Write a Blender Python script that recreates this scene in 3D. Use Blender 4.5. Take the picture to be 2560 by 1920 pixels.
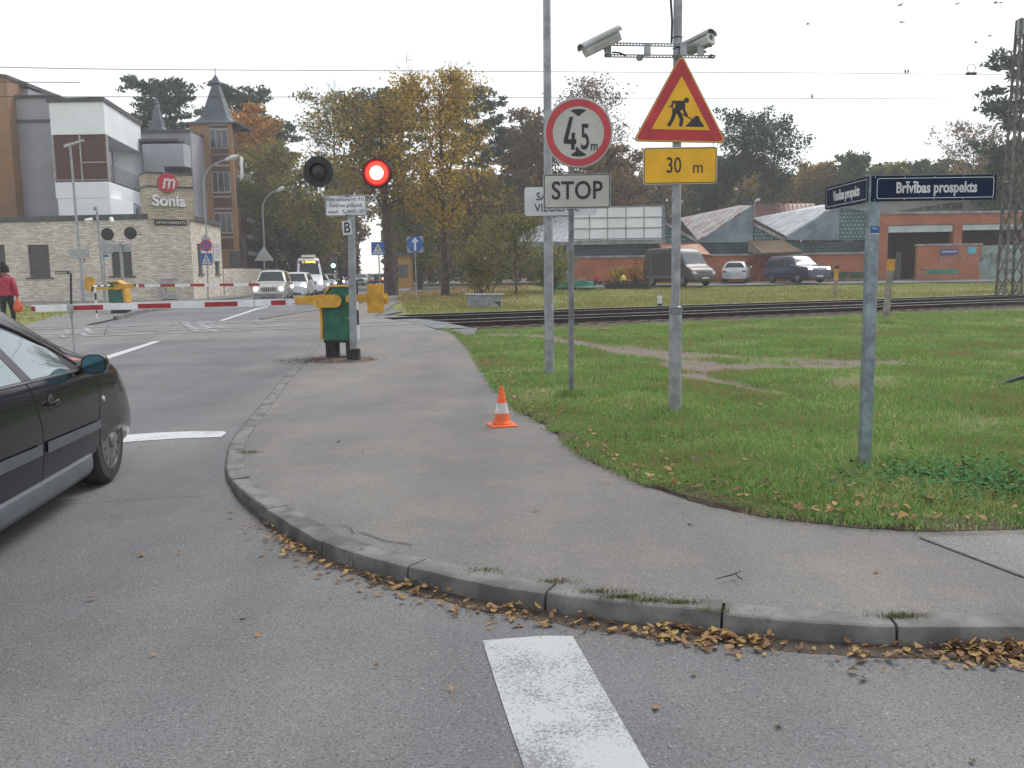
import bpy, bmesh, math, random
import numpy as np
from mathutils import Vector, Matrix, noise

R = math.radians
SC = bpy.context.scene
for o in list(bpy.data.objects):
    bpy.data.objects.remove(o)

# ------------------------------------------------------------------ camera
F_PX = 2250.0; CAM_H = 1.5
PITCH = math.atan(282 / F_PX); ROLL = -0.015
cam_d = bpy.data.cameras.new("camera"); cam = bpy.data.objects.new("camera", cam_d)
SC.collection.objects.link(cam); SC.camera = cam
cam_d.sensor_width = 36.0; cam_d.lens = 36.0 * F_PX / 2560.0
cam_d.clip_start = 0.05; cam_d.clip_end = 3000
CM = Matrix.Translation((0, 0, CAM_H)) @ Matrix.Rotation(math.pi / 2 - PITCH, 4, 'X') @ Matrix.Rotation(ROLL, 4, 'Z')
cam.matrix_world = CM
# ------------------------------------------------------------------ sky, sun, exposure
world = bpy.data.worlds.new("World"); SC.world = world; world.use_nodes = True
wn = world.node_tree; bg = wn.nodes['Background']
sky = wn.nodes.new('ShaderNodeTexSky'); sky.sky_type = 'NISHITA'; sky.sun_disc = False
sky.sun_elevation = R(52); sky.sun_rotation = R(40)
sky.air_density = 1.0; sky.dust_density = 1.0; sky.ozone_density = 1.0
hs = wn.nodes.new('ShaderNodeHueSaturation'); hs.inputs['Saturation'].default_value = 0.34; hs.inputs['Value'].default_value = 1.5
gm = wn.nodes.new('ShaderNodeGamma'); gm.inputs['Gamma'].default_value = 0.4   # cloud cover evens the sky out
wn.links.new(sky.outputs[0], gm.inputs[0]); wn.links.new(gm.outputs[0], hs.inputs['Color']); wn.links.new(hs.outputs[0], bg.inputs['Color'])
bg.inputs['Strength'].default_value = 0.15
sl = bpy.data.lights.new("sun", 'SUN'); sun = bpy.data.objects.new("sun", sl); SC.collection.objects.link(sun)
sl.energy = 0.9; sl.angle = R(25); sl.color = (1.0, 0.97, 0.93)
sun.rotation_euler = (R(38), 0, R(140))
SC.view_settings.view_transform = 'Standard'; SC.view_settings.look = 'None'
SC.view_settings.gamma = 1.0; SC.view_settings.exposure = 1.4
try: SC.view_settings.use_curve_mapping = False
except Exception: pass
SC.cycles.max_bounces = 6; SC.cycles.transparent_max_bounces = 8

def ray(x, y):
    v = CM.to_3x3() @ Vector(((x - 1280) / F_PX, (960 - y) / F_PX, -1.0)); return v
def G(x, y, z=0.0):                      # the ground point seen at photograph position x, y
    v = ray(x, y); t = (z - CAM_H) / v.z
    return Vector((v.x * t, v.y * t, z))
def P(x, y, Y):                          # the point seen at x, y that lies Y metres ahead
    v = ray(x, y); t = Y / v.y
    return Vector((v.x * t, Y, CAM_H + v.z * t))
def ZP(x, y, Y): return P(x, y, Y).z
def XP(x, y, Y): return P(x, y, Y).x
def sstep(a, b, x):
    t = min(1, max(0, (x - a) / (b - a))); return t * t * (3 - 2 * t)

# ------------------------------------------------------------------ materials
MC = {}
def mat(name, col, rough=0.6, metal=0.0, var=0.12, scale=6.0, bump=0.0, bscale=60.0, spec=0.5, coat=0.0, emit=None, es=1.0, col2=None, dirt=None, lo=0.4, hi=0.62):
    if name in MC: return MC[name]
    m = bpy.data.materials.new(name); m.use_nodes = True; nt = m.node_tree; N = nt.nodes; L = nt.links
    b = N['Principled BSDF']; b.inputs['Roughness'].default_value = rough; b.inputs['Metallic'].default_value = metal
    b.inputs['Specular IOR Level'].default_value = spec; b.inputs['Coat Weight'].default_value = coat
    tc = N.new('ShaderNodeTexCoord'); nz = N.new('ShaderNodeTexNoise'); nz.inputs['Scale'].default_value = scale; nz.inputs['Detail'].default_value = 6
    L.new(tc.outputs['Object'], nz.inputs['Vector'])
    r = N.new('ShaderNodeValToRGB'); r.color_ramp.elements[0].position = lo; r.color_ramp.elements[1].position = hi
    c2 = col2 or tuple(c * (1 - var * 2) for c in col)
    c1 = col if col2 else tuple(min(1, c * (1 + var)) for c in col)
    r.color_ramp.elements[0].color = (*c2, 1); r.color_ramp.elements[1].color = (*c1, 1)
    L.new(nz.outputs['Fac'], r.inputs['Fac']); out = r.outputs['Color']
    if dirt:
        n2 = N.new('ShaderNodeTexNoise'); n2.inputs['Scale'].default_value = dirt[1]; n2.inputs['Detail'].default_value = 8; n2.inputs['Roughness'].default_value = .7
        L.new(tc.outputs['Object'], n2.inputs['Vector'])
        r2 = N.new('ShaderNodeValToRGB'); r2.color_ramp.elements[0].position = dirt[2]; r2.color_ramp.elements[1].position = dirt[2] + .1
        L.new(n2.outputs['Fac'], r2.inputs['Fac'])
        mx = N.new('ShaderNodeMix'); mx.data_type = 'RGBA'; L.new(r2.outputs['Color'], mx.inputs[0]); L.new(out, mx.inputs[6]); mx.inputs[7].default_value = (*dirt[0], 1)
        out = mx.outputs[2]
    L.new(out, b.inputs['Base Color'])
    if bump:
        n3 = N.new('ShaderNodeTexNoise'); n3.inputs['Scale'].default_value = bscale; n3.inputs['Detail'].default_value = 4
        L.new(tc.outputs['Object'], n3.inputs['Vector'])
        bp = N.new('ShaderNodeBump'); bp.inputs['Strength'].default_value = bump; bp.inputs['Distance'].default_value = 0.01
        L.new(n3.outputs['Fac'], bp.inputs['Height']); L.new(bp.outputs['Normal'], b.inputs['Normal'])
    if emit:
        b.inputs['Emission Color'].default_value = (*emit, 1); b.inputs['Emission Strength'].default_value = es
    MC[name] = m; return m

def asphalt(name, dark, light, patch, stones=180.0, tint=None, contrast=1.0):
    m = bpy.data.materials.new(name); m.use_nodes = True; nt = m.node_tree; N = nt.nodes; L = nt.links
    b = N['Principled BSDF']; b.inputs['Roughness'].default_value = 0.78; b.inputs['Specular IOR Level'].default_value = 0.35
    g = N.new('ShaderNodeNewGeometry')
    def nz(s, d=3, ro=.5):
        n = N.new('ShaderNodeTexNoise'); n.inputs['Scale'].default_value = s; n.inputs['Detail'].default_value = d; n.inputs['Roughness'].default_value = ro
        L.new(g.outputs['Position'], n.inputs['Vector']); return n.outputs['Fac']
    def ramp(f, a, c, ca=(0, 0, 0), cb=(1, 1, 1)):
        r = N.new('ShaderNodeValToRGB'); r.color_ramp.elements[0].position = a; r.color_ramp.elements[1].position = c
        r.color_ramp.elements[0].color = (*ca, 1); r.color_ramp.elements[1].color = (*cb, 1); L.new(f, r.inputs['Fac']); return r.outputs['Color']
    def mix(fac, a, c, mode='MIX'):
        x = N.new('ShaderNodeMix'); x.data_type = 'RGBA'; x.blend_type = mode
        for s, v in ((0, fac), (6, a), (7, c)):
            if isinstance(v, (int, float)): x.inputs[s].default_value = v
            elif isinstance(v, tuple): x.inputs[s].default_value = (*v, 1)
            else: L.new(v, x.inputs[s])
        return x.outputs[2]
    base = ramp(nz(0.45, 7, .62), .36, .64, dark, light)
    base = mix(ramp(nz(1.3, 6, .7), .48, .7), base, patch)
    mp = N.new('ShaderNodeMapping'); mp.inputs['Rotation'].default_value = (0, 0, R(-10)); mp.inputs['Scale'].default_value = (1.1, .09, 1); L.new(g.outputs['Position'], mp.inputs['Vector'])
    tn_ = N.new('ShaderNodeTexNoise'); tn_.inputs['Scale'].default_value = 1; tn_.inputs['Detail'].default_value = 5; L.new(mp.outputs[0], tn_.inputs['Vector'])   # wheel tracks along the road
    base = mix(1.0, base, ramp(tn_.outputs['Fac'], .35, .65, (.86, .86, .88), (1.1, 1.1, 1.09)), 'MULTIPLY')
    st_ = ramp(nz(2.7, 7, .75), .60, .68, (1, 1, 1), (.84, .83, .82)); base = mix(1.0, base, st_, 'MULTIPLY')
    v = N.new('ShaderNodeTexVoronoi'); v.inputs['Scale'].default_value = stones; L.new(g.outputs['Position'], v.inputs['Vector'])
    sep = N.new('ShaderNodeSeparateColor'); L.new(v.outputs['Color'], sep.inputs[0])
    k = contrast
    st = ramp(sep.outputs[0], .0, 1.0, (1 - .38 * k,) * 3, (1 + .3 * k,) * 3)
    base = mix(1.0, base, st, 'MULTIPLY')
    pit = ramp(nz(stones * .45, 2), .34, .43, (1 - .75 * k,) * 3, (1, 1, 1)); base = mix(1.0, base, pit, 'MULTIPLY')
    spk = ramp(sep.outputs[1], .982, .99); base = mix(spk, base, tuple(min(.8, c * 1.45) for c in light))
    L.new(base, b.inputs['Base Color'])
    bp = N.new('ShaderNodeBump'); bp.inputs['Strength'].default_value = .5; bp.inputs['Distance'].default_value = .004
    L.new(v.outputs['Distance'], bp.inputs['Height']); L.new(bp.outputs['Normal'], b.inputs['Normal'])
    MC[name] = m; return m

def brick(name, c1, c2, mortar, bw, bh, ms=.012, var=.5, bias=0.0, bumps=.6):
    m = bpy.data.materials.new(name); m.use_nodes = True; nt = m.node_tree; N = nt.nodes; L = nt.links
    b = N['Principled BSDF']; b.inputs['Roughness'].default_value = .85
    uv = N.new('ShaderNodeUVMap'); bt = N.new('ShaderNodeTexBrick'); L.new(uv.outputs[0], bt.inputs['Vector'])
    bt.inputs['Scale'].default_value = 1; bt.inputs['Brick Width'].default_value = bw; bt.inputs['Row Height'].default_value = bh
    bt.inputs['Mortar Size'].default_value = ms; bt.inputs['Mortar Smooth'].default_value = .2; bt.inputs['Bias'].default_value = bias
    bt.inputs['Color1'].default_value = (*c1, 1); bt.inputs['Color2'].default_value = (*c2, 1); bt.inputs['Mortar'].default_value = (*mortar, 1)
    n = N.new('ShaderNodeTexNoise'); n.inputs['Scale'].default_value = .7; n.inputs['Detail'].default_value = 6; L.new(uv.outputs[0], n.inputs['Vector'])
    r = N.new('ShaderNodeValToRGB'); r.color_ramp.elements[0].position = .3; r.color_ramp.elements[1].position = .7
    r.color_ramp.elements[0].color = (1 - var, 1 - var, 1 - var, 1); r.color_ramp.elements[1].color = (1 + var * .3,) * 3 + (1,)
    L.new(n.outputs['Fac'], r.inputs['Fac'])
    mx = N.new('ShaderNodeMix'); mx.data_type = 'RGBA'; mx.blend_type = 'MULTIPLY'; mx.inputs[0].default_value = 1
    L.new(bt.outputs['Color'], mx.inputs[6]); L.new(r.outputs['Color'], mx.inputs[7]); L.new(mx.outputs[2], b.inputs['Base Color'])
    bp = N.new('ShaderNodeBump'); bp.inputs['Strength'].default_value = bumps; bp.inputs['Distance'].default_value = .02; bp.invert = True
    L.new(bt.outputs['Fac'], bp.inputs['Height']); L.new(bp.outputs['Normal'], b.inputs['Normal'])
    MC[name] = m; return m

def leafmat(name, cols, scale=.45, trans=.3, rough=.65, amp=1.5):
    """colour varies by clump (noise) and from leaf to leaf (random per island)"""
    m = bpy.data.materials.new(name); m.use_nodes = True; nt = m.node_tree; N = nt.nodes; L = nt.links
    b = N['Principled BSDF']; b.inputs['Roughness'].default_value = rough; b.inputs['Specular IOR Level'].default_value = .25
    g = N.new('ShaderNodeNewGeometry'); n = N.new('ShaderNodeTexNoise'); n.inputs['Scale'].default_value = scale; n.inputs['Detail'].default_value = 4
    L.new(g.outputs['Position'], n.inputs['Vector'])
    a = N.new('ShaderNodeMath'); a.operation = 'MULTIPLY_ADD'; a.inputs[1].default_value = amp; a.inputs[2].default_value = .13 - amp / 2
    L.new(n.outputs['Fac'], a.inputs[0])
    s = N.new('ShaderNodeMath'); s.operation = 'MULTIPLY_ADD'; s.inputs[1].default_value = .75; L.new(g.outputs['Random Per Island'], s.inputs[0]); L.new(a.outputs[0], s.inputs[2])
    r = N.new('ShaderNodeValToRGB'); els = r.color_ramp.elements
    els[0].color = (*cols[0], 1); els[1].color = (*cols[-1], 1)
    for i, c in enumerate(cols[1:-1]): e = els.new((i + 1) / (len(cols) - 1)); e.color = (*c, 1)
    L.new(s.outputs[0], r.inputs['Fac']); L.new(r.outputs['Color'], b.inputs['Base Color'])
    if trans:
        t = N.new('ShaderNodeBsdfTranslucent'); L.new(r.outputs['Color'], t.inputs['Color'])
        ms = N.new('ShaderNodeMixShader'); ms.inputs[0].default_value = trans
        L.new(b.outputs[0], ms.inputs[1]); L.new(t.outputs[0], ms.inputs[2]); L.new(ms.outputs[0], N['Material Output'].inputs['Surface'])
    MC[name] = m; return m

# ------------------------------------------------------------------ objects
def link(o): SC.collection.objects.link(o); return o
def tag(o, label=None, cat=None, group=None, kind=None):
    if label: o['label'] = label
    if cat: o['category'] = cat
    if group: o['group'] = group
    if kind: o['kind'] = kind
    return o
def thing(name, label, cat, loc=(0, 0, 0), rz=0.0, group=None):
    o = link(bpy.data.objects.new(name, None)); o.location = loc; o.rotation_euler = (0, 0, rz); o.empty_display_size = .2
    return tag(o, label, cat, group)
def kids(o): return [c for c in bpy.data.objects if c.parent == o]
def copy_tree(o, parent=None):
    c = o.copy(); link(c); c.parent = parent
    for ch in kids(o): copy_tree(ch, c)
    return c

class MB:
    def __init__(s): s.v = []; s.f = []; s.m = []
    def add(s, vs, fs, m=0):
        b = len(s.v); s.v += [tuple(p) for p in vs]; s.f += [[b + i for i in f] for f in fs]; s.m += [m] * len(fs); return s
    def quad(s, a, b, c, d, m=0): return s.add([a, b, c, d], [(0, 1, 2, 3)], m)
    def box(s, x0, x1, y0, y1, z0, z1, m=0):
        x0, x1 = sorted((x0, x1)); y0, y1 = sorted((y0, y1)); z0, z1 = sorted((z0, z1))
        return s.add([(x0, y0, z0), (x1, y0, z0), (x1, y1, z0), (x0, y1, z0), (x0, y0, z1), (x1, y0, z1), (x1, y1, z1), (x0, y1, z1)],
                     [(0, 3, 2, 1), (4, 5, 6, 7), (0, 1, 5, 4), (1, 2, 6, 5), (2, 3, 7, 6), (3, 0, 4, 7)], m)
    def bar(s, p, q, w, h, m=0, up=(0, 0, 1)):      # box beam from p to q
        p = Vector(p); q = Vector(q); d = (q - p).normalized(); u = Vector(up)
        if abs(d.dot(u)) > .98: u = Vector((0, 1, 0))
        a = d.cross(u).normalized(); b = a.cross(d).normalized(); vs = []
        for c in (p, q):
            for i, j in ((-1, -1), (1, -1), (1, 1), (-1, 1)): vs.append(c + a * (w / 2 * i) + b * (h / 2 * j))
        return s.add(vs, [(0, 1, 2, 3), (7, 6, 5, 4), (0, 4, 5, 1), (1, 5, 6, 2), (2, 6, 7, 3), (3, 7, 4, 0)], m)
    def cyl(s, p, q, r0, r1=None, n=12, m=0, caps=True):
        return s.tube([p, q], [r0, r0 if r1 is None else r1], n, m, caps)
    def tube(s, pts, rs, n=8, m=0, caps=True):
        pts = [Vector(p) for p in pts]
        if not isinstance(rs, (list, tuple)): rs = [rs] * len(pts)
        vs = []; ref = None
        for i, p in enumerate(pts):
            d = (pts[min(i + 1, len(pts) - 1)] - pts[max(i - 1, 0)]); d.normalize()
            if ref is None: ref = Vector((1, 0, 0)) if abs(d.x) < .9 else Vector((0, 1, 0))
            a = (ref - d * ref.dot(d)).normalized(); b = d.cross(a); ref = a
            for k in range(n):
                t = 2 * math.pi * k / n; vs.append(p + a * (math.cos(t) * rs[i]) + b * (math.sin(t) * rs[i]))
        fs = []
        for i in range(len(pts) - 1):
            for k in range(n):
                fs.append((i * n + k, i * n + (k + 1) % n, (i + 1) * n + (k + 1) % n, (i + 1) * n + k))
        if caps: fs.append(tuple(range(n - 1, -1, -1))); fs.append(tuple((len(pts) - 1) * n + k for k in range(n)))
        return s.add(vs, fs, m)
    def lathe(s, prof, n=24, m=0, o=(0, 0, 0), axis='Z'):
        vs = []; o = Vector(o)
        for r, h in prof:
            for k in range(n):
                t = 2 * math.pi * k / n
                if axis == 'Z': vs.append(o + Vector((r * math.cos(t), r * math.sin(t), h)))
                elif axis == 'X': vs.append(o + Vector((h, r * math.cos(t), r * math.sin(t))))
                else: vs.append(o + Vector((r * math.sin(t), h, r * math.cos(t))))
        fs = [(i * n + k, i * n + (k + 1) % n, (i + 1) * n + (k + 1) % n, (i + 1) * n + k) for i in range(len(prof) - 1) for k in range(n)]
        return s.add(vs, fs, m)
    def plate(s, pts, y0, y1, m=0):                  # outline in x, z; front at y0 (towards -Y)
        n = len(pts); vs = [(x, y0, z) for x, z in pts] + [(x, y1, z) for x, z in pts]
        return s.add(vs, [tuple(range(n)), tuple(range(2 * n - 1, n - 1, -1))] + [(i, i + n, (i + 1) % n + n, (i + 1) % n) for i in range(n)], m)
    def grid(s, P2, m=0):                            # P2: rows of points
        nr = len(P2); nc = len(P2[0]); vs = [p for r in P2 for p in r]
        return s.add(vs, [(i * nc + j, i * nc + j + 1, (i + 1) * nc + j + 1, (i + 1) * nc + j) for i in range(nr - 1) for j in range(nc - 1)], m)
    def build(s, name, mats, parent=None, world=False, smooth=False, bevel=0, label=None, uv=True):
        if not isinstance(mats, (list, tuple)): mats = [mats]
        me = bpy.data.meshes.new(name); vs = s.v
        if world and parent is not None:
            l = parent.location; vs = [(p[0] - l.x, p[1] - l.y, p[2] - l.z) for p in vs]
        me.from_pydata(vs, [], s.f)
        for m in mats: me.materials.append(m)
        if max(s.m, default=0) > 0: me.polygons.foreach_set('material_index', s.m)
        me.validate()
        bm = bmesh.new(); bm.from_mesh(me); bmesh.ops.recalc_face_normals(bm, faces=bm.faces)
        if uv:
            ul = bm.loops.layers.uv.new('UVMap')
            for f in bm.faces:
                n = f.normal
                if abs(n.z) < .75:
                    t = Vector((0, 0, 1)).cross(n); t = t.normalized() if t.length > 1e-6 else Vector((1, 0, 0))
                    for l in f.loops: l[ul].uv = (l.vert.co.dot(t), l.vert.co.z)
                else:
                    for l in f.loops: l[ul].uv = (l.vert.co.x, l.vert.co.y)
        bm.to_mesh(me); bm.free()
        if smooth:
            me.polygons.foreach_set('use_smooth', [True] * len(me.polygons))
            try: me.set_sharp_from_angle(angle=R(38))
            except Exception: pass
        o = link(bpy.data.objects.new(name, me)); o.parent = parent
        if bevel:
            bv = o.modifiers.new('bevel', 'BEVEL'); bv.width = bevel; bv.segments = 2; bv.limit_method = 'ANGLE'; bv.angle_limit = R(40)
        if label: o['label'] = label
        return o

def rrect(x0, x1, z0, z1, r, n=5):
    pts = []
    for cx, cz, a in ((x1 - r, z1 - r, 0), (x0 + r, z1 - r, 90), (x0 + r, z0 + r, 180), (x1 - r, z0 + r, 270)):
        for k in range(n + 1):
            t = R(a + 90 * k / n); pts.append((cx + r * math.cos(t), cz + r * math.sin(t)))
    return pts
def circ(cx, cz, r, n=48): return [(cx + r * math.cos(2 * math.pi * k / n), cz + r * math.sin(2 * math.pi * k / n)) for k in range(n)]
def rpoly(pts, r, n=5):                               # polygon with rounded corners
    out = []; k = len(pts)
    for i in range(k):
        a, b, c = (Vector(pts[i - 1]), Vector(pts[i]), Vector(pts[(i + 1) % k]))
        u = (a - b).normalized(); w = (c - b).normalized(); ang = u.angle(w); d = r / math.tan(ang / 2)
        p = b + u * d; q = b + w * d; cen = b + (u + w).normalized() * (r / math.sin(ang / 2))
        a0 = math.atan2(p.y - cen.y, p.x - cen.x); a1 = math.atan2(q.y - cen.y, q.x - cen.x)
        while a1 - a0 > math.pi: a1 -= 2 * math.pi
        while a1 - a0 < -math.pi: a1 += 2 * math.pi
        for j in range(n + 1):
            t = a0 + (a1 - a0) * j / n; out.append((cen.x + r * math.cos(t), cen.y + r * math.sin(t)))
    return out

def text(body, name, parent, m, size, loc, xs=1.0, bold=0.0, rot=(math.pi / 2, 0, 0), depth=.0012, align='CENTER', spacing=1.0, shear=0.0):
    """lettering as a mesh, by default upright and facing -Y"""
    cu = bpy.data.curves.new(name, 'FONT'); cu.body = body; cu.size = size; cu.align_x = align; cu.align_y = 'CENTER'
    cu.offset = bold * size; cu.extrude = depth; cu.space_character = spacing; cu.shear = shear; cu.resolution_u = 4
    t = bpy.data.objects.new(name, cu); link(t); bpy.context.view_layer.update()
    me = bpy.data.meshes.new_from_object(t.evaluated_get(bpy.context.evaluated_depsgraph_get()))
    bpy.data.objects.remove(t); bpy.data.curves.remove(cu)
    from mathutils import Euler
    me.transform(Matrix.Translation(loc) @ Euler(rot).to_matrix().to_4x4() @ Matrix.Diagonal((xs, 1, 1, 1)))
    me.materials.clear(); me.materials.append(m)
    o = link(bpy.data.objects.new(name, me)); o.parent = parent; return o

def np_mesh(name, verts, faces, mats, parent=None, fm=None):
    """fast mesh from numpy arrays; faces an (n,k) array"""
    me = bpy.data.meshes.new(name); n, k = faces.shape
    me.vertices.add(len(verts)); me.vertices.foreach_set('co', verts.astype(np.float32).ravel())
    me.loops.add(n * k); me.loops.foreach_set('vertex_index', faces.astype(np.int32).ravel())
    me.polygons.add(n); me.polygons.foreach_set('loop_start', np.arange(0, n * k, k, dtype=np.int32))
    try: me.polygons.foreach_set('loop_total', np.full(n, k, dtype=np.int32))
    except Exception: pass
    if fm is not None: me.polygons.foreach_set('material_index', fm.astype(np.int32))
    for m in (mats if isinstance(mats, (list, tuple)) else [mats]): me.materials.append(m)
    me.update(calc_edges=True); me.validate()
    o = link(bpy.data.objects.new(name, me)); o.parent = parent; return o

def catmull(pts, n=8):
    pts = [Vector(p) for p in pts]; out = []
    for i in range(len(pts) - 1):
        p0 = pts[max(i - 1, 0)]; p1 = pts[i]; p2 = pts[i + 1]; p3 = pts[min(i + 2, len(pts) - 1)]
        for k in range(n):
            t = k / n
            out.append(.5 * ((2 * p1) + (p2 - p0) * t + (2 * p0 - 5 * p1 + 4 * p2 - p3) * t * t + (3 * p1 - p0 - 3 * p2 + p3) * t ** 3))
    out.append(pts[-1]); return out
def resample(pts, n):
    d = [0]
    for a, b in zip(pts, pts[1:]): d.append(d[-1] + (b - a).length)
    out = []; j = 0
    for i in range(n):
        s = d[-1] * i / (n - 1)
        while j < len(d) - 2 and d[j + 1] < s: j += 1
        t = (s - d[j]) / max(1e-9, d[j + 1] - d[j]); out.append(pts[j].lerp(pts[j + 1], min(1, t)))
    return out
def inside(px, py, poly):
    """vectorised point in polygon"""
    r = np.zeros(len(px), bool); n = len(poly); j = n - 1
    for i in range(n):
        xi, yi = poly[i][0], poly[i][1]; xj, yj = poly[j][0], poly[j][1]
        if yi != yj:
            c = ((yi > py) != (yj > py)) & (px < (xj - xi) * (py - yi) / (yj - yi) + xi); r ^= c
        j = i
    return r
def dist_poly(px, py, line):
    d = np.full(len(px), 1e9)
    for a, b in zip(line, line[1:]):
        ax, ay, bx, by = a[0], a[1], b[0], b[1]; l2 = (bx - ax) ** 2 + (by - ay) ** 2 + 1e-12
        t = np.clip(((px - ax) * (bx - ax) + (py - ay) * (by - ay)) / l2, 0, 1)
        d = np.minimum(d, np.hypot(px - ax - t * (bx - ax), py - ay - t * (by - ay)))
    return d
def wave(x, y, s=1.0, seed=0):
    """cheap smooth pseudo noise, -1..1"""
    r = np.random.RandomState(seed); v = 0
    for k in range(6):
        a = r.uniform(0, 6.28); f = s * r.uniform(.6, 2.2); v = v + np.sin((x * math.cos(a) + y * math.sin(a)) * f + r.uniform(0, 6.28))
    return v / 3.5

# shared materials
galv = mat('galvanised_steel', (.33, .35, .37), .5, .35, .12, 9, .1, 80)
galvd = mat('weathered_steel', (.22, .23, .24), .6, .3, .15, 7)
white_p = mat('white_paint', (.72, .73, .74), .45, 0, .04, 4)
black_p = mat('black_paint', (.02, .02, .022), .45, 0, .1, 5)
rubber = mat('rubber', (.025, .025, .027), .8, 0, .15, 12, .2)
dglass = mat('dark_glass', (.03, .035, .04), .1, 0, .1, 2, spec=.4)
chrome = mat('chrome', (.6, .6, .62), .15, 1.0, .03)
red_p = mat('barrier_red', (.36, .02, .03), .45, 0, .12, 6)
off_w = mat('barrier_white', (.8, .81, .82), .45, 0, .05, 5, dirt=((.35, .3, .25), 3, .66))
yel_p = mat('barrier_yellow', (.62, .33, .03), .5, 0, .1, 6, dirt=((.25, .12, .04), 5, .68))
grn_p = mat('barrier_green', (.015, .13, .075), .55, 0, .15, 5)
# ================================================================== THE GROUND
K = 2560 / 2212
TA = R(22.8); TD = Vector((math.cos(TA), math.sin(TA), 0)); TN = Vector((-math.sin(TA), math.cos(TA), 0)); T0 = G(1180, 806, .08); T0.z = 0
def tr(s, n, z=0.0):  # point s metres along the railway, n metres behind its nearest rail
    p = T0 + TD * s + TN * n; return Vector((p.x, p.y, z))
def tn(x, y): return (np.asarray(x) - T0.x) * TN.x + (np.asarray(y) - T0.y) * TN.y
def ts(x, y): return (np.asarray(x) - T0.x) * TD.x + (np.asarray(y) - T0.y) * TD.y
RAILS = (0, 1.52, 4.15, 5.67)
def pz(y): return .012 + .078 * (1 - sstep(5.3, 7.3, y))
def gz(x, y): return .5 * sstep(40, 68, y) * sstep(-9, 3, x)

m_road = asphalt('road_asphalt', (.125, .124, .128), (.185, .183, .187), (.155, .155, .162), 170, contrast=.62)
m_road2 = asphalt('far_road_asphalt', (.13, .132, .14), (.19, .192, .2), (.16, .163, .172), 60, contrast=.6)
m_pav = asphalt('pavement_asphalt', (.14, .143, .136), (.2, .184, .174), (.208, .182, .168), 170, contrast=.5)
m_slab = asphalt('pale_pavement_asphalt', (.19, .185, .175), (.23, .225, .215), (.21, .205, .2), 170, contrast=.7)
m_deck = asphalt('crossing_asphalt', (.16, .155, .15), (.24, .235, .235), (.2, .175, .155), 60, contrast=.5)
m_kerb = mat('kerb_stone', (.165, .162, .155), .85, 0, .2, 5, .5, 90, dirt=((.1, .098, .09), 9, .56))
m_paint = None
def paint_mat(name, wear, scale, base=(.55, .56, .56)):
    m = bpy.data.materials.new(name); m.use_nodes = True; nt = m.node_tree; N = nt.nodes; L = nt.links; b = N['Principled BSDF']
    b.inputs['Roughness'].default_value = .7; g = N.new('ShaderNodeNewGeometry')
    n = N.new('ShaderNodeTexNoise'); n.inputs['Scale'].default_value = scale; n.inputs['Detail'].default_value = 5; n.inputs['Roughness'].default_value = .75; L.new(g.outputs['Position'], n.inputs['Vector'])
    n2 = N.new('ShaderNodeTexNoise'); n2.inputs['Scale'].default_value = 2.2; n2.inputs['Detail'].default_value = 5; L.new(g.outputs['Position'], n2.inputs['Vector'])
    a = N.new('ShaderNodeMath'); a.operation = 'MULTIPLY_ADD'; a.inputs[1].default_value = .8; L.new(n2.outputs['Fac'], a.inputs[0]); L.new(n.outputs['Fac'], a.inputs[2])
    r = N.new('ShaderNodeValToRGB'); r.color_ramp.elements[0].position = wear; r.color_ramp.elements[1].position = min(1, wear + .14)
    r.color_ramp.elements[0].color = (.17, .17, .175, 1); r.color_ramp.elements[1].color = (*base, 1)
    L.new(a.outputs[0], r.inputs['Fac']); L.new(r.outputs['Color'], b.inputs['Base Color'])
    bp = N.new('ShaderNodeBump'); bp.inputs['Strength'].default_value = .4; bp.inputs['Distance'].default_value = .003; L.new(n.outputs['Fac'], bp.inputs['Height']); L.new(bp.outputs['Normal'], b.inputs['Normal'])
    MC[name] = m; return m
m_zebra = paint_mat('worn_road_paint', .80, 85, (.39, .41, .41)); m_line = paint_mat('road_paint', .66, 30, (.5, .51, .51)); m_faint = paint_mat('faint_road_paint', .84, 6, (.42, .43, .46))
m_soil = mat('soil', (.10, .075, .05), .95, 0, .2, 3, .6, 40)

def S(name, mb, m, **k): o = mb.build(name, m, **k); o['kind'] = 'structure'; return o

gm_ = MB().quad((-900, -60, -.18), (900, -60, -.18), (900, 1600, -.18), (-900, 1600, -.18))
S('ground', gm_, mat('far_ground', (.05, .065, .025), .95, 0, .25, .05, col2=(.075, .055, .03)))

# kerb curve: foot of the kerb on the road, from the right edge of the photo round the corner to the crossing
K0 = [G(x, y, 0) for x, y in ((3300, 1655), (2900, 1640), (2560, 1621), (2263, 1620), (2000, 1606), (1790, 1584), (1580, 1563), (1377, 1537), (1210, 1507), (1050, 1469), (920, 1434), (807, 1394), (725, 1345), (661, 1303), (612, 1262), (577, 1218), (563, 1180), (568, 1128), (592, 1083), (630, 1037), (711, 941), (752, 897), (784, 862), (803, 842))]
K0 = resample(catmull(K0, 6), 260)
def offs(line, d):
    out = []
    for i, p in enumerate(line):
        t = line[min(i + 1, len(line) - 1)] - line[max(i - 1, 0)]; t.z = 0; t.normalize(); out.append(p + Vector((t.y, -t.x, 0)) * d)
    return out
K1 = offs(K0, .016); K2 = offs(K0, .145)
if K2[150].y < K0[150].y and K2[20].y < K0[20].y: K1 = offs(K0, -.016); K2 = offs(K0, -.145)
Kz = lambda p: pz(p.y)
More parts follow.
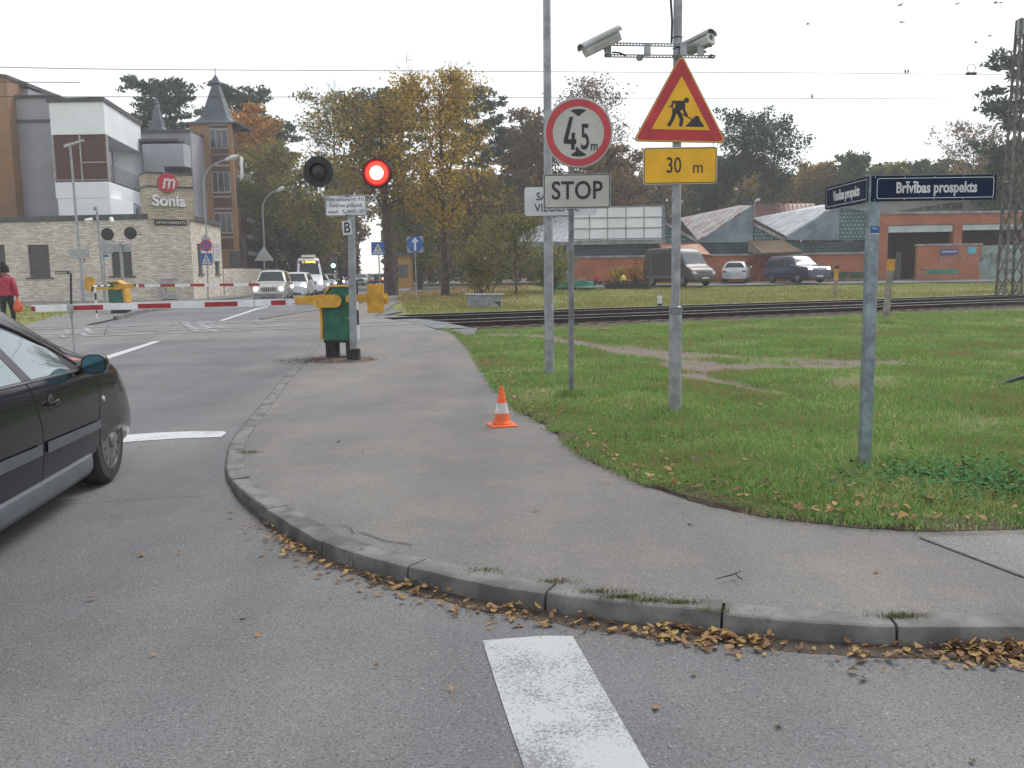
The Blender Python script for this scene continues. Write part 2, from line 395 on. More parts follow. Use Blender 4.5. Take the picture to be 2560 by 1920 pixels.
# pavement between the kerb and the lawn edge
RB = [G(x * K, y * K, .06) for x, y in ((2900, 1130), (2500, 1146), (2212, 1151), (1985, 1157), (1800, 1143), (1650, 1124), (1520, 1098), (1410, 1058), (1310, 1000), (1250, 963), (1180, 909), (1110, 868), (1060, 813), (1012, 742), (975, 714), (945, 709))]
RBs = resample(catmull(RB, 6), 120)
KL = resample([k2_.lerp(k0_, .07) for k0_, k2_ in zip(K0, K2)], 260); RBp = resample(catmull(RB, 6), 260)
rows = []
for i in range(260):
    a, b = KL[i], RBp[i]
    rows.append([Vector((a.x + (b.x - a.x) * j / 10, a.y + (b.y - a.y) * j / 10, pz(a.y + (b.y - a.y) * j / 10) - (.007 if j == 0 else 0))) for j in (0, .6, 2, 3, 4, 5, 6, 7, 8, 9, 10)])
S('pavement', MB().grid(rows), m_pav)
sl_ = [G(x, y, .094) for x, y in ((2297, 1343), (2560, 1443), (2950, 1590), (3300, 1500), (2950, 1318), (2560, 1336))]
S('pavement_patch', MB().add([Vector((p.x, p.y, pz(p.y) + .004)) for p in sl_], [tuple(range(6))]), m_slab)

# kerb stones with open joints
def arc_at(line, q):
    return min(range(len(line)), key=lambda i: (line[i] - q).length)
joints = [0] + [arc_at(K0, G(x, y, 0)) for x, y in ((2560 + 260, 1636), (2263, 1622), (1790, 1572), (1377, 1525), (1047, 1457), (807, 1390), (661, 1305), (577, 1218), (568, 1128), (600, 1072), (650, 1013), (711, 941), (752, 897))] + [len(K0) - 1]
joints = sorted(set(joints)); kb = MB(); rnd = random.Random(4)
fine = K0
for a, b in zip(joints, joints[1:]):
    idx = list(range(a, b + 1)); n = len(idx); rows = []; dz = rnd.uniform(-.004, .004); dx = rnd.uniform(-.004, .004)
    for q, i in enumerate(idx):
        p0, p1, p2 = K0[i], K1[i], K2[i]; 
        sh = Vector((0, 0, 0))
        if q == 0: sh = (K0[i + 1] - K0[i]).normalized() * .006
        if q == n - 1: sh = (K0[i - 1] - K0[i]).normalized() * .006
        h = Kz(p0) + dz; u = (p2 - p0).normalized(); ch = .003 * noise.noise(p0 * 9) + .004 * noise.noise(p0 * 31)
        rows.append([p0 + sh + Vector((0, 0, -.15)), p0 + sh + u * dx, p0 + sh + u * (.004 + dx + ch) + Vector((0, 0, max(.0, h - .02))), p0 + sh + u * (.010 + dx + ch * 2) + Vector((0, 0, h - .006)), p0 + sh + u * (.022 + ch * 2) + Vector((0, 0, h)), p0 + sh + u * .09 + Vector((0, 0, h + ch * .3)),
                     p2 + sh - u * .006 + Vector((0, 0, h + .001 - p2.z)), p2 + sh - u * .006 + Vector((0, 0, -.15))])
    kb.grid(rows)
    for e in (rows[0], rows[-1]): kb.add(e, [tuple(range(len(e)))])
S('kerb', kb, m_kerb, smooth=True)
try: bpy.data.objects['kerb'].data.set_sharp_from_angle(angle=R(24))
except Exception: pass
# dirt and sand gathered in the gutter
dl = []
for i in range(0, 84):
    p = K0[i]; t = (K0[i + 1] - K0[max(0, i - 1)]).normalized(); o_ = (K0[i] - K2[i]).normalized()
    w = .09 + .06 * noise.noise(p * 2.1) + .04 * noise.noise(p * 9)
    w *= 1 - sstep(30, 83, i); dl.append([p + Vector((0, 0, .012)) - o_ * .01, p + o_ * (w * .5) + Vector((0, 0, .007)), p + o_ * max(.004, w) + Vector((0, 0, .0015))])
S('gutter_dirt', MB().grid(dl), mat('gutter_dirt', (.12, .085, .06), .95, 0, .2, 14, .8, 120, col2=(.065, .05, .04), dirt=((.2, .15, .1), 40, .6)))
# low edging between pavement and lawn
ed = MB(); E = resample(catmull(RB, 6), 400)
for a in range(30, 170, 14):
    rows = []
    for i in range(a, a + 14):
        p = E[i]; t = (E[i + 1] - E[i - 1]).normalized(); n_ = Vector((t.y, -t.x, 0)); n_ = n_ if n_.y > 0 or abs(n_.x) > .9 else -n_
        if n_.dot(Vector((.3, 1, 0))) < 0: n_ = -n_
        z = pz(p.y); q = p.copy(); q.z = 0; rows.append([q + Vector((0, 0, z - .05)), q + Vector((0, 0, z + .02)), q + n_ * .06 + Vector((0, 0, z + .02)), q + n_ * .06 + Vector((0, 0, z - .05))])
    ed.grid(rows)
S('pavement_edging', ed, m_kerb)

# road
nearedge = [tr(s, -1.25) for s in (-60, 0.0)]
rp = [(-70, -12, 0), (70, -12, 0), (70, 3.9, 0), (2, 4.6, 0), (-.4, 12, 0), (-.9, 22.5, 0), tr(-.3, -1.25), tr(-70, -1.25)]
S('road', MB().add(rp, [tuple(range(len(rp)))]), m_road)
farL = [G(x, y, 0) for x, y in ((217, 815), (289, 800), (350, 783), (448, 769), (560, 752), (640, 741))]
fr = MB(); c0 = tr(-70, 6.9); 
farR = [tr(-1.0, 6.95)] + [G(x, y, .0) for x, y in ((1008, 778), (1000, 757), (978, 735), (962, 715), (950, 700))]
fl2 = [tr(-14.0, 6.95)] + farL[1:] + [G(860, 700, 0)]
fr.add([(p.x, p.y, 0) for p in fl2] + [(p.x, p.y, 0) for p in reversed(farR)], [tuple(range(len(fl2) + len(farR)))])
fr.quad(G(860, 700, 0), G(950, 700, 0), (-52, 340, .0), (-60, 340, .0))
S('far_road', fr, m_road2)
# pavement to the right of the road beyond the railway
p1 = [tr(-4.9, 6.95)] + [G(x, y, 0) for x, y in ((905, 760), (915, 735), (926, 715), (935, 700))]
p2 = [tr(-1.0, 6.95)] + [G(x, y, 0) for x, y in ((1006, 776), (998, 755), (978, 735), (960, 712), (946, 700))]
p1 = resample([p for p in p1], 12); p2 = resample([p for p in p2], 12)
S('far_pavement', MB().grid([[Vector((a.x, a.y, .03)), Vector((b.x, b.y, .03))] for a, b in zip(p1, p2)]), asphalt('pinkish_pavement', (.18, .155, .14), (.22, .19, .175), (.2, .17, .155), 60, contrast=.5))
kb2 = MB()
for a, b in zip(p1, p1[1:]): kb2.bar((a.x, a.y, .02), (b.x, b.y, .02), .12, .1)
for a, b in zip(p2, p2[1:]): kb2.bar((a.x, a.y, .02), (b.x, b.y, .02), .1, .08)
for a, b in zip(farL[1:], farL[2:]): kb2.bar((a.x, a.y, .03), (b.x, b.y, .03), .16, .2)
S('far_kerb', kb2, m_kerb)
dv = [G(x, y, .02) for x, y in ((985, 741), (1107, 741), (1215, 732), (1215, 719), (1107, 723), (985, 725))]
S('side_road', MB().add(dv, [tuple(range(6))]), m_road2)

# railway: ballast, sleepers, rails
tb = MB(); rows = []
for s in np.arange(-60, 140, 1.0):
    rows.append([tr(s, n, z + .012 * noise.noise(Vector((s * 3, n * 3, 0)))) for n, z in ((-2.4, -.2), (-1.1, -.11), (-.4, -.05), (.8, -.05), (2.2, -.06), (3.3, -.05), (5, -.05), (6.2, -.06), (7.2, -.09), (8.3, -.17))])
tb.grid(rows)
S('track_bed', tb, mat('rusty_ballast', (.07, .045, .034), .95, 0, .3, 7, 1.0, 25, col2=(.035, .026, .022), dirt=((.12, .085, .065), 18, .66)))
sp_ = MB(); rnd = random.Random(3)
for tk in (0.76, 4.91):
    for k in range(-10, 140):
        s = k * .6 + rnd.uniform(-.03, .03)
        if -16 < s < -.9: continue
        sp_.bar(tr(s, tk - 1.3, -.095), tr(s, tk + 1.3, -.095), .24, .12)
S('sleepers', sp_, mat('sleeper_wood', (.11, .075, .055), .9, 0, .25, 3, .4, 30))
m_railside = mat('rusty_rail', (.035, .02, .016), .85, .1, .2, 5); m_railtop = mat('polished_rail', (.75, .75, .77), .5, .85, .05, 2)
for r_ in RAILS:
    rb = MB(); prof = [(-.07, -.06), (.07, -.06), (.07, -.045), (.012, -.02), (.012, .06), (.036, .07), (.036, .095), (-.036, .095), (-.036, .07), (-.012, .06), (-.012, -.02), (-.07, -.045)]
    for s0, s1 in ((-60, 0), (0, 150)):
        v = [tr(s0, r_ + a, b) for a, b in prof] + [tr(s1, r_ + a, b) for a, b in prof]; n = len(prof)
        rb.add(v, [(i, (i + 1) % n, (i + 1) % n + n, i + n) for i in range(n)], 0)
        rb.quad(tr(s0, r_ - .03, .0965), tr(s0, r_ + .03, .0965), tr(s1, r_ + .03, .0965), tr(s1, r_ - .03, .0965), 1)
    S('rail', rb, [m_railside, m_railtop])
# crossing deck between the rails
dk = MB(); W0, W1 = -15.5, -1.5
strips = [(-1.45, -.055, .0, .088), (.105, 1.47, .086, .086), (1.58, 4.09, .088, .088), (4.255, 5.62, .086, .086), (5.74, 7.1, .088, .0)]
for a, b, za, zb in strips:
    sh = -.35 * (a - 1)
    for q in range(7):
        s0 = W0 + (W1 - W0) * q / 7; s1 = W0 + (W1 - W0) * (q + 1) / 7 - (.015 if 0 < a < 5 else 0)
        f = lambda s, n: s + .0 * n
        rows = [tr(s0, a, za), tr(s1, a, za), tr(s1, b, zb), tr(s0, b, zb)]
        dk.quad(*rows)
        dk.quad(tr(s0, a, za), tr(s1, a, za), tr(s1, a, -.1), tr(s0, a, -.1)); dk.quad(tr(s0, b, zb), tr(s1, b, zb), tr(s1, b, -.1), tr(s0, b, -.1))
    dk.quad(tr(W1 - .015, a, za), tr(W1 - .015, b, zb), tr(W1 - .015, b, -.1), tr(W1 - .015, a, -.1))
S('crossing_deck', dk, m_deck)
mt = MB()
for a, b in ((-1.3, -.07), (.12, 1.45), (1.6, 2.9), (4.28, 5.6), (5.76, 7.0)):
    mt.quad(tr(W1 + .0, a, .03 if a < 0 else .09), tr(W1 + 1.0, a, .02 if a < 0 else .088), tr(W1 + .75, b, .088 if b < 6 else .02), tr(W1 + .0, b, .09 if b < 6 else .02))
S('crossing_end_mat', mt, mat('grey_rubber_mat', (.15, .165, .17), .8, 0, .12, 6))
# worn white lines of the crossing plates
wl = MB(); rnd = random.Random(9)
for n, s0, s1 in ((-1.0, -15, -7.6), (.2, -12, -6.2), (1.4, -14, -6.2), (1.75, -15, -5.4), (2.7, -11, -8), (3.9, -15, -6), (4.4, -12.5, -5.6), (5.5, -13, -6.6), (6.6, -15, -5.4)):
    z = .092 if -.0 < n < 5.7 else (.031 if n < 0 else .037)
    s = s0
    while s < s1:
        l = rnd.uniform(1, 3.2); wl.quad(tr(s, n, z), tr(s + l, n, z), tr(s + l, n + rnd.uniform(.05, .16), z + .001), tr(s, n + .08, z + .001)); s += l + rnd.uniform(0, .7)
for s, w in ((-13.6, .08), (-13.2, .08), (-10.4, .07), (-9.9, .1), (-7.3, .1), (-6.9, .12), (-6.6, .08)):
    for a, b in ((.15, 1.42), (1.7, 3.9), (4.3, 5.5)):
        wl.quad(tr(s, a, .093), tr(s + w, a, .093), tr(s + w - .2, b, .093), tr(s - .2, b, .093))
S('crossing_marking', wl, m_faint)
# road markings
def mark(name, px, m, z=.004): return S(name, MB().add([G(x, y, z) for x, y in px], [tuple(range(len(px)))]), m)
mark('crosswalk_stripe', ((1206, 1601), (1290, 1594), (1360, 1589), (1432, 1590), (1505, 1716), (1565, 1820), (1624, 1922), (1760, 2160), (1370, 2160), (1312, 1925), (1250, 1740)), m_zebra)
mark('stop_line', ((-60, 1125), (150, 1098), (328, 1086), (400, 1081), (480, 1078), (560, 1078), (566, 1082), (552, 1092), (440, 1096), (328, 1104), (150, 1118), (-60, 1148)), m_line)
mark('lane_marking', ((255, 893), (400, 848), (411, 847), (413, 849), (268, 898)), m_line)
mark('lane_marking', ((546, 802), (640, 771), (668, 766), (672, 767), (643, 774), (552, 804)), m_line, .005)
mark('lane_marking', ((700, 757), (740, 745), (744, 745), (705, 758)), m_line, .005)
# splash of paint and crack lines
cr = MB()
def crack(px, w=.006, zoff=.005):
    pts = catmull([G(x, y, .094 if x > 2200 else .09) for x, y in px], 6)
    for a, b in zip(pts, pts[1:]):
        d = (b - a).normalized(); n_ = Vector((d.y, -d.x, 0)) * (w / 2); za = pz(a.y) + zoff - a.z; zb = pz(b.y) + zoff - b.z
        cr.quad(a - n_ + Vector((0, 0, za)), a + n_ + Vector((0, 0, za)), b + n_ + Vector((0, 0, zb)), b - n_ + Vector((0, 0, zb)))
crack(((882, 1334), (905, 1333), (960, 1352), (1000, 1358), (1032, 1364)), .007); crack(((882, 1332), (876, 1322), (850, 1313), (795, 1314)), .005); crack(((735, 985), (760, 980), (800, 975)), .01)
crack(((150, 1262), (330, 1250), (420, 1243), (520, 1238)), .006, .004); crack(((2297, 1343), (2560, 1443)), .007, .0085)
S('pavement_crack', cr, mat('crack_dark', (.03, .028, .026), .95))

# ---- lawns
m_lawn = leafmat('lawn_ground', [(.14, .11, .055), (.13, .15, .05), (.13, .21, .055), (.19, .26, .07), (.28, .25, .11)], 1.1, 0, .95)
m_lawn2 = leafmat('dry_lawn_ground', [(.09, .10, .035), (.14, .16, .045), (.19, .19, .055), (.2, .17, .06)], .5, 0, .95)
m_dirt = mat('trodden_dirt', (.2, .165, .13), .95, 0, .15, 2.5, .8, 50, col2=(.12, .095, .07))
NB = [Vector((p.x, p.y, 0)) for p in RBs]
PATHS = [[G(x * K, y * K, .05) for x, y in ((1130, 728), (1200, 738), (1330, 752), (1420, 764), (1500, 770), (1600, 776), (1750, 783), (1880, 788), (2050, 803), (2300, 826))],
         [G(x * K, y * K, .05) for x, y in ((1330, 752), (1430, 770), (1490, 790), (1540, 800), (1700, 798), (1790, 797))],
         [G(x * K, y * K, .05) for x, y in ((1490, 815), (1560, 833), (1690, 857))],
         [G(x * K, y * K, .05) for x, y in ((975, 714), (1040, 722), (1130, 728))]]
PW = [.36, .55, .2, .5]
def dirtiness(x, y):
    d = np.zeros(len(x))
    for p, w in zip(PATHS, PW):
        k = dist_poly(x, y, p) + .22 * wave(x, y, 2.2, 5) + .1 * wave(x, y, 7, 6); d = np.maximum(d, np.clip(1.25 - k / w, 0, 1))
    return d
def lz(x, y, d):
    base = .012 + .078 * (1 - np.clip((y - 5.3) / 2, 0, 1)); n = tn(x, y)
    rise = .02 + .05 * np.clip(d / 1.2, 0, 1) + .028 * wave(x, y, .9, 1) * np.clip(d / 1.5, 0, 1) + .012 * wave(x, y, 4, 2) * np.clip(d / .6, 0, 1)
    z = base + rise; k = np.clip((n + 4.5) / 2.6, 0, 1); return z * (1 - k) + (-.1) * k
far_pts = [Vector((45, 4, 0)), Vector((45, 14, 0)), tr(50, -1.2), tr(38, -1.2), tr(26, -1.2), tr(16, -1.2), tr(8, -1.2), tr(3, -1.2), tr(.6, -1.2)]
FB = resample(catmull(far_pts, 8), 220); NBb = resample([Vector((p.x, p.y, 0)) for p in RBs], 220)
nj = 70; gx = np.zeros((220, nj)); gy = np.zeros((220, nj))
for i in range(220):
    for j in range(nj):
        t = (j / (nj - 1)) ** 1.8; gx[i, j] = NBb[i].x + (FB[i].x - NBb[i].x) * t; gy[i, j] = NBb[i].y + (FB[i].y - NBb[i].y) * t
X_ = gx.ravel(); Y_ = gy.ravel(); D_ = dist_poly(X_, Y_, NB); Z_ = lz(X_, Y_, D_); Q_ = dirtiness(X_, Y_)
Z_ = Z_ - .03 * Q_
idx = np.arange(220 * nj).reshape(220, nj); fc = np.stack([idx[:-1, :-1], idx[:-1, 1:], idx[1:, 1:], idx[1:, :-1]], -1).reshape(-1, 4)
lawn = np_mesh('lawn', np.stack([X_, Y_, Z_], 1), fc, [m_lawn]); lawn['kind'] = 'structure'
at = lawn.data.attributes.new('dirt', 'FLOAT', 'POINT'); at.data.foreach_set('value', Q_.astype(np.float32))
def lawn_shader(m):   # bare soil where the path is trodden
    nt = m.node_tree; N = nt.nodes; L = nt.links; b = N['Principled BSDF']
    src = b.inputs['Base Color'].links[0].from_socket; a = N.new('ShaderNodeAttribute'); a.attribute_name = 'dirt'
    n = N.new('ShaderNodeTexNoise'); n.inputs['Scale'].default_value = 5; n.inputs['Detail'].default_value = 8; g = N.new('ShaderNodeNewGeometry'); L.new(g.outputs['Position'], n.inputs['Vector'])
    ad = N.new('ShaderNodeMath'); ad.operation = 'MULTIPLY_ADD'; ad.inputs[1].default_value = 1.1; L.new(a.outputs['Fac'], ad.inputs[0]); L.new(n.outputs['Fac'], ad.inputs[2])
    r = N.new('ShaderNodeValToRGB'); r.color_ramp.elements[0].position = .72; r.color_ramp.elements[1].position = .92; L.new(ad.outputs[0], r.inputs['Fac'])
    n2 = N.new('ShaderNodeTexNoise'); n2.inputs['Scale'].default_value = 30; n2.inputs['Detail'].default_value = 6; L.new(g.outputs['Position'], n2.inputs['Vector'])
    r2 = N.new('ShaderNodeValToRGB'); r2.color_ramp.elements[0].color = (.09, .07, .052, 1); r2.color_ramp.elements[1].color = (.24, .2, .165, 1); r2.color_ramp.elements[0].position = .3; r2.color_ramp.elements[1].position = .7; L.new(n2.outputs['Fac'], r2.inputs['Fac'])
    x = N.new('ShaderNodeMix'); x.data_type = 'RGBA'; L.new(r.outputs['Color'], x.inputs[0]); L.new(src, x.inputs[6]); L.new(r2.outputs['Color'], x.inputs[7]); L.new(x.outputs[2], b.inputs['Base Color'])
lawn_shader(m_lawn)
# lawn beyond the railway
rows = []
for i, u in enumerate(np.linspace(0, 1, 80)):
    a = tr(-1.0 + u * 100, 7.3); b0 = Vector((-13 + u * 120, 66, 0)) if u > .0 else Vector((-11, 66, 0)); row = []
    for j in range(26):
        t = j / 25; x = a.x + (b0.x - a.x) * t; y = a.y + (b0.y - a.y) * t
        z = gz(x, y) + .05 * float(wave(x, y, .5, 3)) * min(1, t * 4); row.append((x, y, (z + .0) * min(1, t * 6 + .0) + (-.09) * max(0, 1 - t * 6)))
    rows.append(row)
S('far_lawn', MB().grid(rows), m_lawn2)
S('parking_yard', MB().quad((2.5, 56, .36), (70, 52, .34), (90, 66.5, .56), (2.5, 66.5, .56)), m_road2)
bpy.data.objects['parking_yard'].data.vertices.foreach_set('co', np.array([(2.5, 57.5, gz(3, 57.5) + .07), (70, 57.5, gz(9, 57.5) + .07), (90, 75, .58), (2.5, 75, .58)], np.float32).ravel())
# left, beyond the railway: pavement, verge
lp1 = [G(x, y, 0) for x, y in ((40, 822), (101, 806), (145, 788), (230, 779), (330, 770), (440, 757), (560, 747), (640, 738))]
lp2 = [G(x, y, 0) for x, y in ((190, 822), (217, 815), (289, 800), (350, 783), (448, 769), (520, 758), (560, 752), (640, 741))]
lp1 = resample(lp1, 20); lp2 = resample(lp2, 20)
S('far_pavement', MB().grid([[Vector((a.x, a.y, .045)), Vector((b.x, b.y, .045))] for a, b in zip(lp1, lp2)]), m_slab)
S('verge', MB().add([tr(-70, 7.2, .0), tr(-11, 7.2, .0), (*lp1[2].xy, .03), (*lp1[6].xy, .03), (*lp1[10].xy, .03), (-34, 55, .03), (-75, 50, .03)], [tuple(range(7))]), m_lawn2)
S('hotel_pavement', MB().add([G(-300, 766, .05), G(300, 764, .05), G(440, 757, .05), G(560, 746, .05), G(700, 728, .05), G(700, 722, .05), G(560, 734, .05), G(300, 745, .05), G(-300, 745, .05)], [tuple(range(9))]), m_slab)

# ---- grass blades
def blades(name, X, Y, Z, h, w, m, seed, lean=.5, clump=None):
    r = np.random.RandomState(seed); n = len(X); a = r.uniform(0, 2 * np.pi, n); ln = r.uniform(.1, 1, n) * lean
    dx = np.cos(a); dy = np.sin(a); b = r.uniform(0, 2 * np.pi, n); px = np.cos(b) * w / 2; py = np.sin(b) * w / 2
    v = np.zeros((n, 5, 3)); 
    v[:, 0] = np.stack([X - px, Y - py, Z], 1); v[:, 1] = np.stack([X + px, Y + py, Z], 1)
    mx = X + dx * h * ln * .35; my = Y + dy * h * ln * .35
    v[:, 2] = np.stack([mx + px * .8, my + py * .8, Z + h * .6], 1); v[:, 3] = np.stack([mx - px * .8, my - py * .8, Z + h * .6], 1)
    v[:, 4] = np.stack([X + dx * h * ln, Y + dy * h * ln, Z + h * (1 - ln * .35)], 1)
    i = np.arange(n)[:, None] * 5
    f = np.concatenate([i + np.array([[0, 1, 2, 3]]), i + np.array([[3, 2, 4, 4]])], 0)
    # triangles: split so that every face is a triangle
    f = np.concatenate([i + np.array([[0, 1, 2]]), i + np.array([[0, 2, 3]]), i + np.array([[3, 2, 4]])], 0)
    o = np_mesh(name, v.reshape(-1, 3), f, m); o['kind'] = 'stuff'; return o
rs = np.random.RandomState(11)
m_grass = leafmat('grass_blades', [(.35, .26, .13), (.27, .26, .10), (.16, .28, .08), (.17, .34, .08), (.28, .42, .13), (.46, .42, .2)], .6, .36, .7, 2.0)
m_dry = leafmat('dry_grass_blades', [(.18, .15, .06), (.2, .22, .06), (.27, .28, .08), (.33, .3, .11)], .4, .3, .7)
POLY = [(p.x, p.y) for p in NBb] + [(p.x, p.y) for p in reversed(FB)]
n = 700000; yy = 4.0 + (30 - 4.0) * rs.uniform(0, 1, n) ** 1.7; xx = rs.uniform(-1.6, 1, n); xx = -1.5 + rs.uniform(0, 1, n) * (yy * .72 + 1.5)
k = inside(xx, yy, POLY); xx = xx[k]; yy = yy[k]; dd = dist_poly(xx, yy, NB); q = dirtiness(xx, yy)
bare = q > rs.uniform(.1, .75, len(xx)); thin = (wave(xx, yy, 1.3, 8) < -.75 * rs.uniform(.4, 1.4, len(xx))); k = ~bare & ~thin; xx, yy, dd, q = xx[k], yy[k], dd[k], q[k]
xx = xx[:330000]; yy = yy[:330000]; dd = dd[:330000]; q = q[:330000]
zz = lz(xx, yy, dd) - .03 * q - .004
hh = (.02 + .05 * rs.uniform(0, 1, len(xx)) ** 1.5 + .06 * np.clip(wave(xx, yy, 1.6, 7), 0, 1) * rs.uniform(.3, 1, len(xx)) + .04 * np.clip(wave(xx, yy, 5, 17), 0, 1)) * (.55 + .45 * np.clip(dd / .5, 0, 1)) * (1 - .5 * np.clip(q, 0, 1))
blades('grass', xx, yy, zz, hh, .0035 + .0006 * yy, m_grass, 2, .9)
n = 150000; u = rs.uniform(0, 1, n); yy = 28 + 38 * rs.uniform(0, 1, n) ** 1.3; xx = rs.uniform(-12, 40, n); nn = tn(xx, yy)
k = (nn > 7.3) & (xx < yy * .62) & (xx > -yy * .125 + 0.3 + .0 * yy) & (yy < 57); xx, yy = xx[k], yy[k]
zz = np.array([gz(a, b) for a, b in zip(xx, yy)]) + .02
blades('far_grass', xx, yy, zz - .02, rs.uniform(.05, .13, len(xx)) * (1 + .6 * np.clip(wave(xx, yy, .8, 9), 0, 1)), .02, m_dry, 3, .6)
n = 9000; xx = rs.uniform(-34, -13, n); yy = rs.uniform(31, 52, n); k = (tn(xx, yy) > 7.6) & inside(xx, yy, [tuple(tr(-70, 7.3).xy), tuple(tr(-11, 7.3).xy), tuple(lp1[2].xy), tuple(lp1[6].xy), tuple(lp1[10].xy), (-34, 55), (-75, 50)]); xx, yy = xx[k], yy[k]
blades('far_grass', xx, yy, np.zeros(len(xx)) + .02, rs.uniform(.05, .1, len(xx)), .04, m_dry, 5, .6)

# taller tufts round the feet of the posts
XS = []; YS = []
for x_, y_ in ((1428, 990), (1687, 1026), (2160, 1180), (2213, 812)):
    g_ = G(x_, y_, .07); XS += list(g_.x + rs.normal(0, .10, 420)); YS += list(g_.y + rs.normal(0, .09, 420))
XS = np.array(XS); YS = np.array(YS); blades('post_tufts', XS, YS, lz(XS, YS, dist_poly(XS, YS, NB)) - .005, rs.uniform(.04, .15, len(XS)), .004 + .0005 * YS, m_grass, 41, .8)
# soil and blades spilling over the pavement edge
ss = MB(); rows = []
for i in range(12, 394, 1):
    p = E[i]; t = (E[i + 1] - E[i - 1]).normalized(); n_ = Vector((t.y, -t.x, 0)); n_ = -n_ if n_.dot(Vector((.3, 1, 0))) < 0 else n_
    w = .02 + .04 * noise.noise(p * 2.5) + .04 * noise.noise(p * 11); z = pz(p.y); q0 = Vector((p.x, p.y, z))
    rows.append([q0 - n_ * max(.005, w) + Vector((0, 0, .003)), q0 + Vector((0, 0, .022)), q0 + n_ * .12 + Vector((0, 0, .034))])
S('edge_soil', ss.grid(rows), m_soil)
n = 26000; ei = rs.randint(12, 392, n); off = rs.normal(.035, .05, n); XS = []; YS = []
for i_, o_ in zip(ei, off):
    p = E[i_].lerp(E[i_ + 1], rs.uniform()); t = E[i_ + 1] - E[i_ - 1]; t.normalize(); n_ = Vector((t.y, -t.x, 0)); n_ = -n_ if n_.dot(Vector((.3, 1, 0))) < 0 else n_
    p = p + n_ * o_; XS.append(p.x); YS.append(p.y)
XS = np.array(XS); YS = np.array(YS); kk = wave(XS, YS, 5, 31) > -.5; XS = XS[kk]; YS = YS[kk]; blades('edge_grass', XS, YS, np.array([pz(v) + .015 for v in YS]), rs.uniform(.015, .06, len(XS)), .004 + .0005 * YS, m_grass, 21, 1.6)

# ---- fallen leaves (curled, veined outline)
m_leaf = leafmat('fallen_leaf', [(.08, .045, .03), (.2, .11, .055), (.28, .16, .085), (.33, .2, .09), (.42, .29, .09), (.26, .15, .08)], 9, .15, .7)
def scatter_leaves(name, X, Y, Z, size, seed, m=m_leaf, lift=.0):
    r = np.random.RandomState(seed); n = len(X)
    out = np.array([(0, -1), (.42, -.55), (.62, 0), (.4, .5), (0, 1), (-.4, .5), (-.62, 0), (-.42, -.55), (0, 0)])
    a = r.uniform(0, 6.28, n); curl = r.uniform(.1, .7, n); tilt = r.normal(0, .28, (n, 2)); asp = r.uniform(.7, 1.25, n); jit = r.uniform(.8, 1.2, (n, 9))
    s = (size * r.uniform(.6, 1.25, n)); V = np.zeros((n, 9, 3))
    lx = out[:, 0][None] * s[:, None] * asp[:, None] * jit; ly = out[:, 1][None] * s[:, None] * jit
    lzz = curl[:, None] * (lx ** 2) / s[:, None] * 1.4 + r.uniform(-.3, .5, n)[:, None] * ly ** 2 / s[:, None] + lx * tilt[:, :1] + ly * tilt[:, 1:]
    lzz = lzz - lzz.min(1, keepdims=True)
    ca, sa = np.cos(a)[:, None], np.sin(a)[:, None]
    V[..., 0] = X[:, None] + lx * ca - ly * sa; V[..., 1] = Y[:, None] + lx * sa + ly * ca; V[..., 2] = Z[:, None] + lzz + .002
    f = np.array([(i, (i + 1) % 8, 8) for i in range(8)]); F = (np.arange(n)[:, None, None] * 9 + f[None]).reshape(-1, 3)
    o = np_mesh(name, V.reshape(-1, 3), F, m); o['kind'] = 'stuff'; return o
rs = np.random.RandomState(5); xs = []; ys = []; zs = []
def amount(i):
    p = K0[i]; px = i
    return 1
ia = arc_at(K0, G(700, 1338)); ib = arc_at(K0, G(1935, 1610)); ic = arc_at(K0, G(2155, 1625))
for i in range(0, ia + 4):
    p = K0[i]; o_ = (K0[i] - K2[i]).normalized(); t_ = (K0[i + 1] - K0[max(0, i - 1)]).normalized()
    dens = 2 + 20 * max(0, noise.noise(p * 2.3) + .25)
    if ic < i < ib: dens = 1.0
    if i < ic: dens *= 1.5
    dens *= 1 - sstep(ia - 22, ia + 4, i) * .8
    for q in range(int(dens * 2.5)):
        w = abs(rs.normal(0, .085)) + .01; c = p + o_ * min(w, .3) + t_ * rs.uniform(-.05, .05); xs.append(c.x); ys.append(c.y); zs.append(.006 + rs.uniform(0, .03) * max(0, 1 - w / .14))
scatter_leaves('kerb_leaves', np.array(xs), np.array(ys), np.array(zs), .019, 3)
xs, ys, zs = [], [], []
for i in range(0, ia + 6):
    p = K0[i]; o_ = (K0[i] - K2[i]).normalized(); t_ = (K0[i + 1] - K0[max(0, i - 1)]).normalized()
    for q in range(int((18 if not ic < i < ib else 9) * (1.4 if i < ic else 1))):
        w = abs(rs.normal(0, .1)) + .01; c = p + o_ * min(w, .4) + t_ * rs.uniform(-.06, .06); xs.append(c.x); ys.append(c.y); zs.append(.004)
scatter_leaves('leaf_crumbs', np.array(xs), np.array(ys), np.array(zs), .006, 13)
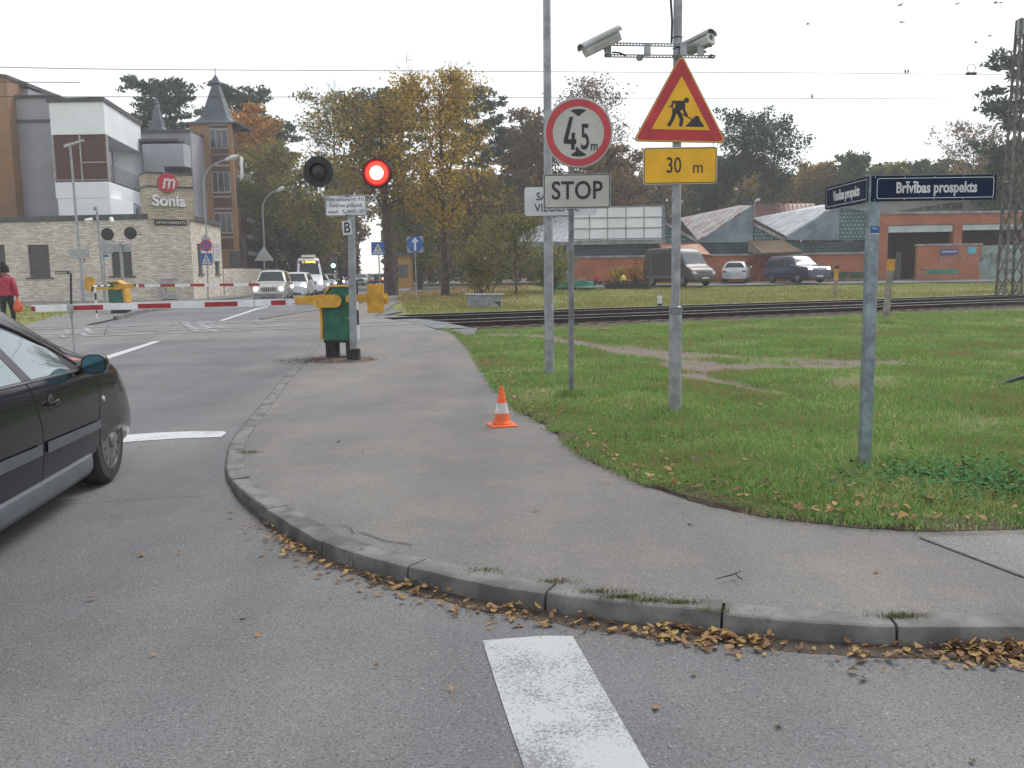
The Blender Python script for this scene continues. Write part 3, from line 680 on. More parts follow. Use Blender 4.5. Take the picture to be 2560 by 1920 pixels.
# single leaves strewn on road, pavement and lawn
lx, ly, lzv = [], [], []
for x, y in ((610, 1545), (645, 1590), (385, 1640), (1130, 1727), (940, 1668), (1948, 1815), (1736, 1688), (2160, 1700), (2430, 1905), (1305, 1566), (1140, 1541), (355, 1390), (450, 1385), (560, 1030), (535, 1142), (700, 1180), (232, 1500), (1640, 1772), (575, 1296), (577, 1281), (615, 1331), (620, 1350)):
    g = G(x, y, .003); lx.append(g.x); ly.append(g.y); lzv.append(.003)
for x, y in ((1725, 1308), (845, 1081), (905, 1108), (1340, 1275), (2190, 1427), (1520, 1200), (1100, 1500), (1360, 1020)):
    g = G(x, y, .1); lx.append(g.x); ly.append(g.y); lzv.append(pz(g.y))
scatter_leaves('strewn_leaves', np.array(lx), np.array(ly), np.array(lzv), .02, 8)
n = 11000; yy = 4 + 24 * rs.uniform(0, 1, n) ** 1.6; xx = -1.5 + rs.uniform(0, 1, n) * (yy * .72 + 1.5); k = inside(xx, yy, POLY); xx, yy = xx[k], yy[k]; dd = dist_poly(xx, yy, NB)
k = rs.uniform(0, 1, len(xx)) < (.07 + .9 * np.exp(-dd / .35)); xx, yy, dd = xx[k], yy[k], dd[k]
scatter_leaves('lawn_leaves', xx, yy, lz(xx, yy, dd) + .03, .026, 6)
n = 11000; yy = rs.uniform(36, 70, n); xx = yy * rs.uniform(-.125, .02, n); k = rs.uniform(0, 1, n) < np.clip((yy - 38) / 12, .08, 1); xx, yy = xx[k], yy[k]
scatter_leaves('autumn_leaf_carpet', xx, yy, np.array([gz(a, b) for a, b in zip(xx, yy)]) + .03, .06, 7)
# broad-leaved weeds at the right of the lawn
n = 1300; gx_ = rs.normal(0, 1, n); gy_ = rs.normal(0, 1, n); c = G(2440, 1225, .1); xx = c.x + gx_ * .42; yy = c.y + gy_ * .3
k = inside(xx, yy, POLY); xx, yy = xx[k], yy[k]; dd = dist_poly(xx, yy, NB)
m_weed = leafmat('weed_leaf', [(.03, .1, .03), (.05, .16, .045), (.08, .2, .06)], 4, .1, .85)
o = scatter_leaves('clover_patch', xx, yy, lz(xx, yy, dd) + .03 + rs.uniform(0, .04, len(xx)), .019, 9, m_weed)
# weeds growing in the kerb joints
for nm, pts in (('kerb_weeds', ((1500, 1470, 60), (1560, 1483, 120), (1620, 1493, 80), (1700, 1497, 70), (1390, 1445, 40), (1200, 1418, 25), (2255, 1530, 70), (1790, 1517, 20), (620, 1103, 50))),):
    X, Y = [], []
    for x, y, nq in pts:
        g = G(x, y, .11); X += list(g.x + rs.normal(0, .05, nq * 3)); Y += list(g.y + rs.normal(0, .012, nq * 3))
    X = np.array(X); Y = np.array(Y); blades(nm, X, Y, np.array([pz(v) for v in Y]), rs.uniform(.008, .03, len(X)), .003, leafmat('kerb_weed', [(.14, .09, .04), (.1, .11, .03), (.1, .15, .04)], 9, .2), 4, 1.5)
# ================================================================== STREET FURNITURE, NEAR
def soft(x): return x
blue_p = mat('sign_blue', (.012, .09, .36), .4, 0, .08, 5); navy = mat('street_sign_navy', (.006, .018, .055), .55, 0, .15, 3, spec=.2); sblk = mat('sign_black', (.02, .02, .022), .5)
sred = mat('sign_red', (.52, .035, .045), .45, 0, .1, 4, dirt=((.5, .2, .2), 22, .70)); syel = mat('sign_yellow', (.86, .46, .01), .45, 0, .05, 4, dirt=((.4, .2, .02), 16, .70)); swht = mat('sign_white', (.52, .52, .48), .5, 0, .05, 3, dirt=((.38, .36, .3), 6, .62))
swht2 = mat('sign_bright_white', (.62, .64, .66), .45, 0, .05, 3); sback = mat('sign_back', (.36, .38, .4), .5, .4, .08, 5)
letter = mat('letter_black', (.025, .025, .03), .5)

# ---- traffic cone
g = G(1255, 1054, .05); zc = pz(g.y)
t = thing('traffic_cone', 'small orange traffic cone with one white band standing on the pavement', 'traffic cone', (g.x, g.y, zc))
Hc = .385
org = mat('cone_orange', (.85, .13, .02), .5, 0, .08, 8)
MB().lathe([(.0, .008), (.10, .008), (.098, .03), (.083, .045), (.080, .052), (.020, Hc - .01), (.016, Hc), (.0, Hc)], 32).build('cone_body', org, t, smooth=True)
rr = lambda z: .0805 - (z - .052) * (.0605 / (Hc - .062)) + .0012
MB().lathe([(rr(.125) - .003, .124), (rr(.125), .125), (rr(.225), .225), (rr(.225) - .003, .226)], 32).build('reflective_band', mat('cone_white', (.75, .68, .68), .35), t, smooth=True)
b = MB(); q = rrect(-.13, .13, -.13, .13, .025); n = len(q); b.add([(x, y, 0) for x, y in q] + [(x, y, .012) for x, y in q] + [(x * .8, y * .8, .02) for x, y in q], [tuple(range(n))] + [(i, (i + 1) % n, (i + 1) % n + n, i + n) for i in range(n)] + [(i + n, (i + 1) % n + n, (i + 1) % n + 2 * n, i + 2 * n) for i in range(n)] + [tuple(range(2 * n, 3 * n))])
b.build('cone_base', org, t); t.rotation_euler = (0, 0, R(14))

# ---- tall lamp post with the white sign behind the STOP plate
g = G(1374, 934, .07); Y = g.y
t = thing('lamp_post', 'tall tapering grey lamp post on a round flange, behind the STOP sign', 'lamp post', (g.x, Y, .06), group='grey steel lamp posts')
MB().tube([(0, 0, 0), (0, 0, 2.6), (.005, 0, 2.63), (.02, 0, 9.5)], [.066, .064, .058, .036], 8).build('pole', galv, t)
b = MB().cyl((0, 0, 0), (0, 0, .018), .15, n=28)
for k in range(4): a = R(45 + 90 * k); b.cyl((.11 * math.cos(a), .11 * math.sin(a), .018), (.11 * math.cos(a), .11 * math.sin(a), .045), .014, n=6)
b.build('flange', galvd, t)
b = MB().box(-.006, .006, -.07, .07, .25, .75); b.box(-.06, .06, -.068, -.062, .3, .72); b.build('inspection_door', galv, t)
z1 = ZP(1312, 470, Y) - .06; z0 = ZP(1312, 541, Y) - .06; xl = XP(1311, 500, Y) - g.x
sg = MB().plate(rrect(xl, xl + .98, z0, z1, .035), -.1, -.094).build('white_sign', swht2, t)
text('SARGIES', 'lettering', sg, letter, .145, (xl + .41, -.1015, z1 - .13), .95, .012); text('VILCIENA!', 'lettering', sg, letter, .145, (xl + .44, -.1015, z0 + .1), .93, .012)
MB().box(xl + .1, xl + .9, -.094, -.07, z0 + .2, z0 + .23).build('sign_bracket', galvd, sg)

# ---- height limit sign and STOP plate
g = G(1428, 990, .07); Y = g.y
t = thing('height_limit_sign', 'round red-rimmed 4,5 m height limit sign above a white STOP plate', 'road sign', (g.x, Y, .05))
cz = ZP(1444, 334, Y) - .05; cx = XP(1445, 334, Y) - g.x; rr_ = .5 * (XP(1528, 334, Y) - XP(1360, 334, Y)); topx = XP(1441, 300, Y) - g.x
MB().tube([(0, 0, -.2), (.02, 0, cz + .25)], .031, 12).build('pole', galvd, t)
sg = MB().plate(circ(cx, cz, rr_, 64), -.06, -.045).build('round_sign', swht, t)
MB().tube([(cx + rr_ * math.cos(R(a)), -.052, cz + rr_ * math.sin(R(a))) for a in range(0, 361, 8)], .008, 6, caps=False).build('rim', galv, sg)
def ringp(name, par, cx, cz, r0, r1, y, m, n=64):
    b = MB(); a = [(cx + r0 * math.cos(2 * math.pi * k / n), y, cz + r0 * math.sin(2 * math.pi * k / n)) for k in range(n)] + [(cx + r1 * math.cos(2 * math.pi * k / n), y, cz + r1 * math.sin(2 * math.pi * k / n)) for k in range(n)]
    b.add(a, [(k, (k + 1) % n, (k + 1) % n + n, k + n) for k in range(n)]); return b.build(name, m, par)
ringp('red_ring', sg, cx, cz, rr_ * .76, rr_ * .965, -.0625, mat('ring_red', (.56, .06, .075), .45, 0, .06, 4))
b = MB(); s_ = rr_ / .286
for sgn in (1, -1):
    pts = [(cx, cz + sgn * .135 * s_)] + [(cx + .068 * s_ * k / 4, cz + sgn * (.196 - .012 * abs(k / 4) ** 2) * s_) for k in range(-4, 5)]
    MB().add([(x, -.0625, z) for x, z in pts], [tuple(range(len(pts)))]).build('height_arrow', letter, sg)
z5 = lambda px, py: (cx + (px - 910) / 285 * rr_, -.0625, cz - (py - 948) / 285 * rr_)
b = MB().add([z5(*q) for q in ((836, 815), (867, 817), (822, 1000), (850, 1000), (853, 946), (882, 946), (880, 1000), (892, 1000), (892, 1040), (879, 1040), (877, 1087), (846, 1087), (848, 1040), (785, 1036), (786, 1000))], [tuple(range(15))]); b.build('lettering', letter, sg)
text(',', 'lettering', sg, letter, .26 * s_, (cx - .012 * s_, -.0625, cz - .075 * s_), .7, .014)
text('5', 'lettering', sg, letter, .30 * s_, (cx + .056 * s_, -.0625, cz - .045 * s_), .56, .012)
text('m', 'lettering', sg, letter, .115 * s_, (cx + .133 * s_, -.0625, cz - .112 * s_), .72, .012)
x0 = XP(1357, 480, Y) - g.x; x1 = XP(1525, 480, Y) - g.x; z0 = ZP(1440, 523, Y) - .05; z1 = ZP(1440, 436, Y) - .05
sg = MB().plate(rrect(x0, x1, z0, z1, .03), -.075, -.055).build('plate_sign', galv, t)
MB().plate(rrect(x0 + .012, x1 - .012, z0 + .012, z1 - .012, .024), -.077, -.0752).build('plate_rim', letter, sg)
MB().plate(rrect(x0 + .02, x1 - .02, z0 + .02, z1 - .02, .018), -.079, -.0772).build('plate_face', swht, sg)
text('STOP', 'lettering', sg, letter, .275, ((x0 + x1) / 2, -.081, (z0 + z1) / 2), .84, .016, spacing=1.04)
MB().box(-.05, .05, -.055, .03, z0 + .1, z0 + .14).build('clamp', galvd, t)
MB().box(-.05, .05, -.045, .03, cz - .05, cz - .01).build('clamp', galvd, t)

# ---- post with cameras, roadworks triangle and 30 m plate
g = G(1687, 1026, .09); Y = g.y
t = thing('camera_post', 'stepped grey post carrying two cameras, a roadworks triangle and a yellow 30 m plate', 'post', (g.x, Y, .08))
X = lambda px, py: XP(px, py, Y) - g.x
Z = lambda px, py: ZP(px, py, Y) - .08
zs_ = Z(1686, 790)
MB().tube([(0, 0, -.2), (0, 0, zs_), (-.003, 0, zs_ + .09), (0, 0, zs_ + .1), (.0, 0, 6.2)], [.064, .064, .062, .045, .04], 8).build('pole', galv, t)
MB().tube([(0, 0, zs_ + .02), (0, 0, zs_ + .085)], [.068, .066], 16).build('collar', galvd, t)
b = MB().tube([(-.05, -.02, 5.2), (-.11, -.03, 4.35), (-.075, -.035, 3.95), (-.06, -.035, 3.75), (-.065, -.04, 3.55)], .011, 8); b.build('cable', black_p, t, smooth=True)
b = MB()
for zz in (Z(1680, 94), Z(1680, 122), Z(1680, 143)): MB().tube([(.046 * math.cos(R(a)), .046 * math.sin(R(a)), zz) for a in range(0, 361, 30)], .004, 5, caps=False).build('cable_tie', black_p, t)
# perforated channel rails
rl = MB()
for za, zb in ((Z(1510, 114), Z(1770, 118)), (Z(1510, 143), Z(1770, 146))):
    xa = X(1510, 120); xb = X(1775 if za == Z(1510, 114) else 1782, 120); zt = .014; nseg = 34
    f = lambda x: za + (zb - za) * (x - xa) / (xb - xa)
    rl.bar((xa, -.06, f(xa) + .011), (xb, -.06, f(xb) + .011), .03, .004); rl.bar((xa, -.06, f(xa) - .011), (xb, -.06, f(xb) - .011), .03, .004)
    for k in range(nseg + 1):
        x = xa + (xb - xa) * k / nseg; rl.box(x - .006, x + .006, -.076, -.072, f(x) - .011, f(x) + .011)
rl.build('rail_bracket', galv, t)
b = MB()
for px in (1518, 1616, 1705, 1748): MB().box(X(px - 8, 130), X(px + 8, 130), -.075, -.045, Z(px, 144), Z(px, 114)).build('bracket_block', mat('junction_grey', (.45, .46, .47), .6), t)
def camera_unit(par, tail, head, yh, lab):
    """tail and head points of a weatherproof housing; the open rain shield end is the head"""
    A = Vector(tail); B = Vector(head); d = (B - A).normalized(); up = (Vector((0, 0, 1)) - d * d.z).normalized(); s = up.cross(d)
    L_ = (B - A).length
    hb = MB(); prof = [(-.05, -.06), (.05, -.06), (.066, -.01), (.056, .04), (-.056, .04), (-.066, -.01)]
    f0 = [A + d * .01 + s * x + up * z for x, z in prof]; f1 = [A + d * (L_ * .93) + s * x + up * z for x, z in prof]; n = 6
    hb.add(f0 + f1, [tuple(range(6)), tuple(range(11, 5, -1))] + [(i, (i + 1) % 6, (i + 1) % 6 + 6, i + 6) for i in range(6)])
    c = hb.build('security_camera', mat('camera_beige', (.5, .5, .47), .5), par, label=lab, bevel=.004)
    sb = MB(); ar = [(.08 * math.cos(R(a)), .03 + .045 * math.sin(R(a))) for a in range(-8, 189, 14)]
    rows = [[A + d * u + s * x + up * z for x, z in ar] for u in (-.02, L_)]; rows2 = [[A + d * u + s * x * .93 + up * (z - .005) for x, z in ar] for u in (-.02, L_)]
    sb.grid(rows); sb.grid(rows2); sb.grid([rows[0], rows2[0]]); sb.grid([rows[1], rows2[1]])
    sb.build('sun_shield', mat('shield_grey', (.42, .43, .43), .5), c, smooth=True)
    MB().tube([A + d * (L_ * .935), A + d * (L_ * .95)], .024, 16).build('lens', dglass, c)
    mid = A + d * (L_ * .5); MB().tube([mid - up * .04, mid - up * .1, Vector((mid.x + .05, -.06, mid.z - .09))], .014, 8).build('camera_bracket', galv, c)
camera_unit(t, (X(1455, 140), -.22, Z(1455, 142)), (X(1546, 94), -.12, Z(1540, 92)), 0, 'large left camera tilted down to the left')
camera_unit(t, (X(1722, 118), .10, Z(1722, 117)), (X(1775, 100), -.12, Z(1775, 99)), 0, 'smaller right camera half hidden behind the rail')
MB().lathe([(0, -.03), (.022, -.026), (.033, -.008), (.034, .02)], 16, o=(X(1598, 138), -.03, Z(1598, 146))).build('dome_sensor', mat('camera_beige', (.5, .5, .47), .5), t, smooth=True)
MB().tube([(X(1528, 136), -.08, Z(1528, 136)), (X(1545, 137), -.1, Z(1545, 138)), (X(1562, 142), -.08, Z(1562, 144))], .008, 6).build('loose_cable', black_p, t)
MB().tube([(X(1770, 142), -.08, Z(1770, 142)), (X(1784, 143), -.08, Z(1784, 145)), (X(1780, 148), -.08, Z(1780, 150)), (X(1768, 146), -.08, Z(1768, 147))], .008, 6).build('loose_cable', black_p, t)
# triangle
yy_ = -.07
A_ = (X(1700, 146), Z(1700, 143)); B_ = (X(1585, 356), Z(1585, 353)); C_ = (X(1808, 356), Z(1808, 357))
def scale_tri(k, pts):
    c = Vector(((pts[0][0] + pts[1][0] + pts[2][0]) / 3, (pts[0][1] + pts[1][1] + pts[2][1]) / 3)); return [tuple(c + (Vector(p) - c) * k) for p in pts]
tri = [A_, B_, C_]
sg = MB().plate(rpoly(scale_tri(1.045, tri), .03), yy_, yy_ + .015).build('warning_triangle', galvd, t)
MB().plate(rpoly(scale_tri(1.018, tri), .028), yy_ - .002, yy_ - .0002).build('triangle_edge', syel, sg)
MB().plate(rpoly(scale_tri(.985, tri), .024), yy_ - .004, yy_ - .0022).build('triangle_border', sred, sg)
zz = lambda px, py: (X(1180 + px / 3.456, 60 + py / 3.456), Z(1180 + px / 3.456, 60 + py / 3.456))
MB().add([(p[0], yy_ - .0052, p[1]) for p in (zz(1800, 462), zz(1540, 918), zz(2040, 928))], [(0, 1, 2)]).build('triangle_field', syel, sg)
def poly_on(mb, pts, y): mb.add([(p[0], y, p[1]) for p in (zz(a, b) for a, b in pts)], [tuple(range(len(pts)))])
fg = MB(); yf = yy_ - .0064
poly_on(fg, [(1840 + 23 * math.cos(R(a)), 672 + 23 * math.sin(R(a))) for a in range(0, 360, 20)], yf)
poly_on(fg, [(1718, 675), (1812, 675), (1828, 692), (1832, 735), (1795, 758), (1760, 772), (1748, 800), (1735, 835), (1704, 893), (1684, 897), (1672, 882), (1705, 830), (1718, 785), (1716, 750), (1738, 742), (1746, 705), (1732, 696), (1724, 738), (1702, 730)], yf)
poly_on(fg, [(1752, 772), (1786, 762), (1815, 830), (1806, 893), (1790, 899), (1775, 890), (1783, 838)], yf - .0003)
poly_on(fg, [(1806, 688), (1826, 694), (1830, 755), (1852, 800), (1846, 818), (1828, 808), (1810, 768)], yf - .0006)
poly_on(fg, [(1683, 722), (1686, 715), (1715, 728), (1805, 788), (1888, 830), (1884, 838), (1800, 796), (1712, 736)], yf - .0009)
poly_on(fg, [(1828, 898), (1845, 880), (1868, 856), (1885, 835), (1902, 822), (1915, 806), (1932, 804), (1946, 812), (1960, 850), (1976, 868), (1994, 901)], yf - .0004)
fg.build('digging_worker_symbol', letter, sg)
x0 = X(1605, 420); x1 = X(1789, 420); z0 = Z(1700, 462); z1 = Z(1700, 370)
sg = MB().plate(rrect(x0, x1, z0, z1, .03), yy_ + .002, yy_ + .014).build('distance_plate', mat('plate_edge', (.55, .5, .4), .5), t)
MB().plate(rrect(x0 + .01, x1 - .01, z0 + .01, z1 - .01, .026), yy_, yy_ + .0015).build('plate_rim', letter, sg)
MB().plate(rrect(x0 + .016, x1 - .016, z0 + .016, z1 - .016, .022), yy_ - .002, yy_ - .0002).build('plate_face', syel, sg)
text('30', 'lettering', sg, letter, .21, (X(1681, 416), yy_ - .003, Z(1681, 417)), .72, .006); text('m', 'lettering', sg, letter, .165, (X(1741, 425), yy_ - .003, Z(1741, 421)), .85, .004)

# ---- street name sign
g = G(2160, 1180, .1); Y = g.y
t = thing('street_name_sign', 'square galvanised post with two navy street name plates in an L on top', 'street sign', (g.x, Y, .07))
X = lambda px, py: XP(px, py, Y) - g.x
Z = lambda px, py: ZP(px, py, Y) - .07
zt = Z(2178, 505); b = MB(); sq = rrect(-.036, .036, -.036, .036, .008, 2)
b.add([(x, y, -.2) for x, y in sq] + [(x, y, zt + .01) for x, y in sq], [(i, (i + 1) % len(sq), (i + 1) % len(sq) + len(sq), i + len(sq)) for i in range(len(sq))])
post = b.build('post', mat('blue_grey_zinc', (.25, .31, .34), .45, .4, .15, 14, .05, 60, dirt=((.33, .4, .42), 30, .6)), t)
xa, xb = -.03, X(2481, 470); zb = Z(2330, 502); za = Z(2330, 440)
def name_plate(par, M_, w, h, txt, xs, depth=.03):
    sgn = MB(); b = MB().plate(rrect(0, w, 0, h, .004), 0, depth); b.v = [tuple(M_ @ Vector(p)) for p in b.v]; o = b.build('name_plate', navy, par)
    fr_ = MB(); m1 = .014; r1 = rrect(m1 + .018, w - m1, m1, h - m1, .016); r2 = rrect(m1 + .022, w - m1 - .004, m1 + .004, h - m1 - .004, .013); n = len(r1)
    fr_.add([tuple(M_ @ Vector((x, -.001, z))) for x, z in r1 + r2], [(i, (i + 1) % n, (i + 1) % n + n, i + n) for i in range(n)]); fr_.build('white_border', swht2, o)
    l = text(txt, 'lettering', o, mat('letter_white', (.66, .67, .66), .5), h * .60, (0, 0, 0), xs, .03, depth=.0008); l.data.transform(Matrix.Translation((w * .52, -.0018, h * .5))); l.data.transform(M_)
    rv = MB()
    for k in range(5):
        for zz_ in (.008, h - .008): MB().cyl(M_ @ Vector((.02 + (w - .04) * k / 4, -.003, zz_)), M_ @ Vector((.02 + (w - .04) * k / 4, .001, zz_)), .004, n=8).build('rivet', galv, o)
    cp = MB().box(-.002, w + .002, -.004, depth + .004, h, h + .004); cp.v = [tuple(M_ @ Vector(p)) for p in cp.v]; cp.build('plate_edge', galvd, o)
    return o
name_plate(t, Matrix.Translation((xa, -.045, zb)), xb - xa, za - zb, 'Brīvības prospekts', .74)
name_plate(t, Matrix.Translation((-.042, .80, zb + .002)) @ Matrix.Rotation(R(-90), 4, 'Z'), .81, za - zb, 'Vienības prospekts', .68)
MB().box(-.034, .034, -.036, .036, zt, za + .006).box(-.038, -.034, -.04, .04, zb, za + .01).build('post_head', post.data.materials[0], t)
st = MB().box(-.026, .03, -.0385, -.0365, Z(2180, 583), Z(2180, 566)).build('sticker', blue_p, t)
text('VIELA', 'lettering', st, swht2, .016, (.0, -.0392, Z(2180, 572)), .9, .01); MB().box(-.026, .03, -.0385, -.0365, Z(2180, 586), Z(2180, 584)).build('sticker_edge', swht2, st)

# ---- near level crossing barrier
Y = 16.0; g0 = P(838, 887, Y); gx0 = g0.x
t = thing('level_crossing_barrier', 'lowered red and white boom barrier with a large green and yellow drive box', 'barrier', (gx0, Y, 0), group='level crossing barriers')
X = lambda px, py=750: XP(px, py, Y) - gx0
Z = lambda px, py: ZP(px, py, Y)
xl, xr = X(805), X(876); zt = Z(840, 718); zb = Z(840, 851)
bx = MB().plate([(xl, zb), (xr, zb), (xr, zt - .012), (X(829), zt - .012), (xl, Z(808, 748))], 0, .5).build('drive_box', grn_p, t, bevel=.006)
MB().plate([(xl - .045, zb + .02), (xl - .002, zb + .02), (xl - .002, Z(805, 746)), (X(827), zt + .0), (xr + .01, zt), (xr + .01, zt + .03), (X(824), zt + .03), (xl - .045, Z(800, 750))], -.02, .52).build('yellow_trim', yel_p, t, bevel=.004)
MB().box(xl - .06, xl - .045, .1, .2, Z(800, 792), Z(800, 782)).build('lock', yel_p, t)
b = MB().box(xl, xr, .02, .48, zb - .045, zb - .002); b.box(xl + .02, xl + .075, .04, .45, 0, zb - .045); b.box(xl + .09, xl + .2, .04, .45, 0, zb - .045); b.box(xr - .12, xr - .0, .04, .45, 0, zb - .045)
b.build('base_frame', mat('base_dark', (.03, .028, .028), .8, 0, .2, 8), t)
# crank arm
ya = -.10; c0 = (X(840), Z(840, 752)); rc = .115
pts = [(c0[0] + rc * math.sin(R(a)), c0[1] + rc * math.cos(R(a))) for a in range(0, 181, 15)]
pts += [(X(790), c0[1] - rc), (X(789), Z(789, 761)), (X(740), Z(740, 761)), (X(740), Z(740, 741)), (X(760), Z(760, 742)), (X(790), Z(790, 738))]
arm = MB().plate(pts, ya - .02, ya + .0).build('crank_arm', yel_p, t, bevel=.003)
MB().plate(pts, -.02 + .56, .56).build('crank_arm', yel_p, t, bevel=.003)
MB().cyl((c0[0], ya, c0[1]), (c0[0], .56, c0[1]), .05, n=16).build('axle', galvd, t)
b = MB()
for px, py in ((770, 750), (812, 751), (798, 757)): b.cyl((X(px), ya - .028, Z(px, py)), (X(px), ya - .02, Z(px, py)), .008, n=8)
b.box(X(797), X(799), ya - .024, ya - .019, Z(798, 761), Z(798, 748)); b.build('bolt', galvd, arm)
# boom, a tapering box with painted bands
edges = [(741, 2), (719, 1), (682, 0), (599, 1), (517, 0), (433, 1), (351, 0), (265, 1), (182, 0), (96, 1), (86, 1)]
bm_ = MB(); zc = lambda px: Z(px, 754.2 + (741 - px) * (771 - 754.2) / 655)
for (pa, ma), (pb, mb_) in zip(edges, edges[1:]):
    h = .062; ha = .058
    xa_, xb_ = X(pa), X(pb); a0, a1 = zc(pa), zc(pb)
    y0, y1 = ya - .03, ya + .03
    mi = {2: 0, 1: 0, 0: 0}[ma]
    # edges list gives: segment starts at pa
    col = [1 if e in ((719, 1), (599, 1), (433, 1), (265, 1), (96, 1)) else 0 for e in [(pa, ma)]][0]
    v = [(xa_, y0, a0 - ha), (xb_, y0, a1 - ha), (xb_, y1, a1 - ha), (xa_, y1, a0 - ha), (xa_, y0, a0 + ha), (xb_, y0, a1 + ha), (xb_, y1, a1 + ha), (xa_, y1, a0 + ha)]
    bm_.add(v, [(0, 1, 5, 4), (3, 7, 6, 2), (4, 5, 6, 7), (0, 3, 2, 1), (1, 2, 6, 5), (0, 4, 7, 3)], 0)
    if col:
        v2 = [(xa_ , y0 - .0015, a0 - ha + .008), (xb_, y0 - .0015, a1 - ha + .008), (xb_, y0 - .0015, a1 + ha - .022), (xa_, y0 - .0015, a0 + ha - .022)]
        bm_.add(v2, [(0, 1, 2, 3)], 1)
boom = bm_.build('boom', [off_w, red_p], t)
bl = MB().box(X(640), X(641.2), ya - .034, ya + .034, zc(640) - .064, zc(640) + .064); bl.build('boom_joint', galvd, boom)
b = MB()
for px, py in ((724, 748), (738, 748), (724, 759), (738, 759)): b.cyl((X(px), ya - .038, Z(px, py)), (X(px), ya - .03, Z(px, py)), .012, n=8)
b.build('bolt', galvd, boom)
xs_ = X(182); b = MB().box(xs_ - .05, xs_ + .065, ya - .036, ya + .036, zc(182) - .075, zc(182) + .06).build('leg_bracket', mat('bracket_translucent', (.45, .45, .47), .5), boom)
b = MB().cyl((xs_ + .005, ya, zc(182) - .075), (xs_ + .005, ya, zc(182) - .2), .03, .018, n=10); b.cyl((xs_ + .005, ya, zc(182) - .2), (xs_ + .01, ya, .12), .016, n=10); b.cyl((xs_ + .01, ya, .12), (xs_ + .01, ya, .1), .03, n=10)
b.build('hanging_leg', galv, boom)
# counterweight
cw = MB().plate([(X(850), Z(850, 755)), (X(930), Z(930, 755)), (X(930), Z(930, 737)), (X(850), Z(850, 738))], .54, .575).build('counterweight_arm', yel_p, t)
MB().plate([(X(868), Z(868, 755)), (X(966), Z(966, 752)), (X(966), Z(966, 738)), (X(868), Z(868, 738))], ya - .02, ya).build('counterweight_arm', yel_p, t)
cwp = MB().plate(rrect(X(922), X(963), Z(940, 781), Z(940, 710), .02), ya - .10, ya - .022).build('counterweight', yel_p, t, bevel=.004)
b = MB()
for px, py in ((930.5, 746), (953, 745)): b.cyl((X(px), ya - .125, Z(px, py)), (X(px), ya - .1, Z(px, py)), .022, n=6)
for px, py in ((931.5, 772), (953.5, 771)): b.cyl((X(px), ya - .106, Z(px, py)), (X(px), ya - .1, Z(px, py)), .012, n=10)
b.cyl((X(963), ya - .05, Z(965, 745)), (X(968), ya - .05, Z(968, 745)), .05, n=10)
b.build('bolt', yel_p, cwp)
MB().plate(rrect(X(948), X(972), Z(960, 760), Z(960, 733), .03), ya - .0, ya + .02).build('counterweight_end', yel_p, t)
# handrail behind the barrier post (black and white)
g = G(893, 812, 0); 
hr = thing('hand_railing', 'black and white safety railing behind the near barrier post', 'railing', (g.x, 20.5, 0), group='crossing hand railings')
bwm = [black_p, white_p]
def banded(mb, p, q, r, n, first=0):
    p = Vector(p); q = Vector(q)
    for k in range(n): mb.cyl(p.lerp(q, k / n), p.lerp(q, (k + 1) / n), r, n=8, m=(k + first) % 2)
XX = lambda px: XP(px, 750, 20.5) - g.x
b = MB(); banded(b, (XX(893), 0, 0), (XX(893), 0, ZP(893, 700, 20.5)), .026, 4, 1); b.tube([(XX(893), 0, ZP(893, 702, 20.5)), (XX(897), .1, ZP(893, 698, 20.5)), (XX(899), .3, ZP(893, 700, 20.5)), (XX(897), .6, ZP(893, 700, 20.5))], .03, 8); b.build('rails', bwm, hr)

# ---- near signal post
Y = 15.55; g = G(884, 901, 0); bxm = g.x
t = thing('crossing_signal', 'crossing signal post with two round lamps, the right one glowing red', 'traffic signal', (bxm, Y, 0), group='level crossing signals')
X = lambda px, py=750: XP(px, py, Y) - bxm
Z = lambda px, py: ZP(px, py, Y)
xt, xb = X(878, 540), X(884, 870)
MB().tube([(xb, 0, .2), (xt, 0, Z(878, 536))], .064, 16).build('pole', mat('post_grey', (.3, .32, .34), .6, .1, .12, 5, .15, 30), t, smooth=True)
b = MB(); 
for z0, z1, r0, r1 in ((0, .19, .105, .1), (.19, .215, .1, .075)): b.tube([(xb, 0, z0), (xb, 0, z1)], [r0, r1], 4)
b = MB().box(xb - .105, xb + .105, -.1, .1, -.02, .21); b.build('foot_box', mat('base_dark', (.03, .028, .028), .8, 0, .2, 8), t, bevel=.02)
b = MB()
for py in (711, 796): b.tube([(xb - .01 + .07 * math.cos(R(a)), .07 * math.sin(R(a)), Z(880, py)) for a in range(0, 361, 24)], .008, 6, caps=False); b.cyl((xb + .06, -.02, Z(880, py)), (xb + .0, -.09, Z(880, py)), .01, n=6)
b.build('band_clamp', galv, t)
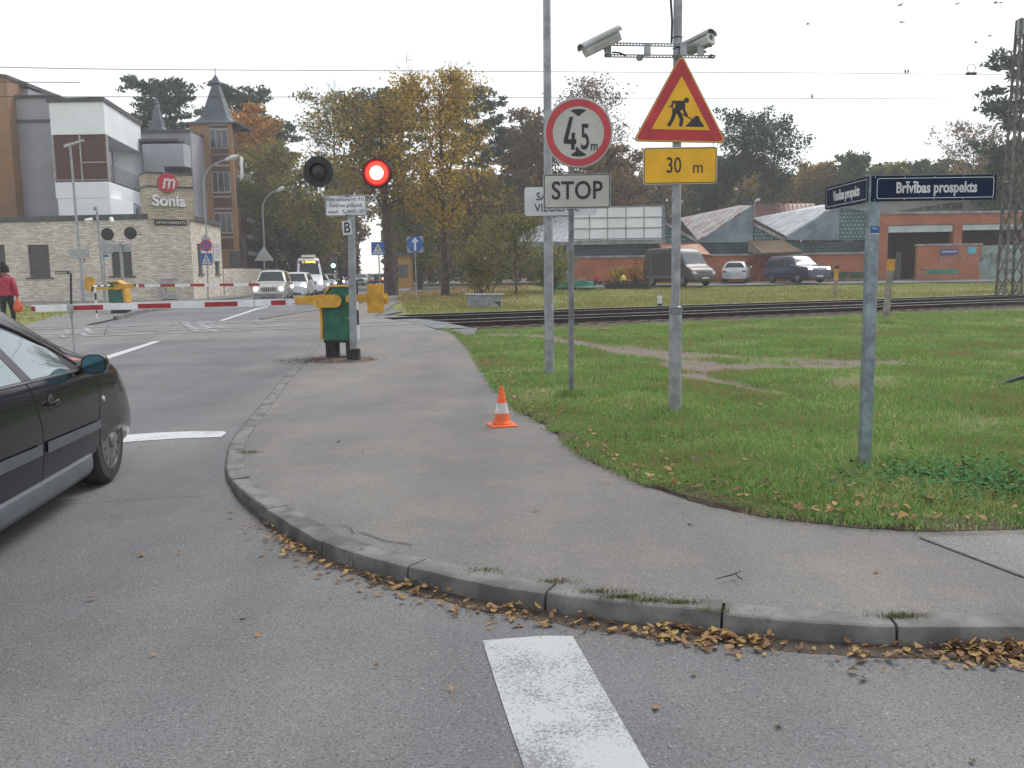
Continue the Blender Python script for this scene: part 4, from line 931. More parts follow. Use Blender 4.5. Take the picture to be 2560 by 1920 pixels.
for q, (px, py, rad, lit) in enumerate(((798, 430, 37, 0), (944, 434, 36.5, 1))):
    c = Vector((X(px, py), -.1, Z(px, py))); r0 = rad / 2250 * Y
    br = MB(); sd = 1 if q == 0 else -1
    br.tube(catmull([(c.x + .01 * sd, -.03, c.z - r0 * .9), (c.x + .015 * sd, -.03, c.z - r0 - .08), (c.x + .1 * sd, -.03, c.z - r0 - .19), (c.x + .22 * sd, -.03, c.z - r0 - .23), (xt, -.02, c.z - r0 - .24)], 5), .016, 8)
    lb = 'unlit dark round lamp' if not lit else 'round lamp glowing bright red'
    h = MB().lathe([(0, .0), (r0 * .99, .0), (r0, .006), (r0, .012), (r0 * .99, .016), (0, .02)], 40, o=tuple(c + Vector((0, .02, 0))), axis='Y')
    lamp = h.build('lamp_screen', mat('lamp_black', (.018, .017, .018), .5), t, label=lb)
    br.build('lamp_bracket', mat('bracket_pale', (.5, .5, .5), .5), t, smooth=True)
    r1 = r0 * (.93 if lit else .56)
    MB().lathe([(r1, -.07), (r1 * .96, -.07), (r1 * .94, .0)] , 32, o=tuple(c + Vector((0, .02, 0))), axis='Y').lathe([(r1, -.07), (r1, .0)], 32, o=tuple(c + Vector((0, .02, 0))), axis='Y').build('lamp_hood', mat('lamp_black', (.018, .017, .018), .5), lamp)
    if lit:
        m1 = mat('lit_red_lens', (.5, .02, .02), .3, emit=(1.0, .03, .012), es=1.1); m2 = mat('lit_red_core', (.8, .2, .2), .3, emit=(1.0, .42, .36), es=4.5)
        MB().lathe([(0, -.045), (r1 * .6, -.04), (r1 * .8, -.03)], 32, o=tuple(c + Vector((0, .02, 0))), axis='Y').build('lens', m1, lamp); MB().lathe([(r1 * .8, -.03), (r1 * .97, -.02)], 32, o=tuple(c + Vector((0, .02, 0))), axis='Y').build('lens_glow_ring', mat('painted_red_glow', (.3, .01, .02), .4, emit=(.55, .01, .02), es=.22), lamp)  # outer ring's weak red emission imitates lens light reflected inside the hood
        MB().lathe([(0, -.062), (r1 * .36, -.06), (r1 * .47, -.055), (r1 * .48, -.03)], 32, o=tuple(c + Vector((0, .02, 0))), axis='Y').build('lens_core', m2, lamp)
    else:
        MB().lathe([(0, -.03), (r1 * .6, -.024), (r1 * .95, -.005)], 32, o=tuple(c + Vector((0, .02, 0))), axis='Y').build('lens', mat('unlit_lens', (.035, .028, .03), .25), lamp, smooth=True)
x0, x1 = X(824), X(926); z0, z1 = Z(875, 541), Z(875, 488)
sg = MB().plate(rrect(x0, x1, z0, z1, .035), -.075, -.06).build('information_plate', galv, t)
MB().plate(rrect(x0 + .012, x1 - .012, z0 + .012, z1 - .012, .028), -.077, -.0752).build('plate_rim', letter, sg)
MB().plate(rrect(x0 + .018, x1 - .018, z0 + .018, z1 - .018, .025), -.079, -.0772).build('plate_face', mat('info_white', (.74, .75, .76), .5), sg)
lt = mat('letter_grey', (.05, .05, .06), .5); xm = (x0 + x1) / 2
text('Pārbrauktuve Nr. 912', 'lettering', sg, lt, .083, (xm, -.081, z1 - .075), .87, .004)
text('Ārkārtas gadījumā', 'lettering', sg, lt, .083, (xm, -.081, z1 - .175), .87, .004)
text('zvanīt', 'lettering', sg, lt, .083, (x0 + .045, -.081, z1 - .28), .9, .004, align='LEFT'); text('80021181', 'lettering', sg, lt, .083, (x1 - .035, -.081, z1 - .28), .87, .004, align='RIGHT')
b = MB().tube([(xm - .045, -.081, z1 - .25), (xm - .04, -.081, z1 - .275), (xm - .015, -.081, z1 - .3), (xm + .01, -.081, z1 - .305)], [.012, .005, .005, .012], 6).build('phone_symbol', letter, sg)
b = MB(); b.plate(rrect(X(873), X(889), z1 - .035, z1 - .012, .008), -.082, -.0795).plate(rrect(X(873), X(889), z0 + .012, z0 + .03, .008), -.082, -.0795).build('plate_clip', galvd, sg)
x0, x1 = X(863), X(889); z0, z1 = Z(876, 588), Z(876, 553)
sg = MB().add([(x0, -.068, z1), (x1 - .02, -.068, z1 + .006), (x1 + .004, -.068, z0 + .01), (x0 + .02, -.068, z0 - .004)] + [(x0, -.066, z1), (x1 - .02, -.066, z1 + .006), (x1 + .004, -.066, z0 + .01), (x0 + .02, -.066, z0 - .004)], [(0, 1, 2, 3), (7, 6, 5, 4), (0, 4, 5, 1), (1, 5, 6, 2), (2, 6, 7, 3), (3, 7, 4, 0)]).build('letter_plate', swht2, t)
text('B', 'lettering', sg, letter, .25, ((x0 + x1) / 2, -.0695, (z0 + z1) / 2), .85, .012)
# dug-up twigs and soil at the foot
b = MB(); rnd = random.Random(2)
for k in range(70):
    p = Vector((bxm - .45 + rnd.gauss(0, .33), Y - .05 + rnd.gauss(0, .28), .016)); a = rnd.uniform(0, 6.28); l = rnd.uniform(.04, .22); b.tube([p, p + Vector((math.cos(a) * l / 2, math.sin(a) * l / 2, rnd.uniform(.0, .05))), p + Vector((math.cos(a + .4) * l, math.sin(a + .4) * l, 0))], [.005, .004, .002], 4)
tag(b.build('twigs', mat('twig_brown', (.09, .06, .04), .9)), kind='stuff')
b = MB(); c = Vector((bxm - .2, Y + .05, 0)); n = 28
ring0 = [c + Vector((math.cos(6.28 * k / n) * (.62 + .12 * noise.noise(Vector((k * .9, 0, 0)))), math.sin(6.28 * k / n) * (.55 + .15 * noise.noise(Vector((k * .7, 3, 0)))), pz(15) + .004)) for k in range(n)]
b.add(ring0 + [c + Vector((0, 0, pz(15) + .012))], [(k, (k + 1) % n, n) for k in range(n)]); S('bare_soil', b, mat('soil_patch', (.15, .115, .085), .95, 0, .25, 9, .8, 60, col2=(.09, .065, .05)))
# twig lying on the pavement
p = [G(x, y, .115) for x, y in ((1790, 1447), (1830, 1437), (1851, 1428))]; q = [G(x, y, .116) for x, y in ((1838, 1433), (1846, 1443), (1860, 1449))]
tag(MB().tube(p, [.002, .0035, .002], 5).tube(q, [.003, .003, .0015], 5).build('twig', mat('twig_dark', (.03, .026, .024), .9)), 'thin forked dark twig lying on the bare pavement', 'twig')
# ---- dark bar rising from the lawn at the right edge
a = G(2449, 976, .06); bq = P(2720, 893, a.y - .1)
t = thing('slanting_bar', 'dark slanting metal bar ending above the grass at the right edge', 'metal bar', a)
MB().tube([(0, 0, -.0), tuple(bq - a)], [.022, .024], 12).build('bar', mat('bar_dark', (.04, .045, .05), .35, .4), t, smooth=True)
MB().tube([(-.06, 0, -.022), (.03, 0, .008)], [.006, .016], 8).build('bar_tip', galv, t)
# ---- leaning marker posts and the small white marker
def marker(base, top, Yb, w, lab, band):
    z0 = gz(base[0], Yb) ; p = P(*base, Yb); q = P(*top, Yb); p.z = max(p.z, 0) - .05
    t = thing('marker_post', lab, 'marker post', p); d = q - p; L_ = d.length; u = d.normalized()
    MB().bar((0, 0, 0), tuple(u * (L_ * .97)), w, w * .8).build('post', mat('concrete_post', (.3, .27, .24), .85, 0, .15, 6, .3, 40), t)
    MB().bar(tuple(u * (L_ * band[0])), tuple(u * (L_ * band[1])), w * 1.12, w * .95).build('yellow_band', mat('marker_yellow', (.62, .3, .03), .6), t)
    MB().bar(tuple(u * (L_ * .97)), tuple(u * L_), w * .95, w * .8).build('cap', mat('cap_dark', (.04, .04, .045), .7), t)
    if w > .12: MB().bar(tuple(u * (L_ * band[1])), tuple(u * (L_ * .99)), w * 1.05, w * .9).build('dark_top', mat('cap_dark', (.04, .04, .045), .7), t)
    return t
marker((2213, 812), (2231, 626), 25.2, .15, 'tall leaning concrete marker post with yellow band in front of the rails', (.72, .88))
marker((2086, 741), (2093, 664), 44, .15, 'short concrete marker post with orange band beyond the rails, near the blue car', (.55, .9))
Yb = 36.5; p = P(1649, 768, Yb)
t = thing('rail_marker', 'small white concrete marker with black foot beside the railway', 'marker', (p.x, Yb, -.05)); zt = ZP(1649, 740, Yb) + .05; zm = ZP(1649, 759, Yb) + .05
MB().box(-.085, .085, -.085, .085, -.1, zm).build('foot', mat('cap_dark', (.04, .04, .045), .7), t); MB().box(-.083, .083, -.083, .083, zm, zt).build('body', white_p, t, bevel=.01)
# ---- grey concrete trough by the railway
Yb = 38; p = P(1211, 766, Yb); X = lambda px: XP(px, 750, Yb) - p.x; zt = ZP(1211, 734, Yb)
t = thing('cable_trough', 'grey concrete box with a lid on the grass beyond the rails', 'concrete box', (p.x, Yb, 0))
MB().plate([(X(1170), -.02), (X(1252), -.02), (X(1256), zt - .05), (X(1165), zt - .02)], 0, .7).build('body', mat('grey_concrete', (.27, .28, .31), .8, 0, .12, 3, .2, 20), t, bevel=.01)
MB().add([(X(1163), -.05, zt), (X(1259), -.05, zt - .03), (X(1259), .75, zt - .03), (X(1163), .75, zt), (X(1163), -.05, zt - .05), (X(1259), -.05, zt - .08), (X(1259), .75, zt - .08), (X(1163), .75, zt - .05)], [(0, 1, 2, 3), (7, 6, 5, 4), (0, 4, 5, 1), (1, 5, 6, 2), (2, 6, 7, 3), (3, 7, 4, 0)]).build('lid', mat('grey_concrete_light', (.36, .37, .4), .8), t)
MB().add([(X(1234), -.004, .22), (X(1252), -.004, .26), (X(1251), -.004, .02), (X(1245), -.004, .1)], [(0, 1, 2, 3)]).build('broken_corner', mat('cap_dark', (.04, .04, .045), .7), t)
# ================================================================== VEHICLES
def carpaint(name, col, coat=.6, metal=.3, rough=.35):
    return mat('paint_' + name, col, rough, metal, .05, 3, coat=coat)
lampg = mat('headlamp_glass', (.45, .47, .5), .15, .2, .1, 30); tailr = mat('tail_lamp_red', (.3, .02, .02), .2); plate_m = mat('number_plate', (.6, .6, .6), .5)
litw = mat('lit_headlamp', (.9, .9, .85), .3, emit=(1, .97, .9), es=9); trim = mat('black_trim', (.03, .03, .033), .6); alloy = mat('alloy_rim', (.35, .36, .37), .35, .8, .1, 10)
arch_m = mat('wheel_arch_black', (.012, .012, .013), .9)

class Car:
    """a car body as one surface: stations along y (front = +y), a half ring at every station"""
    def __init__(s, L, W, top, belt, zb=.2, tuck=.36, nose=.55, tail=.35, gnd=.17, planf=.80, planr=.86):
        s.L, s.W, s.top, s.belt, s.zb, s.tuck, s.nose, s.tail, s.planf, s.planr = L, W, top, belt, zb, tuck, nose, tail, planf, planr
    def it(s, pts, y): return float(np.interp(y, [p[0] for p in pts], [p[1] for p in pts]))
    def sm(s, pts, y, k=.09): return sum(s.it(pts, y + d) * w for d, w in ((-2 * k, .1), (-k, .22), (0, .36), (k, .22), (2 * k, .1)))
    def width(s, y):
        h = s.L / 2; f = 1.0
        df = h - y; dr = y + h
        if df < s.nose: f = min(f, s.planf + (1 - s.planf) * math.sqrt(max(0, 1 - (1 - df / s.nose) ** 2)))
        if dr < s.tail: f = min(f, s.planr + (1 - s.planr) * math.sqrt(max(0, 1 - (1 - dr / s.tail) ** 2)))
        return s.W / 2 * f * (1 - .03 * (y / h) ** 2)
    def ring(s, y):
        w = s.width(y); t = s.sm(s.top, y); b = min(s.sm(s.belt, y), t - .03); g = max(0, t - b); zb = s.zb
        h = s.L / 2; e = min(h - y, y + h)
        if e < .12: zb = zb + .03 * (1 - e / .12)
        x6 = .94 * w - s.tuck * max(0, g - .05) - .02
        c = [(0, zb), (.8 * w, zb), (.955 * w, zb + .05), (.995 * w, zb + .32 * (b - zb)), (w, zb + .6 * (b - zb)), (.985 * w, b - .1), (.955 * w, b), (x6 + .02, t - .085 * min(1, g / .25)), (x6 - .1, t - .025 * min(1, g / .2)), (.35 * w, t - .004), (0, t)]
        for _ in range(2):
            n = [c[0]]
            for p, q in zip(c, c[1:]): n += [(p[0] * .75 + q[0] * .25, p[1] * .75 + q[1] * .25), (p[0] * .25 + q[0] * .75, p[1] * .25 + q[1] * .75)]
            n.append(c[-1]); c = n
        return c
    def side(s, y, z):                       # half width of the skin at y, z
        r = s.ring(y); r = r[2:]; best = None
        for p, q in zip(r, r[1:]):
            if p[1] <= z <= q[1] and q[1] > p[1]: return p[0] + (q[0] - p[0]) * (z - p[1]) / (q[1] - p[1])
        return r[0][0] if z < r[0][1] else .0
    def topz(s, y, x):
        r = s.ring(y); x = abs(x)
        for p, q in list(zip(r, r[1:]))[::-1]:
            if q[0] <= x <= p[0]: return q[1] + (p[1] - q[1]) * (x - q[0]) / max(1e-6, p[0] - q[0])
        return r[-1][1]
    def frontY(s, x, z, sg=1):
        lo, hi = 0.0, s.L / 2
        for _ in range(18):
            m = (lo + hi) / 2; y = m * sg
            ok = z <= s.topz(y, x) and abs(x) <= s.side(y, min(z, s.topz(y, x) - .001))
            lo, hi = (m, hi) if ok else (lo, m)
        return lo * sg
    def body(s, n=64):
        h = s.L / 2; ys = sorted(set([-h, -h + .02, -h + .06, h - .06, h - .02, h] + list(np.linspace(-h + .27, h - .27, n)) + [sg_ * (h - e_) for sg_ in (-1, 1) for e_ in (.005, .012, .035, .05, .075, .095, .12, .15, .18, .22, .25)])); rows = []
        for i, y in enumerate(ys):
            r = s.ring(y); 
            row = [(-x, y, z) for x, z in r[::-1]][:-1] + [(x, y, z) for x, z in r]
            rows.append(row)
        m = MB(); m.grid(rows)
        nc = len(rows[0])
        # close the ends and the floor
        for row in (rows[0], rows[-1]):
            c = len(m.v); 
            m.add(row, [tuple(range(nc))])
        return m
def side_patch(car, q, sgn, off=.004, nu=8, nv=5, m=0, mb=None):
    """q: (y, z) corners rear-bottom, front-bottom, front-top, rear-top"""
    mb = mb or MB(); rows = []
    for j in range(nv + 1):
        v = j / nv; row = []
        for i in range(nu + 1):
            u = i / nu; y = (q[0][0] * (1 - u) + q[1][0] * u) * (1 - v) + (q[3][0] * (1 - u) + q[2][0] * u) * v
            z = (q[0][1] * (1 - u) + q[1][1] * u) * (1 - v) + (q[3][1] * (1 - u) + q[2][1] * u) * v
            row.append((sgn * (car.side(y, z) + off), y, z))
        rows.append(row)
    return mb.grid(rows, m)
def side_line(car, pts, sgn, r=.006, off=.002, n=6, m=0, mb=None, flat=None):
    mb = mb or MB(); pp = []
    for a, b in zip(pts, pts[1:]):
        for k in range(n): t = k / n; y = a[0] + (b[0] - a[0]) * t; z = a[1] + (b[1] - a[1]) * t; pp.append(Vector((sgn * (car.side(y, z) + off), y, z)))
    y, z = pts[-1]; pp.append(Vector((sgn * (car.side(y, z) + off), y, z))); return mb.tube(pp, r, 6, m)
def end_patch(car, x0, x1, z0, z1, sg, off=.006, nu=8, nv=3, mb=None, m=0, x0t=None, x1t=None):
    mb = mb or MB(); rows = []
    for j in range(nv + 1):
        v = j / nv; z = z0 + (z1 - z0) * v; row = []; a = x0 + ((x0t if x0t is not None else x0) - x0) * v; b = x1 + ((x1t if x1t is not None else x1) - x1) * v
        for i in range(nu + 1):
            x = a + (b - a) * i / nu; row.append((x, car.frontY(x, z, sg) + off * sg, z))
        rows.append(row)
    return mb.grid(rows, m)
def screen(car, y0, y1, f0=.9, f1=.9, off=.006, nu=8, nv=6):
    mb = MB(); rows = []
    for j in range(nv + 1):
        v = j / nv; y = y0 + (y1 - y0) * v; r = car.ring(y); t = r[-1][1]; 
        # widest x near the top of the ring
        xm = car.side(y, t - .05 * 1) if True else 0; f = f0 + (f1 - f0) * v; row = []
        for i in range(nu + 1):
            x = (i / nu * 2 - 1) * xm * f; row.append((x, y + (off if y0 > y1 else -off), car.topz(y, x) + off))
        rows.append(row)
    return mb.grid(rows)
def wheel(par, x, y, r, w=.2, spokes=7, m_rim=None, name='wheel', detail=True):
    sg = 1 if x > 0 else -1
    t = MB().lathe([(r * .62, -w / 2), (r * .9, -w / 2), (r * .975, -w / 2 + .02), (r, -w / 2 + .045), (r, w / 2 - .045), (r * .975, w / 2 - .02), (r * .9, w / 2), (r * .64, w / 2), (r * .62, w / 2 - .03)], 40, o=(x, y, r), axis='X')
    o = t.build(name, rubber, par, smooth=True); m_rim = m_rim or alloy; xo = x + sg * w / 2
    MB().lathe([(r * .64, -.012 * sg), (r * .655, .002 * sg), (r * .60, .004 * sg), (r * .585, -.03 * sg)], 40, o=(xo, y, r), axis='X').build('rim', m_rim, o, smooth=True)
    MB().lathe([(r * .62, 0), (.0, 0)], 32, o=(xo - sg * .05, y, r), axis='X').build('brake_disc', arch_m, o)
    if detail:
        b = MB()
        for k in range(spokes):
            a = 2 * math.pi * k / spokes; ca, sa = math.cos(a), math.sin(a); ta = Vector((0, -sa, ca)); ra = Vector((0, ca, sa)); c = Vector((xo, y, r))
            hw0, hw1 = r * .075, r * .11
            v = [c + Vector((sg * .006, 0, 0)) + ra * (r * .1) + ta * hw0, c + Vector((sg * .006, 0, 0)) + ra * (r * .1) - ta * hw0, c + Vector((-sg * .004, 0, 0)) + ra * (r * .61) - ta * hw1, c + Vector((-sg * .004, 0, 0)) + ra * (r * .61) + ta * hw1]
            v2 = [p - Vector((sg * .025, 0, 0)) for p in v]; b.add(v + v2, [(0, 1, 2, 3), (7, 6, 5, 4), (0, 4, 5, 1), (1, 5, 6, 2), (2, 6, 7, 3), (3, 7, 4, 0)])
        b.lathe([(r * .16, -.01), (r * .16, .012 * sg), (r * .12, .02 * sg), (0, .022 * sg)], 20, o=(xo, y, r), axis='X')
        b.build('hubcap', m_rim, o, smooth=False)
    return o
def cut_arches(body, car, ys, r, depth=.28):
    cut = MB()
    for y in ys:
        for sg in (-1, 1): cut.cyl((sg * (car.W / 2 - depth), y, r), (sg * (car.W / 2 + .2), y, r), r + .045, n=36)
    c = cut.build('cutter', arch_m); body.data.materials.append(arch_m)
    md = body.modifiers.new('b', 'BOOLEAN'); md.operation = 'DIFFERENCE'; md.object = c; md.solver = 'EXACT'
    try: md.material_mode = 'TRANSFER'
    except Exception: pass
    bpy.context.view_layer.update()
    me = bpy.data.meshes.new_from_object(body.evaluated_get(bpy.context.evaluated_depsgraph_get()))
    body.modifiers.clear(); body.data = me; bpy.data.objects.remove(c)
    me.polygons.foreach_set('use_smooth', [True] * len(me.polygons))
    try: me.set_sharp_from_angle(angle=R(35))
    except Exception: pass

def simple_car(name, label, cat, px, Yd, rz, spec, paint, kind='hatch', group=None, z=0.0, lit=True, facing=1, plates='', lab=None, sx=1.0):
    """a road car seen some way off; spec gives the profile"""
    L_, W_, top, belt, wb = spec['L'], spec['W'], spec['top'], spec['belt'], spec['wb']
    loc = (XP(px, 700, Yd), Yd, z); t = thing(name, label, cat, loc, rz, group)
    c = Car(L_, W_, top, belt, spec.get('zb', .22), spec.get('tuck', .36), spec.get('nose', .5), spec.get('tail', .35), planf=spec.get('planf', .82), planr=spec.get('planr', .88))
    b = c.body(spec.get('n', 40)).build('body', [paint], t, smooth=True); rw = spec.get('rw', .32)
    cut_arches(b, c, (wb / 2 + spec.get('wo', 0), -wb / 2 + spec.get('wo', 0)), rw)
    for y in (wb / 2 + spec.get('wo', 0), -wb / 2 + spec.get('wo', 0)):
        for sg in (-1, 1): wheel(t, sg * (W_ / 2 - .12), y, rw, .2, 6)
    for q in spec['windows']:
        for sg in (-1, 1): side_patch(c, q, sg, .004, 6, 4).build('side_window', dglass, t)
    a = spec['ws']; screen(c, a[0], a[1], .9, .86).build('windscreen', spec.get('wsm', dglass), t, smooth=True)
    if spec.get('rw_s'): a = spec['rw_s']; screen(c, a[0], a[1], .88, .86).build('rear_window', dglass, t, smooth=True)
    hl = spec['hl']
    for sg in (-1, 1):
        h = end_patch(c, sg * hl[0], sg * hl[1], hl[2], hl[3], 1, .008, 5, 3).build('headlight', lampg, t)
        if lit:
            cx_ = sg * (hl[0] + hl[1]) / 2; cz_ = (hl[2] + hl[3]) / 2; y_ = c.frontY(cx_, cz_) + .01; rl_ = spec.get('lr', .085)
            MB().lathe([(0, .05), (rl_ * .7, .035), (rl_, 0)], 16, o=(cx_, y_, cz_), axis='Y').build('lit_bulb', litw, h)
        tl = spec.get('tl', (W_ * .34, W_ * .43, .62, .82)); end_patch(c, sg * tl[0], sg * tl[1], tl[2], tl[3], -1, .008, 4, 3).build('tail_light', tailr, t)
    gr = spec['gr']; g_ = end_patch(c, -gr[0], gr[0], gr[1], gr[2], 1, .007, 8, 2).build('grille', spec.get('grm', trim), t)
    if spec.get('slots'):
        s_ = MB()
        for k in range(spec['slots']):
            x = -gr[0] * .88 + gr[0] * 1.76 * k / (spec['slots'] - 1); hw = gr[0] / spec['slots'] * .66; end_patch(c, x - hw, x + hw, gr[1] + .02, gr[2] - .02, 1, .018, 1, 6, s_)
        s_.build('grille_slots', trim, g_)
    end_patch(c, -gr[0] * 1.1, gr[0] * 1.1, c.zb + .04, c.zb + .15, 1, .006, 6, 1).build('lower_intake', trim, t)
    y_ = c.frontY(0, c.zb + .2) + .012; pl = MB().box(-.26, .26, y_, y_ + .01, c.zb + .16, c.zb + .27).build('number_plate', plate_m, t)
    y_ = c.frontY(0, .6, -1) - .015; MB().box(-.26, .26, y_ - .008, y_, .55, .66).build('number_plate', plate_m, t)
    m = spec['mir']
    for sg in (-1, 1): MB().lathe([(0, -.11), (.06, -.1), (.085, -.03), (.085, .04), (.05, .085), (0, .09)], 10, o=(sg * (c.side(m[0], m[1]) + .11), m[0], m[1] + .06), axis='Y').bar((sg * c.side(m[0], m[1]), m[0], m[1]), (sg * (c.side(m[0], m[1]) + .1), m[0], m[1] + .04), .04, .04).build('wing_mirror', spec.get('mirm', paint), t, smooth=True)
    for ln in spec.get('lines', []):
        for sg in (-1, 1): side_line(c, ln, sg, .004, .0, m=0).build('door_gap', trim, t)
    if spec.get('clad'):
        for sg in (-1, 1): side_patch(c, spec['clad'], sg, .008, 10, 2).build('side_moulding', spec['cladm'], t)
    return t, c
# profiles
def S_suv(L=4.6, W=1.84, H=1.76, hood=1.05): 
    h = L / 2
    return dict(L=L, W=W, wb=2.7, rw=.37, tuck=.30, top=[(-h, .8), (-h + .03, 1.05), (-h + .2, H - .06), (-h + .5, H - .01), (.0, H), (.45, H - .04), (1.15, hood + .03), (h - .14, hood - .07), (h - .05, hood - .16), (h, .7)],
                belt=[(-h, 1.02), (.9, 1.04), (1.2, hood - .03), (h - .1, .95), (h, .65)], ws=(1.12, .52), rw_s=(-h + .07, -h + .19), windows=[((-.05, 1.07), (.95, 1.07), (.5, H - .14), (-.05, H - .13)), ((-1.05, 1.07), (-.12, 1.07), (-.12, H - .13), (-1.05, H - .13)), ((-h + .35, 1.08), (-1.15, 1.07), (-1.15, H - .13), (-h + .5, H - .14))],
                hl=(.55, .82, .72, .9), gr=(.45, .72, .93), mir=(.85, 1.02), tl=(.7, .85, .75, 1.3), lines=[[(-.08, .35), (-.08, 1.05)], [(1.0, .4), (1.02, 1.03)], [(-1.1, .6), (-1.1, 1.05)]], nose=.4)
def S_hatch(L=4.2, W=1.74, H=1.47, hood=.95):
    h = L / 2
    return dict(L=L, W=W, wb=2.6, rw=.31, tuck=.42, top=[(-h, .6), (-h + .05, .95), (-h + .55, H - .07), (-h + 1.1, H), (.0, H), (.3, H - .05), (1.15, hood + .02), (h - .25, hood - .16), (h - .06, .62), (h, .45)],
                belt=[(-h, .92), (.9, .93), (1.2, hood - .04), (h - .2, .76), (h, .4)], ws=(1.1, .35), rw_s=(-h + .12, -h + .55), windows=[((-.05, .95), (.85, .95), (.35, H - .12), (-.05, H - .1)), ((-1.0, .96), (-.12, .95), (-.12, H - .1), (-1.0, H - .12))],
                hl=(.5, .78, .6, .76), gr=(.38, .58, .7), mir=(.75, .95), lines=[[(-.08, .3), (-.08, .93)], [(.95, .35), (.95, .93)]], nose=.7, planf=.74)
champ = carpaint('champagne', (.50, .48, .44)); silv = carpaint('silver', (.52, .55, .58)); wht = mat('paint_white', (.72, .73, .75), .4, 0, .04, 3, coat=.4); dblue = carpaint('dark_blue', (.035, .04, .09)); brn = mat('paint_brown', (.055, .043, .04), .5, 0, .15, 3, coat=.2); gre = carpaint('grey', (.12, .125, .13))
FACE = R(180 + 9)
sj = S_suv(4.6, 1.84, 1.78, 1.08); sj.update(slots=7, grm=champ, gr=(.38, .60, .86), hl=(.5, .82, .68, .84), lr=.10, clad=((-1.0, .42), (.95, .42), (.95, .58), (-1.0, .58)), cladm=mat('cladding_grey_brown', (.2, .19, .18), .6), planf=.9)
jp, jc = simple_car('off_road_car', 'champagne off-road car with lit headlamps, first in the queue at the far barrier', 'car', 683, 50.5, R(180 + 8), sj, champ, group='vehicles queueing beyond the crossing')
b = MB()
for sg in (-1, 1): b.bar((sg * .6, -1.6, 1.83), (sg * .6, .2, 1.83), .04, .04)
for y in (-1.5, -.7, .1): b.bar((-.6, y, 1.81), (.6, y, 1.81), .05, .03)
b.build('roof_rack', trim, jp); end_patch(jc, -.85, .85, .3, .5, 1, .05, 8, 2).build('bumper', sj['cladm'], jp)
sw = S_suv(4.4, 1.8, 1.66, .98); sw['planf'] = .85; sw['lr'] = .16
simple_car('white_car', 'white car with bright headlamps, half hidden behind the champagne off-road car', 'car', 742, 58, R(180 + 6), sw, wht, group='vehicles queueing beyond the crossing')
h = 3.0
sb = dict(L=6.6, W=2.0, wb=4.0, rw=.36, n=44, tuck=.12, nose=.35, planf=.85, planr=.95, top=[(-3.3, 1.2), (-3.25, 2.6), (-3.0, 2.72), (1.2, 2.74), (1.8, 2.62), (2.15, 2.2), (2.6, 1.32), (3.1, 1.05), (3.26, .8), (3.3, .5)], belt=[(-3.3, 1.25), (2.3, 1.25), (2.65, 1.2), (3.1, .9), (3.3, .5)], ws=(2.52, 2.06), rw_s=None,
          windows=[((1.3, 1.3), (2.2, 1.3), (1.95, 1.95), (1.3, 2.0)), ((-.2, 1.3), (1.15, 1.3), (1.15, 2.1), (-.2, 2.1)), ((-1.7, 1.3), (-.35, 1.3), (-.35, 2.1), (-1.7, 2.1)), ((-3.1, 1.3), (-1.85, 1.3), (-1.85, 2.1), (-3.1, 2.1))], hl=(.62, .9, .72, .98), gr=(.42, .72, .98), mir=(2.2, 1.45), zb=.25, mirm=trim, lr=.13, tl=(.8, .95, .8, 1.3))
bs, bc = simple_car('minibus', 'white minibus with an amber destination display above its windscreen', 'minibus', 772, 68.5, R(180 + 14), sb, wht, group='vehicles queueing beyond the crossing')
rows = []
yb_ = 1.98
dp = MB(); f = lambda x, z: bc.frontY(x, z) + .02
for a, b_ in ((-.62, .62),): dp.grid([[(x, f(x * .9, z), z) for x in np.linspace(-.72, .72, 7)] for z in (2.24, 2.32, 2.44, 2.5)])
dsp = dp.build('destination_display', trim, bs)
text('1  CENTRS', 'lettering', dsp, mat('amber_led', (.8, .35, .03), .5, emit=(1, .42, .03), es=3.5), .2, (0, 0, 0), 1, .02, rot=(math.pi / 2, 0, math.pi)); 
dsp.children[0].data.transform(Matrix.Translation((0, f(0, 2.37) + .03, 2.37)))
MB().plate(rrect(-.5, .5, 2.74, 2.9, .07), .6, 1.7).build('roof_unit', wht, bs, bevel=.03)
sh = S_hatch(4.3, 1.75, 1.5); sh['lr'] = .05
simple_car('silver_hatchback', 'silver blue hatchback queueing just right of the minibus', 'car', 799, 74, R(180 + 12), sh, silv, group='vehicles queueing beyond the crossing')
sh2 = S_hatch(4.5, 1.78, 1.5); simple_car('silver_estate', 'pale silver car with headlamps on, fourth car in the queue', 'car', 820, 84, R(180 + 12), sh2, carpaint('pale_silver', (.5, .5, .5)), group='vehicles queueing beyond the crossing')
sh3 = S_hatch(4.6, 1.8, 1.52); sh3['lr'] = .12; tq, cq = simple_car('grey_car', 'grey car at the end of the queue with violet-blue lit lamp edge', 'car', 841, 95, R(180 + 12), sh3, silv, group='vehicles queueing beyond the crossing')
side_patch(cq, ((1.3, .5), (1.9, .5), (1.85, .85), (1.3, .85)), -1, .02, 4, 2).build('violet_light', mat('violet_glow', (.1, .05, .5), .4, emit=(.12, .05, .9), es=1.3), tq)
for px, Yd, nm, lb in ((905, 112, (.45, .46, .48), 'distant pale parked car left of the sunlit road end'), (922, 118, (.06, .05, .05), 'distant dark parked car just left of the road end')):
    simple_car('parked_car', lb, 'car', px, Yd, R(185), S_hatch(), carpaint('far' + str(px), nm), lit=False, group='distant parked cars')
sx_ = S_hatch(); td, cd_ = simple_car('departing_car', 'small distant car driving away with red tail lamps lit', 'car', 946, 120, R(8), sx_, carpaint('dk', (.05, .05, .06)), lit=False)
